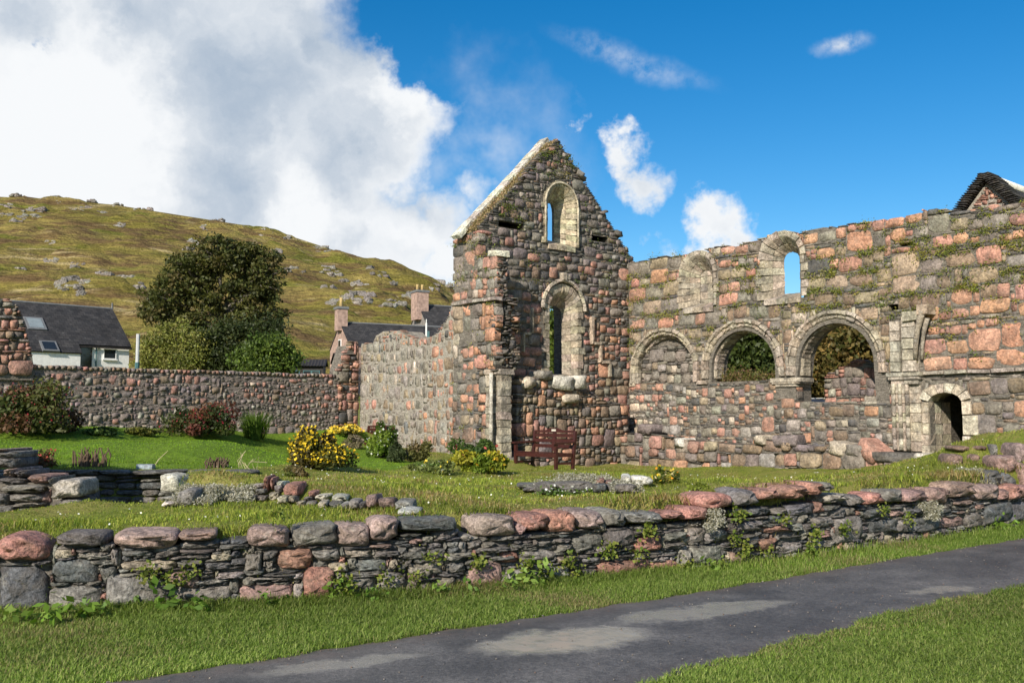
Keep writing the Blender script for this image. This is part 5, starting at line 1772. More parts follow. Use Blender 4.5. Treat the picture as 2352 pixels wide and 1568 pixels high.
def house(name, label, origin, rz, L, D, hw, hr, wallm, ov=.15, x0=0.0):
    """long side along local x from x0, front at local y=0, ridge over y=D/2"""
    r = empty(name, tuple(origin), rz, label, 'house')
    b = MB()
    b.add([(x0, 0, -1.2), (x0 + L, 0, -1.2), (x0 + L, D, -1.2), (x0, D, -1.2), (x0, 0, hw), (x0 + L, 0, hw), (x0 + L, D, hw), (x0, D, hw), (x0, D / 2, hr), (x0 + L, D / 2, hr)],
          [(0, 1, 5, 4), (2, 3, 7, 6), (1, 2, 6, 9, 5), (3, 0, 4, 8, 7), (4, 5, 9, 8), (6, 7, 8, 9)])
    b.build('walls', wallm, r)
    sl = (hr - hw) / (D / 2)
    e = .03
    slab(r, 'roof', (x0 - ov, -ov, hw - ov * sl + .12), (x0 + L + ov, -ov, hw - ov * sl + .12), (x0 + L + ov, D / 2, hr + .12), (x0 - ov, D / 2, hr + .12), .10, M_SLATE_ROOF)
    slab(r, 'roof', (x0 + L + ov, D + ov, hw - ov * sl + .12), (x0 - ov, D + ov, hw - ov * sl + .12), (x0 - ov, D / 2, hr + .12), (x0 + L + ov, D / 2, hr + .12), .10, M_SLATE_ROOF)
    b = MB(); b.tube([(x0 - ov, D / 2, hr + .10), (x0 + L + ov, D / 2, hr + .10)], .09, 6); b.build('ridge_tiles', M_LEAD, r)
    return r, sl


def wall_window(parent, x0, x1, z0, z1, y, frame=M_WFRAME, glass=M_GLASS, fw=.05, name='window', bars=True, sill=True):
    f = MB()
    f.box(x0, x0 + fw, y - .03, y + .03, z0, z1); f.box(x1 - fw, x1, y - .03, y + .03, z0, z1)
    f.box(x0 + fw, x1 - fw, y - .03, y + .03, z0, z0 + fw); f.box(x0 + fw, x1 - fw, y - .03, y + .03, z1 - fw, z1)
    fo = f.build(name, frame, parent)
    b = MB(); b.box(x0 + fw, x1 - fw, y - .005, y + .02, z0 + fw, z1 - fw); b.build('pane', glass, fo)
    if sill:
        b = MB(); b.box(x0 - .06, x1 + .06, y - .10, y + .01, z0 - .08, z0 - .004); b.build('sill', M_WFRAME, fo)
    return fo


# white cottage behind the garden wall
pR, pL = atd(297, 797, 60.0), atd(75, 818, 56.0)
o_ = np.array([pL[0], pL[1], 3.4]); rz = math.atan2(pR[1] - pL[1], pR[0] - pL[0])
LW = float(np.hypot(*(pR - pL)[:2]))
hw = pR[2] - 3.4
zr_ = atd(293, 716, 63.0)[2] - 3.4
cot, sl_ = house('white_cottage', 'white rendered cottage with a dark slate roof and skylights behind the garden wall', o_, rz, LW + 4, 6.2, hw, zr_, M_WHITE, .12, -4)
ux = lambda px: float(np.dot(atd(px, 800, 58.0)[:2] - o_[:2], [math.cos(rz), math.sin(rz)]))


def cpx(px, py):                   # cottage front plane
    n = np.array([-math.sin(rz), math.cos(rz), 0]); r = ray(px, py)
    t = np.dot(o_ - EYE, n) / np.dot(r, n); q = EYE + r * t
    return float(np.dot(q - o_, [math.cos(rz), math.sin(rz), 0])), float(q[2] - 3.4)


xa, za = cpx(182, 833); xb, zb = cpx(211, 797)
f = wall_window(cot, xa, xb, za - 1.0, zb, -.035, M_DARKW, M_GLASS, .06, 'door', sill=False)
xa, za = cpx(236.5, 824); xb, zb = cpx(267, 802)
wall_window(cot, xa, xb, za, zb, -.035)
for px in (160, 220):
    x_, _ = cpx(px, 810)
    b = MB(); b.tube([(x_, -.08, -1.0), (x_, -.08, hw - .05)], .045, 6); b.build('downpipe', M_TEAL, cot)
b = MB(); b.box(-4.1, LW + .1, -.24, -.12, hw - .16, hw - .06); b.build('gutter', M_DARKW, cot)
xa_, _ = cpx(75, 815); xb_, _ = cpx(178, 815)
b = MB(); b.box(-3.9, xb_ - .05, -.62, -.01, -1.2, hw - .46); b.build('lean_to_wall', M_WHITE, cot)
slab(cot, 'eaves_roof', (-4.1, -.75, hw - .55), (xb_, -.75, hw - .55), (xb_, .05, hw + .21), (-4.1, .05, hw + .21), .08, M_SLATE_ROOF)
for (a0, b0, a1, b1, gm) in ((65, 756, 97, 731, M_GLASS_L), (99, 806, 128, 785, M_GLASS)):
    # skylights lie in the roof plane
    def roofpt(px, py):
        best = None
        r = ray(px, py)
        c_, s_ = math.cos(rz), math.sin(rz)
        n = np.array([s_ * sl_, -c_ * sl_, 1.0]); p0 = o_ + np.array([0, 0, hw + .17])
        t = np.dot(p0 - EYE, n) / np.dot(r, n); q = EYE + r * t - o_
        return float(q[0] * c_ + q[1] * s_), float(-q[0] * s_ + q[1] * c_), float(q[2])
    (xa, ya, za), (xb, yb, zb) = roofpt(a0, b0), roofpt(a1, b1)
    fo = slab(cot, 'skylight', (xa, ya, hw + ya * sl_ + .22), (xb, ya, hw + ya * sl_ + .22), (xb, yb, hw + yb * sl_ + .22), (xa, yb, hw + yb * sl_ + .22), .1, M_LEAD)
    ex, ey = (xb - xa) * .12, (yb - ya) * .12
    slab(fo, 'pane', (xa + ex, ya + ey, hw + (ya + ey) * sl_ + .235), (xb - ex, ya + ey, hw + (ya + ey) * sl_ + .235), (xb - ex, yb - ey, hw + (yb - ey) * sl_ + .235), (xa + ex, yb - ey, hw + (yb - ey) * sl_ + .235), .02, gm)
b = MB(); b.tube([(LW + .1, 3.1, zr_ + .1), (LW + .1, 3.1, zr_ + .5)], .05, 5); b.build('ridge_finial', M_LEAD, cot)


def chimney(parent, x, y, z0, z1, w_, d, mat, pots):
    b = MB(); b.box(x - w_ / 2, x + w_ / 2, y - d / 2, y + d / 2, z0, z1 - .2)
    c = b.build('chimney', mat, parent)
    b = MB(); b.box(x - w_ / 2 - .08, x + w_ / 2 + .08, y - d / 2 - .08, y + d / 2 + .08, z1 - .198, z1); b.build('chimney_cap', M_LEAD, c)
    for px_, h, r in pots:
        b = MB(); b.tube([(x + px_, y, z1), (x + px_, y, z1 + h * .9), (x + px_, y, z1 + h)], [r, r * .85, r], 8); b.build('chimney_pot', M_POT, c, True)
    return c


# pink house: gable end towards us, ridge running away to the right
YH = 78.0
ga = atd(782, 743, YH)
phi = math.radians(28)                    # ridge heading, measured from +X
ex, ey = np.array([math.cos(phi), math.sin(phi), 0]), np.array([-math.sin(phi), math.cos(phi), 0])
Dh = 5.4
zg = 3.2
hr_ = ga[2] - zg
hw_ = atd(745, 800, YH - 1)[2] - zg
o_ = np.array([ga[0], ga[1], zg]) - ey * Dh / 2
hs, _ = house('pink_house', 'pink stone house with chimney and slate roof left of the ruin', o_, phi, 13, Dh, hw_, hr_, M_PINKST, .05)
chimney(hs, .05, Dh / 2, hr_ - .6, atd(782, 705, YH)[2] - zg, .8, .95, M_PINKST, [(0, .75, .17)])
for (y0_, y1_, z0_, z1_) in ((Dh / 2 - .35, Dh / 2 + .35, hr_ - 2.3, hr_ - 1.3),):
    b = MB(); b.box(-.06, .02, y0_, y1_, z0_, z1_); fo = b.build('window', M_WFRAME, hs)
    b = MB(); b.box(-.08, -.062, y0_ + .08, y1_ - .08, z0_ + .08, z1_ - .08); b.build('pane', M_GLASS, fo)
b = MB(); b.box(-.06, .02, Dh / 2 - .42, Dh / 2 + .38, .6, hr_ - 3.4); fo = b.build('window', M_WFRAME, hs)
b = MB(); b.box(-.08, -.062, Dh / 2 - .34, Dh / 2 + .30, .7, hr_ - 3.5); b.build('pane', M_GLASS, fo)
b = MB()
yc, zc = Dh / 2 - .55, hr_ - 2.75
b.add([(-.75, yc - .75, zc - .5), (0, yc - .75, zc - .5), (0, yc, zc + .3), (-.75, yc, zc + .3), (-.75, yc + .75, zc - .5), (0, yc + .75, zc - .5)], [(0, 1, 2, 3), (3, 2, 5, 4)])
b.add([(-.75, yc - .75, zc - .58), (0, yc - .75, zc - .58), (0, yc, zc + .2), (-.75, yc, zc + .2), (-.75, yc + .75, zc - .58), (0, yc + .75, zc - .58)], [(3, 2, 1, 0), (4, 5, 2, 3), (0, 1, 5, 4)])
b.build('porch_roof', M_SLATE_ROOF, hs)
for s in (-.65, .65):
    b = MB(); b.tube([(-.65, yc + s, zc - .5), (0, yc + s, zc - 1.3)], .05, 5); b.build('porch_bracket', M_DARKW, hs)
b = MB(); b.box(-.13, 0, .0, Dh, hw_ - .1, hw_ - .02)
# grey house behind it
YB = 92.0
ga = atd(962, 702, YB)
hr2 = ga[2] - 3.2
o_ = np.array([ga[0], ga[1], 3.2]) - ey * 3.3
h2_, _ = house('grey_house', 'grey house with a broad chimney, mostly hidden behind the ruin', o_, phi, 12, 6.6, atd(931, 748, YB)[2] - 3.2 - 1.2, hr2, M_GREYST, .05)
chimney(h2_, .1, 3.3, hr2 - 1.4, atd(960, 668, YB)[2] - 3.2, 1.2, 1.5, M_PINKST, [(-.25, .6, .16), (.25, .6, .16)])
# little grey house glimpsed through the lower gable window
p = atd(1266, 850, 62.0)
house('small_house', 'corner of a small grey house seen through the lower gable window', np.array([p[0] - 5.0, p[1], .8]), -.1, 5.25, 5, atd(1270, 772, 62)[2] - .8, atd(1270, 735, 62)[2] - .8, M_GREYST, .12)

# slate-roofed chapel peering over the wall at the upper right
apx = atd(2267, 419, 27.0)
chp = empty('stone_chapel', (apx[0], apx[1], 0), ANG_B, 'rubble gable of a small slate-roofed chapel peering over the wall at top right', 'chapel')
zA = apx[2]
HWc = 3.2
slope = math.tan(math.radians(50))
gp_ = [(-HWc, zA - HWc * slope), (HWc, zA - HWc * slope), (0, zA)]
b = MB()
b.add([(0.0, -HWc, 0), (0.0, HWc, 0), (9, HWc, 0), (9, -HWc, 0), (0.0, -HWc, zA - HWc * slope), (0.0, HWc, zA - HWc * slope), (9, HWc, zA - HWc * slope), (9, -HWc, zA - HWc * slope), (0.0, 0, zA), (9, 0, zA)],
      [(0, 4, 8, 5, 1), (2, 6, 9, 7, 3), (0, 3, 7, 4), (1, 5, 6, 2), (4, 7, 9, 8), (5, 8, 9, 6)])
b.build('walls', M_MORTAR_PALE, chp)
# gable rubble (gable looks along -x): stones turned a quarter
gs = masonry(-2.2, 2.2, zA - 2.6, zA, .05, lambda U, V: V < zA - .12 - np.abs(U) * slope, hc=(4, 7), sl=(1, 2), sgap=.4, bigp=.8, asp=(.9, 1.7))
cs = [((.07 + RNG.uniform(-.02, .02), -(u + w_ / 2), v + h / 2), (0, RNG.uniform(-.05, .05), -math.pi / 2), (w_ * .94, .25, h * .94), pick([(PINK, 3), (LGREY, 2), (GREY, 2), (TAN, 1)]), 'round') for u, v, w_, h in gs]
for k in range(70):      # stepped slates along both verges
    f = k / 70
    for s in (-1, 1):
        y = s * (HWc + .1) * f
        z = zA + .22 - HWc * slope * f
        cs.append(((.12, y, z), (0, s * .12, -math.pi / 2), (.34, .75, .05), vary((.065, .062, .06)), 'slate'))
place_stones(chp, cs, 299)
for s in (-1, 1):
    a = (.2, s * (HWc + .15), zA - (HWc + .15) * slope + .10); bq = (9.3, a[1], a[2]); c = (9.3, 0, zA + .14); d = (.2, 0, zA + .14)
    slab(chp, 'roof', *((a, bq, c, d) if s < 0 else (bq, a, d, c)), .08, M_SLATE_ROOF)
b = MB(); b.tube([(.3, 0, zA + .16), (9.3, 0, zA + .16)], .12, 8); b.build('ridge_stones', plain('ridge_lime', (.6, .58, .52)), chp, True)

# dark shed
p = atd(702, 858, 58.0)
sh = empty('garden_shed', (p[0], p[1], p[2] - 1.6), .12, 'dark low shed with a corrugated roof beside the pink house', 'shed')
b = MB(); b.box(-1.05, 1.05, 0, 2, 0, 2.05); b.build('walls', M_DARKW, sh)
V, Fc = [], []
NCR = 26
for i in range(NCR + 1):
    x = -1.2 + 2.4 * i / NCR; zz = .025 * (i % 2)
    V += [(x, -.25, 2.05 + zz), (x, 1.1, 2.52 + zz), (x, 2.2, 2.1 + zz)]
for i in range(NCR):
    for k in range(2):
        Fc.append((i * 3 + k, i * 3 + 3 + k, i * 3 + 4 + k, i * 3 + 1 + k))
b = MB(); b.add(V, Fc); b.build('roof', M_DARKW, sh)
for x in (-.6, .1, .6):
    wall_window(sh, x - .25, x + .25, 1.15, 1.8, -.035, M_TEAL, M_GLASS, .05, sill=False)

# posts
p = atd(315, 842, 52.0)
ps_ = empty('utility_post', (p[0], p[1], 2.6), 0, 'slim pale metal post between the white cottage and the willow bush', 'post')
zt = atd(315, 767, 52.0)[2] - 2.6
b = MB(); b.tube([(0, 0, 0), (0, 0, zt * .55)], .13, 8); b.build('sleeve', M_TEAL, ps_)
b = MB(); b.tube([(0, 0, zt * .5), (0, 0, zt)], .10, 8); b.build('shaft', M_METAL, ps_)
p = atd(979, 790, 60.0)
ps_ = empty('white_post', (p[0], p[1], 2.5), 0, 'thin white post with a small green bracket in front of the grey house', 'post')
zt = atd(979, 742, 60.0)[2] - 2.5
b = MB(); b.tube([(0, 0, 0), (0, 0, zt)], .055, 7); b.tube([(0, 0, zt), (0, 0, zt + .25)], .03, 6); b.build('shaft', M_WFRAME, ps_)
b = MB(); b.box(.05, .2, -.06, .06, zt - 1.1, zt - .5); b.build('bracket', M_TEAL, ps_)

# parked car behind the arch
p = atd(1880, 940, 46.0)
zc = atd(1880, 917, 46.0)[2] - 1.48
car = empty('parked_car', (p[0], p[1], zc), .05, 'dark blue estate car half hidden behind the arcade wall', 'car')
M_CAR = plain('car_paint', (.022, .028, .045), .22, .05, 3, .001, .05, .6)
M_TYRE = plain('tyre', (.02, .02, .02), .8)
prof = [(-2.2, .35), (2.2, .35), (2.25, .6), (2.2, .85), (1.35, .98), (.6, 1.42), (-.2, 1.48), (-1.7, 1.44), (-2.2, 1.0), (-2.28, .7)]
V, Fc = [], []
for y, inset in ((-.86, 0), (.86, 0)):
    for x, z in prof:
        V.append((x, y * (1 - .16 * max(0, (z - .9) / .55)), z))
n = len(prof)
Fc = [tuple(range(n))[::-1], tuple(range(n, 2 * n))] + [(i, (i + 1) % n, (i + 1) % n + n, i + n) for i in range(n)]
b = MB(); b.add(V, Fc); body = b.build('body', M_CAR, car)
for y, s in ((-.80, -1), (.80, 1)):
    for (x0, x1) in ((-1.95, -1.1), (-1.05, -.1), (-.05, .75)):
        b = MB(); b.hexa([(x0, s * .865, .98), (x1 + .15, s * .865, .98), (x1 + .15, s * .845, .98), (x0, s * .845, .98), (x0 + .1, s * .755, 1.37), (x1, s * .755, 1.37), (x1, s * .735, 1.37), (x0 + .1, s * .735, 1.37)]); b.build('window', M_GLASS, car)
    for x in (-1.4, 1.4):
        b = MB(); b.tube([(x, s * .72, .33), (x, s * .90, .33)], .33, 16); wh = b.build('wheel', M_TYRE, car)
        b = MB(); b.tube([(x, s * .89, .33), (x, s * .915, .33)], .2, 12); b.build('rim', M_METAL, wh)
    b = MB(); b.box(2.1, 2.24, s * .55 - .15, s * .55 + .15, .66, .82); b.build('headlight', M_WFRAME, car)
    b = MB(); b.tube([(-1.6, s * .6, 1.50), (.1, s * .6, 1.53)], .02, 6); b.build('roof_rail', M_METAL, car)

# ------------------------------------------------------------------ hill rocks
OUT = [(20, 210, 120, 250), (110, 275, 255, 320), (60, 345, 150, 390), (130, 325, 200, 355), (330, 195, 415, 225), (340, 225, 460, 270), (245, 205, 300, 240), (440, 275, 580, 300), (630, 303, 685, 320), (745, 370, 815, 410), (1330, 340, 1420, 370), (1490, 385, 1580, 425), (1600, 385, 1720, 440), (1650, 425, 1830, 482), (1740, 530, 1815, 575), (1270, 495, 1305, 530), (1205, 485, 1240, 505), (1180, 535, 1220, 555), (290, 600, 360, 632), (440, 620, 560, 665), (320, 720, 490, 810), (480, 790, 540, 840), (510, 735, 560, 780), (620, 675, 710, 715), (740, 705, 850, 735), (850, 720, 910, 810), (100, 655, 150, 680), (1960, 645, 2120, 722), (1880, 680, 1940, 705), (2130, 680, 2190, 720), (2170, 800, 2350, 900), (2000, 510, 2100, 565), (830, 265, 960, 300), (690, 240, 780, 285), (1820, 640, 1900, 700), (2090, 860, 2140, 905), (315, 475, 355, 520), (205, 320, 255, 348), (70, 180, 140, 200), (20, 255, 70, 280), (0, 310, 60, 340), (560, 222, 610, 238), (1430, 383, 1465, 402), (1290, 380, 1350, 430)]
HRK = [(x0 * .36, y0 * .36 + 376.3, x1 * .36, y1 * .36 + 376.3) for x0, y0, x1, y1 in OUT]
HRK += [(x0 * .33 + 658.6, y0 * .33 + 564.5, x1 * .33 + 658.6, y1 * .33 + 564.5) for x0, y0, x1, y1 in
        [(590, 170, 680, 220), (370, 310, 470, 380), (480, 350, 580, 420), (620, 370, 800, 425), (820, 320, 870, 360), (300, 370, 340, 420), (720, 230, 770, 270), (240, 280, 320, 295), (540, 130, 590, 170), (980, 230, 1140, 320), (360, 225, 420, 260), (420, 240, 560, 290), (200, 0, 300, 50)]]
M_CRAG = stone_material('crag_rock', 6, .6, .25)
ROCKS = []
for (x0, y0, x1, y1) in HRK:
    pc = hill_hit((x0 + x1) / 2, (y0 + y1) / 2 + 2)
    k = pc.y / F
    wd, ht = (x1 - x0) * k, (y1 - y0) * k
    big = wd > 5.5
    Vs, Fs, Cs, n = [], [], [], 0
    for q in range(max(8, int(wd * ht / 1.0))):
        fx = RNG.uniform(-.5, .5)
        px = (x0 + x1) / 2 + fx * (x1 - x0); py = (y0 + y1) / 2 + RNG.uniform(-.42, .42) * (y1 - y0) * (1 - abs(fx))
        pq = hill_hit(px, py)
        s = RNG.uniform(.35, 1.15) * min(2.6, max(.9, .55 * math.sqrt(wd * ht)))
        pq.z -= .24 * s; pq.y += .45 * s
        if y0 < float(np.interp(px, [q_[0] for q_ in SKYL], [q_[1] for q_ in SKYL])) + 12: s *= .8; pq.z -= .12
        v, f = PROTO['nblock'][RNG.randrange(26)]
        R = np.array(Matrix.Rotation(RNG.uniform(-.6, .6), 3, 'Z') @ Matrix.Rotation(RNG.uniform(-.25, .25), 3, 'Y') @ Matrix.Rotation(RNG.uniform(-.6, .0), 3, 'X'))
        vv = (v * np.array([s * RNG.uniform(.8, 1.9), s * 1.5, s * RNG.uniform(.45, .95)])) @ R.T + np.array(pq) - np.array(pc)
        Vs.append(vv); Fs.append(f + n); n += len(v); Cs.append(np.tile(vary(RNG.choice([(.36, .34, .305), (.31, .29, .26), (.22, .205, .185), (.33, .30, .265)])), (len(v), 1)))
    me = mesh_np('rock_outcrop', np.vstack(Vs), np.vstack(Fs), M_CRAG, np.vstack(Cs), False)
    o = bpy.data.objects.new('rock_outcrop', me); o.location = pc
    mx, my = (x0 + x1) / 2, (y0 + y1) / 2
    sky_y = float(np.interp(mx, [q[0] for q in SKYL], [q[1] for q in SKYL]))
    down = (my - sky_y)
    high = 'on the skyline' if down < 16 else ('high up the hill' if down < 70 else ('halfway up the hill' if down < 150 else 'low on the hill'))
    where = 'at the left edge' if mx < 60 else ('above the cottage skylights' if mx < 130 else ('above the white cottage' if mx < 330 else ('above the big tree' if mx < 600 else ('just right of the big tree' if mx < 720 else ('above the pink house' if mx < 880 else 'beside the grey house chimney')))))
    lab = ('broad grey crag ' if big else 'small rock outcrop ') + high + ' ' + where
    ROCKS.append((lab, mx, o))
    link(o, None, lab, 'rock', 'rock outcrops on the hill')
for lab in {r_[0] for r_ in ROCKS}:
    same = sorted((r_[1], i) for i, r_ in enumerate(ROCKS) if r_[0] == lab)
    if len(same) > 1:
        for k, (_, i) in enumerate(same):
            wd_ = ('leftmost', 'second from left', 'third from left', 'fourth from left', 'fifth from left', 'sixth from left', 'seventh from left', 'eighth from left')[k]
            ROCKS[i][2]['label'] = wd_ + ' ' + lab

# ------------------------------------------------------------------ plants
def ball(n, c, r, rng=NR, shell=.55):
    d = rng.normal(size=(n, 3)); d /= np.linalg.norm(d, axis=1, keepdims=True)
    rad = shell + (1 - shell) * rng.random(n) ** .6
    return np.array(c) + d * rad[:, None] * np.array(r)


def bush(name, label, cat, base, size, n, leaf, cols, flowers=None, lumps=14, stems=9, group=None, flat=.8, clump=.22):
    """base point, (rx, ry, height); irregular lumps of leaves on stems"""
    rx, ry, h = size[0] * 1.17, size[1] * 1.1, size[2] * 1.04
    root = empty(name, tuple(base), RNG.uniform(0, 6), label, cat, group)
    cs = []
    for k in range(lumps):
        d = NR.normal(size=3); d /= np.linalg.norm(d)
        f = NR.uniform(.3, .88)
        if k % 3 == 0:      # skirt of leaves down to the ground
            a_ = NR.uniform(0, 6.28); q_ = NR.uniform(.35, .8)
            cs.append((math.cos(a_) * rx * q_, math.sin(a_) * ry * q_, h * NR.uniform(.12, .3)))
            continue
        cs.append((d[0] * rx * f, d[1] * ry * f, h * .46 + d[2] * h * .46 * f * flat * 1.2))
    per = n // lumps
    P, Cc = [], []
    for c in cs:
        s = NR.uniform(.45, 1.2)
        q = ball(per, c, (rx * .40 * s, ry * .40 * s, h * .30 * s), shell=.35)
        P.append(q)
        base_c = tints(1, cols, .25)[0]
        Cc.append(base_c * NR.uniform(.65, 1.4, (per, 1)))
    P = np.vstack(P); Cc = np.vstack(Cc)
    keep = P[:, 2] > .02
    P, Cc = P[keep], Cc[keep]
    leaf_object('foliage', P, NR.uniform(leaf * .6, leaf * 1.3, len(P)), Cc, root)
    b = MB()
    for k in range(stems):
        c = cs[k % len(cs)]
        b.tube([(RNG.uniform(-.05, .05), RNG.uniform(-.05, .05), -.05), (c[0] * .5, c[1] * .5, c[2] * .55), c], [.018, .013, .006], 5)
    b.build('stems', M_TWIG, root)
    if flowers:
        nf, fs, fc, up = flowers
        idx = NR.choice(len(P), nf)
        Q = P[idx] * np.array([1.08, 1.08, 1.05]) + np.array([0, 0, .02])
        keep = Q[:, 2] > h * .12
        Q = Q[keep]
        leaf_object('flowers', Q, NR.uniform(fs * .7, fs * 1.2, len(Q)), tints(len(Q), fc, .15), root, M_PETAL, elong=.95, kind='stuff')
    return root


def mpp(p):      # metres per measured pixel at a point
    return p.y / F


def bush_px(name, label, cat, x0, y0, x1, y1, n, leaf, cols, flowers=None, dy=.8, **kw):
    p = gp((x0 + x1) / 2, y1)
    k = mpp(p)
    rx = (x1 - x0) / 2 * k
    p = Vector(p) + Vector((0, rx * dy * .6, 0))
    p.z = gz(p.x, p.y)
    zt = EYE[2] + ray((x0 + x1) / 2, y0)[2] / ray((x0 + x1) / 2, y0)[1] * p.y
    return bush(name, label, cat, p, (rx, rx * dy, max(.15, zt - p.z)), n, leaf, cols, flowers, **kw)


FU = [(.05, .065, .016), (.07, .075, .02), (.036, .052, .014), (.11, .055, .025)]
bush_px('fuchsia_bush', 'large dark fuchsia bush at the left edge, red-tipped, by the garden wall', 'bush', -90, 872, 172, 998, 9000, .055, FU, (500, .024, [(.26, .02, .03), (.20, .03, .05)], 0), lumps=24)
bush_px('fuchsia_bush', 'rounded fuchsia bush with red flowers in front of the middle of the garden wall', 'bush', 362, 921, 535, 1007, 7000, .05, FU + [(.13, .05, .03)], (600, .026, [(.32, .025, .05), (.26, .03, .04)], 0), lumps=20)
bush_px('yellow_flower_bush', 'round bush covered in yellow flowers on the lawn edge', 'bush', 632, 978, 796, 1073, 9000, .035, [(.07, .075, .015), (.10, .09, .02), (.06, .05, .015)], (2600, .024, [(.72, .50, .02), (.80, .60, .05), (.62, .42, .02)], 0), lumps=20)
bush_px('yellow_flower_patch', 'low yellow flower clump against the grey chancel wall', 'flowers', 752, 976, 832, 1006, 1600, .04, [(.12, .13, .03), (.16, .16, .04)], (500, .045, [(.75, .5, .03), (.8, .62, .1)], 0))
bush_px('tall_daisy_plant', 'tall leafy green plant with white flowers before the half hidden bench', 'plant', 818, 972, 922, 1052, 4200, .04, [(.12, .19, .02), (.17, .24, .03), (.08, .13, .02)], (90, .035, [(.8, .8, .75)], 0), dy=.7)
bush_px('dark_lavender_plant', 'dark low shrub just right of the tall daisy plant', 'plant', 890, 1010, 935, 1062, 2000, .035, [(.04, .055, .02), (.06, .08, .03)])
bush_px('faded_perennial_clump', 'faded brownish perennial clump before the chancel wall', 'plant', 930, 1004, 1000, 1062, 2600, .035, [(.15, .14, .04), (.11, .11, .03), (.20, .15, .07)])
bush_px('grey_heath_clump', 'greyish dry clump between the yellow flowers and the tall daisy plant', 'plant', 770, 1000, 838, 1030, 1600, .04, [(.24, .20, .15), (.20, .17, .10), (.14, .14, .05)])
bush_px('rose_bush', 'dark green rose bush beside the foot of the broken stub', 'bush', 1032, 1000, 1130, 1062, 4200, .045, [(.04, .075, .018), (.06, .10, .02), (.09, .13, .03)], (26, .05, [(.55, .12, .10)], 0))
bush_px('golden_leaved_plant', 'spreading yellow-green leafy plant left of the red-brown bench', 'plant', 1042, 1034, 1172, 1087, 4200, .05, [(.24, .28, .03), (.34, .32, .03), (.14, .20, .02)], (60, .05, [(.75, .45, .04)], 0), dy=.6)
bush_px('leafy_bed_plant', 'low dark leafy bed plant with a few white blooms left of the golden-leaved plant', 'plant', 935, 1050, 1045, 1086, 3200, .035, [(.07, .12, .02), (.10, .15, .03), (.15, .18, .05)], (40, .035, [(.8, .78, .7), (.75, .55, .05)], 0), dy=.6)
bush_px('orange_flower_plant', 'small bushy plant with orange flowers at the end of the white rocks', 'plant', 1505, 1074, 1562, 1112, 1500, .032, [(.14, .16, .03), (.2, .2, .04), (.09, .12, .02)], (120, .03, [(.8, .34, .03), (.75, .55, .05), (.7, .6, .3)], 0))
bush_px('weedy_clump', 'light green weedy clump in the gap of the boulder row', 'plant', 1585, 1130, 1655, 1166, 900, .035, [(.17, .21, .03), (.22, .24, .05)], None)
bush_px('garden_herb_patch', 'low green herb patch between the two fuchsia bushes', 'plant', 186, 976, 262, 1002, 1300, .05, [(.06, .11, .02), (.09, .14, .03)], None)
bush_px('ochre_plant_row', 'thin yellowish plant row at the garden wall foot left of the middle fuchsia', 'plant', 280, 980, 365, 1000, 900, .05, [(.16, .16, .03), (.10, .11, .03)], None)
bush_px('russet_sprig_plant', 'straggly russet plant at the left edge behind the ruined wall end', 'plant', 20, 1030, 120, 1082, 900, .03, [(.14, .08, .04), (.11, .09, .03), (.16, .14, .05)], (60, .025, [(.35, .06, .04)], 0))
bush_px('heather_tuft', 'brownish heathery tuft crowning the turf bank left of the yellow bush', 'plant', 630, 1066, 720, 1098, 1700, .03, [(.12, .11, .03), (.16, .12, .05), (.10, .12, .03)], None, dy=.6)

# spiky grass clump by the wall
p = gp(585, 1009)
n = 320
root = empty('iris_clump', tuple(p), 0, 'clump of long green blade leaves right of the middle fuchsia', 'plant')
V, Fq, Cc = [], [], []
for k in range(n):
    a = NR.uniform(0, 6.28); r0 = NR.uniform(0, .32); L = NR.uniform(.45, .85); ln = NR.uniform(.1, .45); w_ = .012
    b0 = np.array([math.cos(a) * r0, math.sin(a) * r0 * .7, 0]); d = np.array([math.cos(a), math.sin(a), 0]); s = np.array([-d[1], d[0], 0]) * w_
    i0 = len(V)
    V += [b0 - s, b0 + s, b0 + d * ln * .4 + [0, 0, L * .7] + s, b0 + d * ln * .4 + [0, 0, L * .7] - s, b0 + d * ln * 1.1 + [0, 0, L] + s * .1, b0 + d * ln * 1.1 + [0, 0, L] - s * .1]
    Fq += [(i0, i0 + 1, i0 + 2, i0 + 3), (i0 + 3, i0 + 2, i0 + 4, i0 + 5)]
    c = tints(1, [(.08, .14, .02), (.12, .19, .03)])[0]
    Cc += [c] * 6
me = mesh_np('blades', np.array(V), np.array(Fq), M_GRASS, np.array(Cc)); link(bpy.data.objects.new('blades', me), root)

# cut-back twig stumps and dry stalks at the lawn edge
for (x0, x1, y1, hh, nm) in ((165, 245, 1072, 40, 'upright cut-back brown shrub stumps on the lawn edge left of the small grey block'), (478, 520, 1082, 22, 'short cut-back brown twigs on the lawn edge right of the small grey block')):
    p = atd((x0 + x1) / 2, y1, 14.1); p[2] = gz(p[0], p[1])
    root = empty('cut_shrub', tuple(p), 0, nm, 'shrub stump')
    b = MB(); k_ = 14.1 / F
    for q in range(34):
        x = RNG.uniform(-.5, .5) * (x1 - x0) * k_; y = RNG.uniform(-.12, .12); h = RNG.uniform(.4, 1.0) * hh * k_ * 1.1
        b.tube([(x, y, -.03), (x + RNG.uniform(-.03, .03), y, h * .6), (x + RNG.uniform(-.07, .07), y + RNG.uniform(-.03, .03), h)], [.016, .013, .009], 5)
    b.build('twigs', M_TWIG, root)
p = atd(331, 1083, 13.95)
sb = empty('small_grey_block', tuple(p), .1, 'small bluish grey stone block on the lawn edge', 'block')
q = [(-.115, 0, 0), (.115, 0, 0), (.115, 0, .105), (-.115, 0, .105), (-.115, .16, 0), (.115, .16, 0), (.115, .16, .105), (-.115, .16, .105)]
chamfer_hex(q, M_STONE, 'block', sb, (.26, .31, .34), .06, 1, .002)
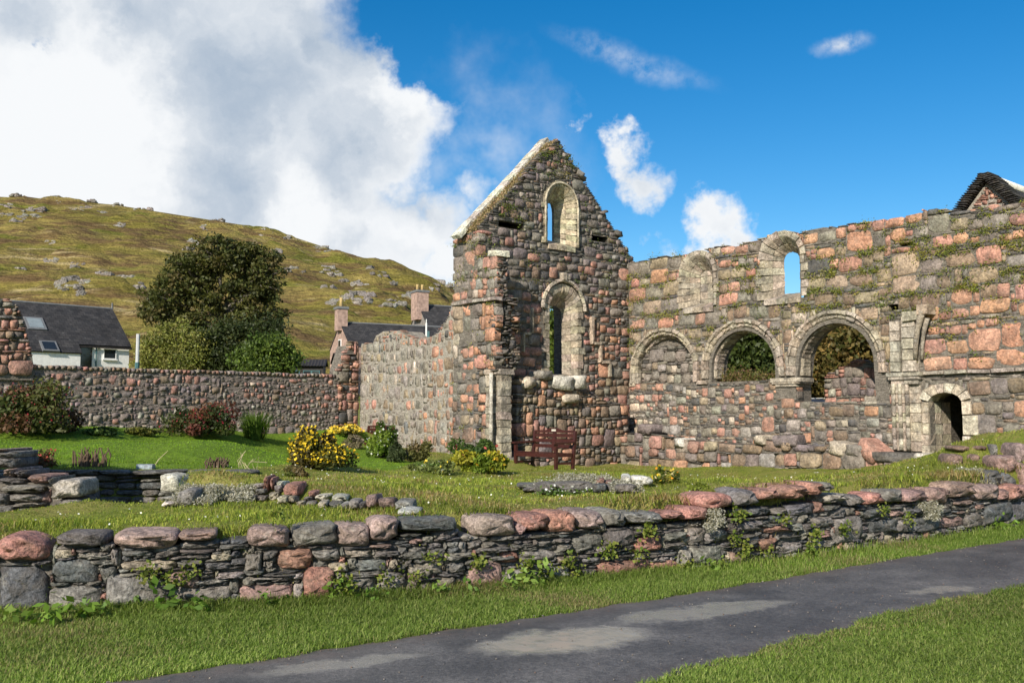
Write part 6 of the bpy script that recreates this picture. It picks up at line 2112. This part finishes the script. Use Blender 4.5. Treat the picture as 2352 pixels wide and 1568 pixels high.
b = MB(); b.tube([(.06, .1, .0), (.16, .12, .17), (.30, .1, .30)], [.006, .005, .003], 5); b.build('stalk', plain('straw', (.5, .42, .26)), None, label='bleached dry stalk leaning over the small grey block', cat='dry stalk').location = tuple(p)
b = MB()
for q in range(9):
    x = RNG.uniform(-.05, .3)
    b.tube([(x, 0, 0), (x + RNG.uniform(-.1, .12), RNG.uniform(-.05, .05), RNG.uniform(.1, .22)), (x + RNG.uniform(-.15, .25), 0, RNG.uniform(.02, .3))], .004, 4)
p = atd(548, 1082, 14.2)
b.build('dry_grass_tuft', bpy.data.materials['straw'], None, label='tuft of bleached dry stems at the right end of the lawn edge', cat='dry grass').location = tuple(p)

# silvery cushion plants on the rocks and in the road wall
SIL = [(.40, .385, .31), (.33, .315, .24), (.48, .46, .40), (.24, .22, .14)]


def cushion(label, reg, boxes, Y, n, group=None, dens=1.0):
    k, ox, oy = reg
    x0, y0, x1, y1 = boxes[0]
    c0 = atd(ox + k * (x0 + x1) / 2, oy + k * y1, Y) if Y > 0 else np.array(gp(ox + k * (x0 + x1) / 2, oy + k * y1))
    P = []
    for (x0, y0, x1, y1) in boxes:
        m = int(n * (x1 - x0) * (y1 - y0) / sum((b_[2] - b_[0]) * (b_[3] - b_[1]) for b_ in boxes))
        a, b2 = atd(ox + k * x0, oy + k * y1, abs(Y)), atd(ox + k * x1, oy + k * y0, abs(Y))
        nl = max(3, m // 55)
        if Y < 0:
            g0 = gp(ox + k * (x0 + x1) / 2, oy + k * y1)
            kk = g0.y / F * k
            for q in range(nl):
                cx = g0.x + NR.uniform(-.5, .5) * (x1 - x0) * kk
                f = NR.random() ; cy = g0.y - .08 + .45 * f
                cz = max(gz(cx, cy) + .03, g0.z + f * (y1 - y0) * kk * .85)
                P.append(ball(m // nl, (cx, cy, cz), (.085, .07, .055), shell=.2))
            continue
        for q in range(nl):
            cx, cz = NR.uniform(a[0], b2[0]), NR.uniform(a[2], b2[2])
            yy = Y - .08 + .16 * (cz - a[2]) / (b2[2] - a[2] + .01)
            P.append(ball(m // nl, (cx, yy, cz), (.075, .06, .05), shell=.2))
    P = np.vstack(P)
    root = empty('silver_cushion_plant', tuple(c0), 0, label, 'plant', group)
    leaf_object('foliage', P - c0, NR.uniform(.010, .022, len(P)), tints(len(P), SIL, .2), root, elong=.4)
    return root


cushion('broad silvery cushion plant spilling over the rocks before the bench', REG['C'], [(820, 120, 1180, 250), (640, 190, 830, 290), (1390, 195, 1610, 290), (1190, 125, 1370, 190)], -1, 12000)
cushion('silvery white cushion plant on the bank beside the pale whitish block', REG['A'], [(1650, 150, 2020, 320), (2080, 160, 2360, 290)], -1, 10000)
cushion('silvery tuft hanging from a joint at the right end of the roadside wall', REG['E'], [(730, 1165, 860, 1250), (820, 1220, 1000, 1400), (960, 1190, 1050, 1260)], wall_at(wall_hit(2140, 1150)[0])[0][1] - .12, 1600)
cushion('pale dry cushion plant in the gap of the boulders at the wall middle', REG['D'], [(180, 1010, 290, 1190), (110, 1160, 200, 1250)], wall_at(wall_hit(1640, 1190)[0])[0][1] - .10, 900)
cushion('pale lichen-like cushion plant on the mound at the far right', REG['E'], [(1400, 760, 1720, 930), (1950, 380, 2040, 560)], -1, 1700)
# white daisies below the silver cushion
p = np.array(gp(1325, 1134))
root = empty('white_daisies', (p[0], p[1] - .1, p[2]), 0, 'little clump of white daisies under the broad silvery cushion plant', 'flowers')
n = 900
P = np.stack([NR.normal(0, .2, n), NR.normal(0, .05, n), np.abs(NR.normal(.03, .03, n))], -1)
leaf_object('foliage', P, NR.uniform(.015, .03, n), tints(n, [(.06, .11, .02), (.1, .16, .03)]), root)
P = np.stack([NR.normal(0, .22, 60), NR.normal(-.04, .04, 60), NR.uniform(.04, .12, 60)], -1)
leaf_object('flowers', P, .018, tints(60, [(.8, .8, .76)], .05), root, M_PETAL, elong=1.0, up=2.0, kind='stuff')

# weeds in the roadside wall and docks at its foot
wd_specs = [(px, py) for px, py in ((780, 1330), (884, 1325), (795, 1350), (1200, 1292), (1245, 1305), (1320, 1310), (1458, 1272), (1300, 1290), (1685, 1180), (1678, 1235), (1860, 1225), (1853, 1260), (1790, 1190), (400, 1325), (344, 1315), (1700, 1260), (1200, 1340), (1480, 1215), (640, 1180), (1650, 1300), (950, 1322), (985, 1275), (430, 1310), (1095, 1290), (1390, 1262), (1560, 1300), (1750, 1270), (2020, 1170), (2075, 1190), (1930, 1215))]
wi = 0
C, Cc = [], []
for px, py in wd_specs:
    s, z = wall_hit(px, py)
    for q in range(RNG.randint(40, 110)):
        l_, a_ = wall_local(s + RNG.gauss(0, .055), -.07 + RNG.uniform(-.05, .04), z + RNG.gauss(0, .045))
        C.append((l_[0], l_[1], l_[2])); Cc.append(vary(RNG.choice([(.16, .20, .03), (.10, .15, .02), (.22, .24, .05)]), k=.2))
leaf_object('wall_weeds', np.array(C), NR.uniform(.010, .026, len(C)), Cc, road, kind='stuff', elong=.8)
docks = [(180, 1412, 30, 1.0), (215, 1402, 20, .7), (380, 1395, 34, 1.3), (290, 1390, 26, .9), (120, 1425, 26, .7), (620, 1385, 20, .6), (770, 1372, 22, .7), (1215, 1340, 40, 1.3), (1160, 1352, 16, .5), (1080, 1355, 14, .5), (1640, 1304, 18, .6), (2290, 1210, 26, .8), (2330, 1206, 18, .6), (40, 1425, 24, .6), (460, 1398, 18, .6), (1860, 1275, 14, .5), (1010, 1362, 16, .5), (850, 1376, 16, .5)]
C, Cc, Sz = [], [], []
dk = empty('dock_weeds', tuple(atz(900, 1372, 0)), 0, 'broad-leaved green weeds growing along the foot of the roadside wall', 'weeds')
o0 = np.array(dk.location)
for px, py, k, s in docks:
    p = atz(px, py, 0.03)
    c = RNG.choice([(.14, .23, .03), (.10, .18, .025), (.18, .27, .05)])
    for q in range(k):
        C.append(p - o0 + np.array([RNG.gauss(0, .10 * s), RNG.uniform(-.10, .03), abs(RNG.gauss(.06, .07 * s))])); Cc.append(vary(c, k=.25)); Sz.append(RNG.uniform(.03, .06) * min(1, s + .2))
leaf_object('weed_leaves', np.array(C), np.array(Sz), Cc, dk, kind='stuff', elong=.55, up=.6)
dk['kind'] = 'stuff'

# ------------------------------------------------------------------ trees
def tree(name, label, base, trunk_top, blobs_, n, leaf, cols, r0=.25, twigs=60, cluster=.45, group=None, limbs=None, shell=.45, per=34):
    """blobs_: list of (x,y,z,rx,ry,rz) relative to base"""
    root = empty(name, tuple(base), 0, label, 'tree', group)
    tw = MB()
    tt = Vector(trunk_top)
    tw.tube([(0, 0, -.4), tuple(tt * .5 + Vector((RNG.uniform(-.1, .1), 0, 0))), tuple(tt)], [r0 * 1.25, r0, r0 * .8], 9)
    tw.build('trunk', M_BARK, root, True)
    br = MB()
    tips = []
    for (x, y, z, rx, ry, rz_) in blobs_:
        c = Vector((x, y, z))
        mid = tt.lerp(c, .5) + Vector((RNG.uniform(-.2, .2), RNG.uniform(-.2, .2), RNG.uniform(-.1, .35)))
        br.tube([tuple(tt), tuple(mid), tuple(c)], [r0 * .5, r0 * .32, r0 * .15], 6)
        for q in range(max(3, twigs // len(blobs_))):
            d = Vector(NR.normal(size=3)).normalized()
            e = c + Vector((d.x * rx, d.y * ry, d.z * rz_)) * RNG.uniform(.65, 1.15)
            s = mid.lerp(c, RNG.uniform(.2, 1))
            br.tube([tuple(s), tuple(s.lerp(e, .5) + Vector((0, 0, .12))), tuple(e)], [r0 * .14, r0 * .08, r0 * .03], 4)
            tips.append(e)
    br.build('branches', M_BARK, root, True)
    tot = sum(b_[3] * b_[4] * b_[5] for b_ in blobs_) ** 1
    P, Cc = [], []
    for e in tips:          # leaf sprays at the twig ends
        k = int(n * .45 / len(tips) * NR.uniform(.4, 1.6)) + 2
        P.append(np.array(e) + NR.normal(size=(k, 3)) * cluster * np.array([1, 1, .6]))
        Cc.append(tints(1, cols, .3)[0] * NR.uniform(.65, 1.35, (k, 1)))
    for (x, y, z, rx, ry, rz_) in blobs_:
        m = int(n * .55 * (rx * ry * rz_) / tot)
        nc = max(4, m // per)
        cc = ball(nc, (x, y, z), (rx, ry, rz_), shell=shell)
        for q in range(nc):
            k = max(4, int(m / nc * NR.uniform(.4, 1.6)))
            P.append(cc[q] + NR.normal(size=(k, 3)) * cluster * np.array([1, 1, .6]) * NR.uniform(.5, 1.1))
            Cc.append(tints(1, cols, .3)[0] * NR.uniform(.65, 1.35, (k, 1)))
    P = np.vstack(P); Cc = np.vstack(Cc)
    leaf_object('crown', P, NR.uniform(leaf * .6, leaf * 1.3, len(P)), Cc, root)
    return root


def tree_px(name, label, px, py, Y, blobs_px, n, leaf, cols, tt_px, **kw):
    base = atd(px, py, Y)
    k = Y / F
    bl_ = []
    for (x, y, rx, ry) in blobs_px:
        bl_.append(((x - px) * k, RNG.uniform(-.25, .25) * rx * k * 1.6, (py - y) * k, rx * k, rx * k * .9, ry * k))
    return tree(name, label, base, ((tt_px[0] - px) * k, 0, (py - tt_px[1]) * k), bl_, n, leaf, cols, **kw)


OL = [(.085, .088, .022), (.10, .10, .026), (.07, .08, .02), (.12, .10, .035), (.055, .066, .018)]
tree_px('sycamore_tree', 'big brownish-green spreading tree before the hill, behind the garden wall', 470, 850, 62, [(395, 680, 60, 45), (440, 620, 62, 45), (505, 590, 66, 44), (570, 590, 62, 40), (605, 640, 45, 50), (470, 680, 56, 40), (560, 670, 66, 46), (600, 720, 46, 50), (380, 725, 46, 28), (540, 740, 56, 34), (350, 705, 34, 26), (600, 765, 40, 34), (440, 740, 40, 24)], 34000, .125, OL, (492, 752), r0=.40, twigs=420, cluster=.20, shell=.1, per=15)
tree_px('willow_bush', 'feathery light green willow bush left below the big brownish tree', 395, 860, 57, [(360, 800, 36, 44), (400, 780, 44, 44), (440, 800, 40, 44), (345, 835, 24, 24), (420, 835, 50, 30)], 15000, .085, [(.19, .20, .04), (.15, .17, .035), (.22, .21, .06)], (397, 820), r0=.10, twigs=120, cluster=.3)
tree_px('dark_shrub', 'dark green shrub below the big brownish tree', 500, 870, 58, [(470, 800, 40, 40), (520, 790, 44, 46), (560, 790, 40, 50), (500, 835, 60, 28), (610, 770, 36, 40)], 15000, .10, [(.035, .05, .014), (.05, .065, .018)], (500, 830), r0=.12, twigs=40)
tree_px('green_shrub', 'bushy bright green shrub right below the big brownish tree', 610, 870, 54, [(585, 820, 34, 34), (620, 805, 40, 36), (650, 825, 28, 26), (600, 845, 44, 20)], 12000, .10, [(.08, .125, .02), (.11, .155, .026), (.055, .09, .016)], (610, 840), r0=.10, twigs=60, cluster=.28)
# trees seen through the arcade and the gable window
GB = [(.05, .075, .016), (.075, .10, .02), (.04, .055, .014)]
AU = [(.16, .12, .035), (.12, .10, .03), (.20, .13, .04), (.08, .085, .02)]
tree_px('leafy_tree', 'dark leafy tree filling the middle arch', 1725, 935, 46, [(1690, 850, 60, 60), (1750, 830, 70, 60), (1720, 770, 80, 60), (1640, 800, 60, 60), (1770, 760, 60, 50)], 16000, .14, GB, (1725, 860), r0=.22)
tree_px('autumn_tree', 'russet and olive tree filling the right open arch', 1960, 945, 47, [(1900, 850, 60, 70), (1960, 820, 70, 60), (1890, 780, 60, 50), (1980, 760, 60, 45), (2060, 800, 60, 70), (1930, 890, 60, 40)], 20000, .14, AU, (1990, 850), r0=.26, twigs=120)
tree_px('leafy_tree', 'green tree glimpsed through the lower window of the gable', 1310, 925, 56, [(1290, 770, 60, 70), (1330, 760, 60, 70), (1270, 830, 60, 70), (1330, 850, 60, 60)], 14000, .15, [(.10, .14, .02), (.07, .11, .02), (.15, .16, .03)], (1310, 860), r0=.2)
tree_px('dark_tree', 'dark tree behind the leafy one, seen between the arches', 1830, 940, 60, [(1780, 850, 80, 80), (1850, 830, 90, 80), (1650, 850, 80, 70), (2000, 850, 80, 80)], 12000, .2, [(.03, .045, .012), (.045, .06, .016)], (1830, 880), r0=.25)
# hedge bank on the low wall under the middle arch
uv = [(3.45, 2.66), (5.6, 2.62)]
hb = [CN + (-A) * u + B * .45 for u, _ in uv]
n = 5200
f = NR.random(n)
P = np.outer(1 - f, hb[0]) + np.outer(f, hb[1]) + np.outer(NR.normal(.15, .22, n), B)
P[:, 2] = LO2 - .02 + np.abs(NR.normal(.0, .16, n)) * (1.15 - .5 * f)
o = leaf_object('heath_growth', P - hb[0], NR.uniform(.02, .045, n), tints(n, [(.16, .09, .05), (.12, .11, .03), (.18, .14, .05), (.09, .11, .02)]), None, label='russet heathery growth on the low wall under the middle arch', cat='plants')
o.location = hb[0]

# ------------------------------------------------------------------ grass
def blades(name, P, h, wd, lean, cols, label, droop=.35):
    n = len(P)
    a = NR.uniform(0, 2 * math.pi, n)
    d = np.stack([np.cos(a), np.sin(a), np.zeros(n)], -1)
    s = np.stack([-np.sin(a), np.cos(a), np.zeros(n)], -1) * (wd * NR.uniform(.7, 1.3, n))[:, None]
    H = (h * NR.uniform(.5, 1.35, n))[:, None]
    L = (lean * NR.uniform(.2, 1.3, n))[:, None] * H
    up = np.array([0, 0, 1.0])
    p1 = P + d * L * .35 + up * H * .62
    p2 = P + d * L + up * H * (1 - droop * NR.random(n)[:, None])
    V = np.stack([P - s, P + s, p1 + s * .75, p1 - s * .75, p2], 1).reshape(-1, 3)
    b0 = np.arange(n) * 5
    T = np.concatenate([np.stack([b0, b0 + 1, b0 + 2], -1), np.stack([b0, b0 + 2, b0 + 3], -1), np.stack([b0 + 3, b0 + 2, b0 + 4], -1)])
    me = mesh_np(name, V, T, M_GRASS, np.repeat(cols, 5, 0), True)
    return link(bpy.data.objects.new(name, me), None, label, kind='stuff')


def scatter(n, x0, x1, y0, y1, keep):
    x = NR.uniform(x0, x1, n); y = NR.uniform(y0, y1, n)
    k = keep(x, y)
    x, y = x[k], y[k]
    return np.stack([x, y, ground_z(x, y)], -1)


def patch(P, f1, seed):
    r = np.random.default_rng(seed)
    v = np.zeros(len(P))
    for o_ in range(4):
        f = f1 * 1.8 ** o_
        a, p1, p2 = r.uniform(0, 6.28, 3)
        v += np.sin((P[:, 0] * math.cos(a) + P[:, 1] * math.sin(a)) * f + p1 + 1.5 * np.sin(P[:, 1] * f * .7 + p2)) * .6 ** o_
    return v


UPY = lambda x: np.interp(x, ua[:, 0], ua[:, 1])
LOY = lambda x: np.interp(x, la[:, 0], la[:, 1])


def gcol(P, pal_g, pal_d, k, seed, f=1.3):
    v = patch(P, f, seed) + NR.normal(0, .7, len(P))
    c = tints(len(P), pal_g, .28) * (1 + .16 * np.clip(patch(P, f * .55, seed + 50), -2, 2))[:, None]
    dry = v > k
    c[dry] = tints(int(dry.sum()), pal_d, .28)
    return c


VG = [(.185, .27, .045), (.235, .32, .06), (.135, .205, .034), (.30, .345, .10)]
VD = [(.32, .28, .12), (.25, .22, .09)]
P = scatter(520000, -5.5, 11.5, 4.6, 17, lambda x, y: (y < wall_y(x) + .02) & (y > UPY(x) - .05 + .04 * np.sin(x * 9) + .03 * np.sin(x * 23)) & (np.abs(x) < y * .62 + .6) & (NR.random(len(x)) < np.clip(9 / y, .35, 1)))
P2 = scatter(420000, -4.2, 6.0, 4.6, 10, lambda x, y: (y < wall_y(x) + .02) & (y > UPY(x) - .06 + .04 * np.sin(x * 9) + .03 * np.sin(x * 23)) & (np.abs(x) < y * .62 + .6))
P = np.vstack([P, P2])
P[:, 2] -= .012
dw_ = np.clip((wall_y(P[:, 0]) - P[:, 1]), 0, 1)
blades('grass', P, .048 + .06 * np.clip(.35 - dw_, 0, .3) / .3 + .008 * np.maximum(patch(P, 2.2, 4), -1), .0030, .9, gcol(P, VG, VD, 1.5, 3), 'mown grass verge between the roadside wall and the path')
P = scatter(520000, -1, 11, 3.4, 12.5, lambda x, y: (y < LOY(x) + .04 + .05 * np.sin(x * 7) + .03 * np.sin(x * 19)) & (np.abs(x) < y * .62 + .6) & (NR.random(len(x)) < np.clip(6.5 / y, .3, 1)))
P2 = scatter(300000, .2, 7.5, 3.4, 9, lambda x, y: (y < LOY(x) + .05 + .05 * np.sin(x * 7) + .03 * np.sin(x * 19)) & (np.abs(x) < y * .62 + .6))
P = np.vstack([P, P2])
P[:, 2] -= .012
blades('grass', P, .044 + .008 * np.maximum(-1, patch(P, 2.2, 8)), .0032, .95, gcol(P, VG, VD, 1.6, 9), 'mown grass on the near side of the path at lower right')
TG = [(.27, .325, .042), (.33, .375, .055), (.175, .255, .032), (.39, .40, .08)]
TD = [(.44, .34, .14), (.37, .27, .10), (.29, .19, .08), (.48, .41, .20)]


def turf_keep(x, y):
    dd_ = y - wall_y(x)
    ok = (dd_ > .16) & (np.abs(x) < y * .60 + .8) & ~inpoly(LAWN, x, y)
    ok &= ~((x < -5.0) & (x > -6.6) & (y > 10.9) & (y < 13.75) & (NR.random(len(x)) < .75))
    q = np.stack([x, y], -1) - CN[:2]
    un, wn_ = q @ (-A[:2]), q @ B[:2]
    ok &= ~((wn_ > -1.05) & (un > -2))                       # inside the ledge and the nave wall
    return ok & (NR.random(len(x)) < np.clip(11 / y, .16, 1) * np.where(dd_ < 1.2, 1.0, .8))


P = scatter(900000, -8, 13.5, 7.2, 29, turf_keep)
P[:, 2] -= .015
edge = np.clip(1 - (P[:, 1] - wall_y(P[:, 0]) - .16) / .5, 0, 1)
blades('rough_turf', P, np.maximum(.034, .046 + .022 * patch(P, 1.9, 14)) + .02 * edge, .0042, 1.1, gcol(P, TG, TD, 1.15, 15, 2.4), 'rough tussocky turf behind the roadside wall', .5)
P = scatter(170000, -17, -.5, 13.7, 32, lambda x, y: inpoly(LAWN, x, y) & (np.abs(x) < y * .60 + .8) & (NR.random(len(x)) < np.clip(16 / y, .3, 1)))
LGc = [(.19, .32, .018), (.24, .38, .024), (.15, .27, .018)]
blades('lawn_grass', P - np.array([0, 0, .012]), .035 + .004 * patch(P, 1, 3), .006, .5, gcol(P, LGc, [(.2, .26, .03), (.10, .18, .015)], 1.4, 31, .9), 'smooth bright green lawn grass in front of the garden wall')
# turf tufts drooping over the boulders along the top of the roadside wall
C = []
for s in np.arange(wall_hit(-60, 1240)[0], wall_hit(2400, 1120)[0], .010):
    v = math.sin(s * 3.1) + math.sin(s * 1.27 + 2) + math.sin(s * 7.7)
    if v + NR.normal(0, .5) < -.5: continue
    for q in range(4):
        l_, a_ = wall_local(s, .25 + NR.uniform(-.20, .22), 0)
        C.append((l_[0], l_[1] + 9.0, float(ground_z(np.array([l_[0]]), np.array([l_[1] + 9.0 + .2]))[0]) - .02))
P = np.array(C)
blades('edge_turf', P, np.full(len(P), .10), .0045, 1.6, gcol(P, TG, TD, .3, 22, 2.0), 'turf tufts hanging over the boulders on top of the roadside wall', .8)
# little white wildflowers in the turf
P = scatter(9000, -6, 13, 8, 22, lambda x, y: turf_keep(x, y) & (NR.random(len(x)) < .16))
leaf_object('turf_flowers', P + np.array([0, 0, .07]), .012, tints(len(P), [(.75, .75, .68), (.75, .72, .6)], .1), None, M_PETAL, elong=.9, up=1.5, kind='stuff', label='tiny white wildflowers dotted through the turf')
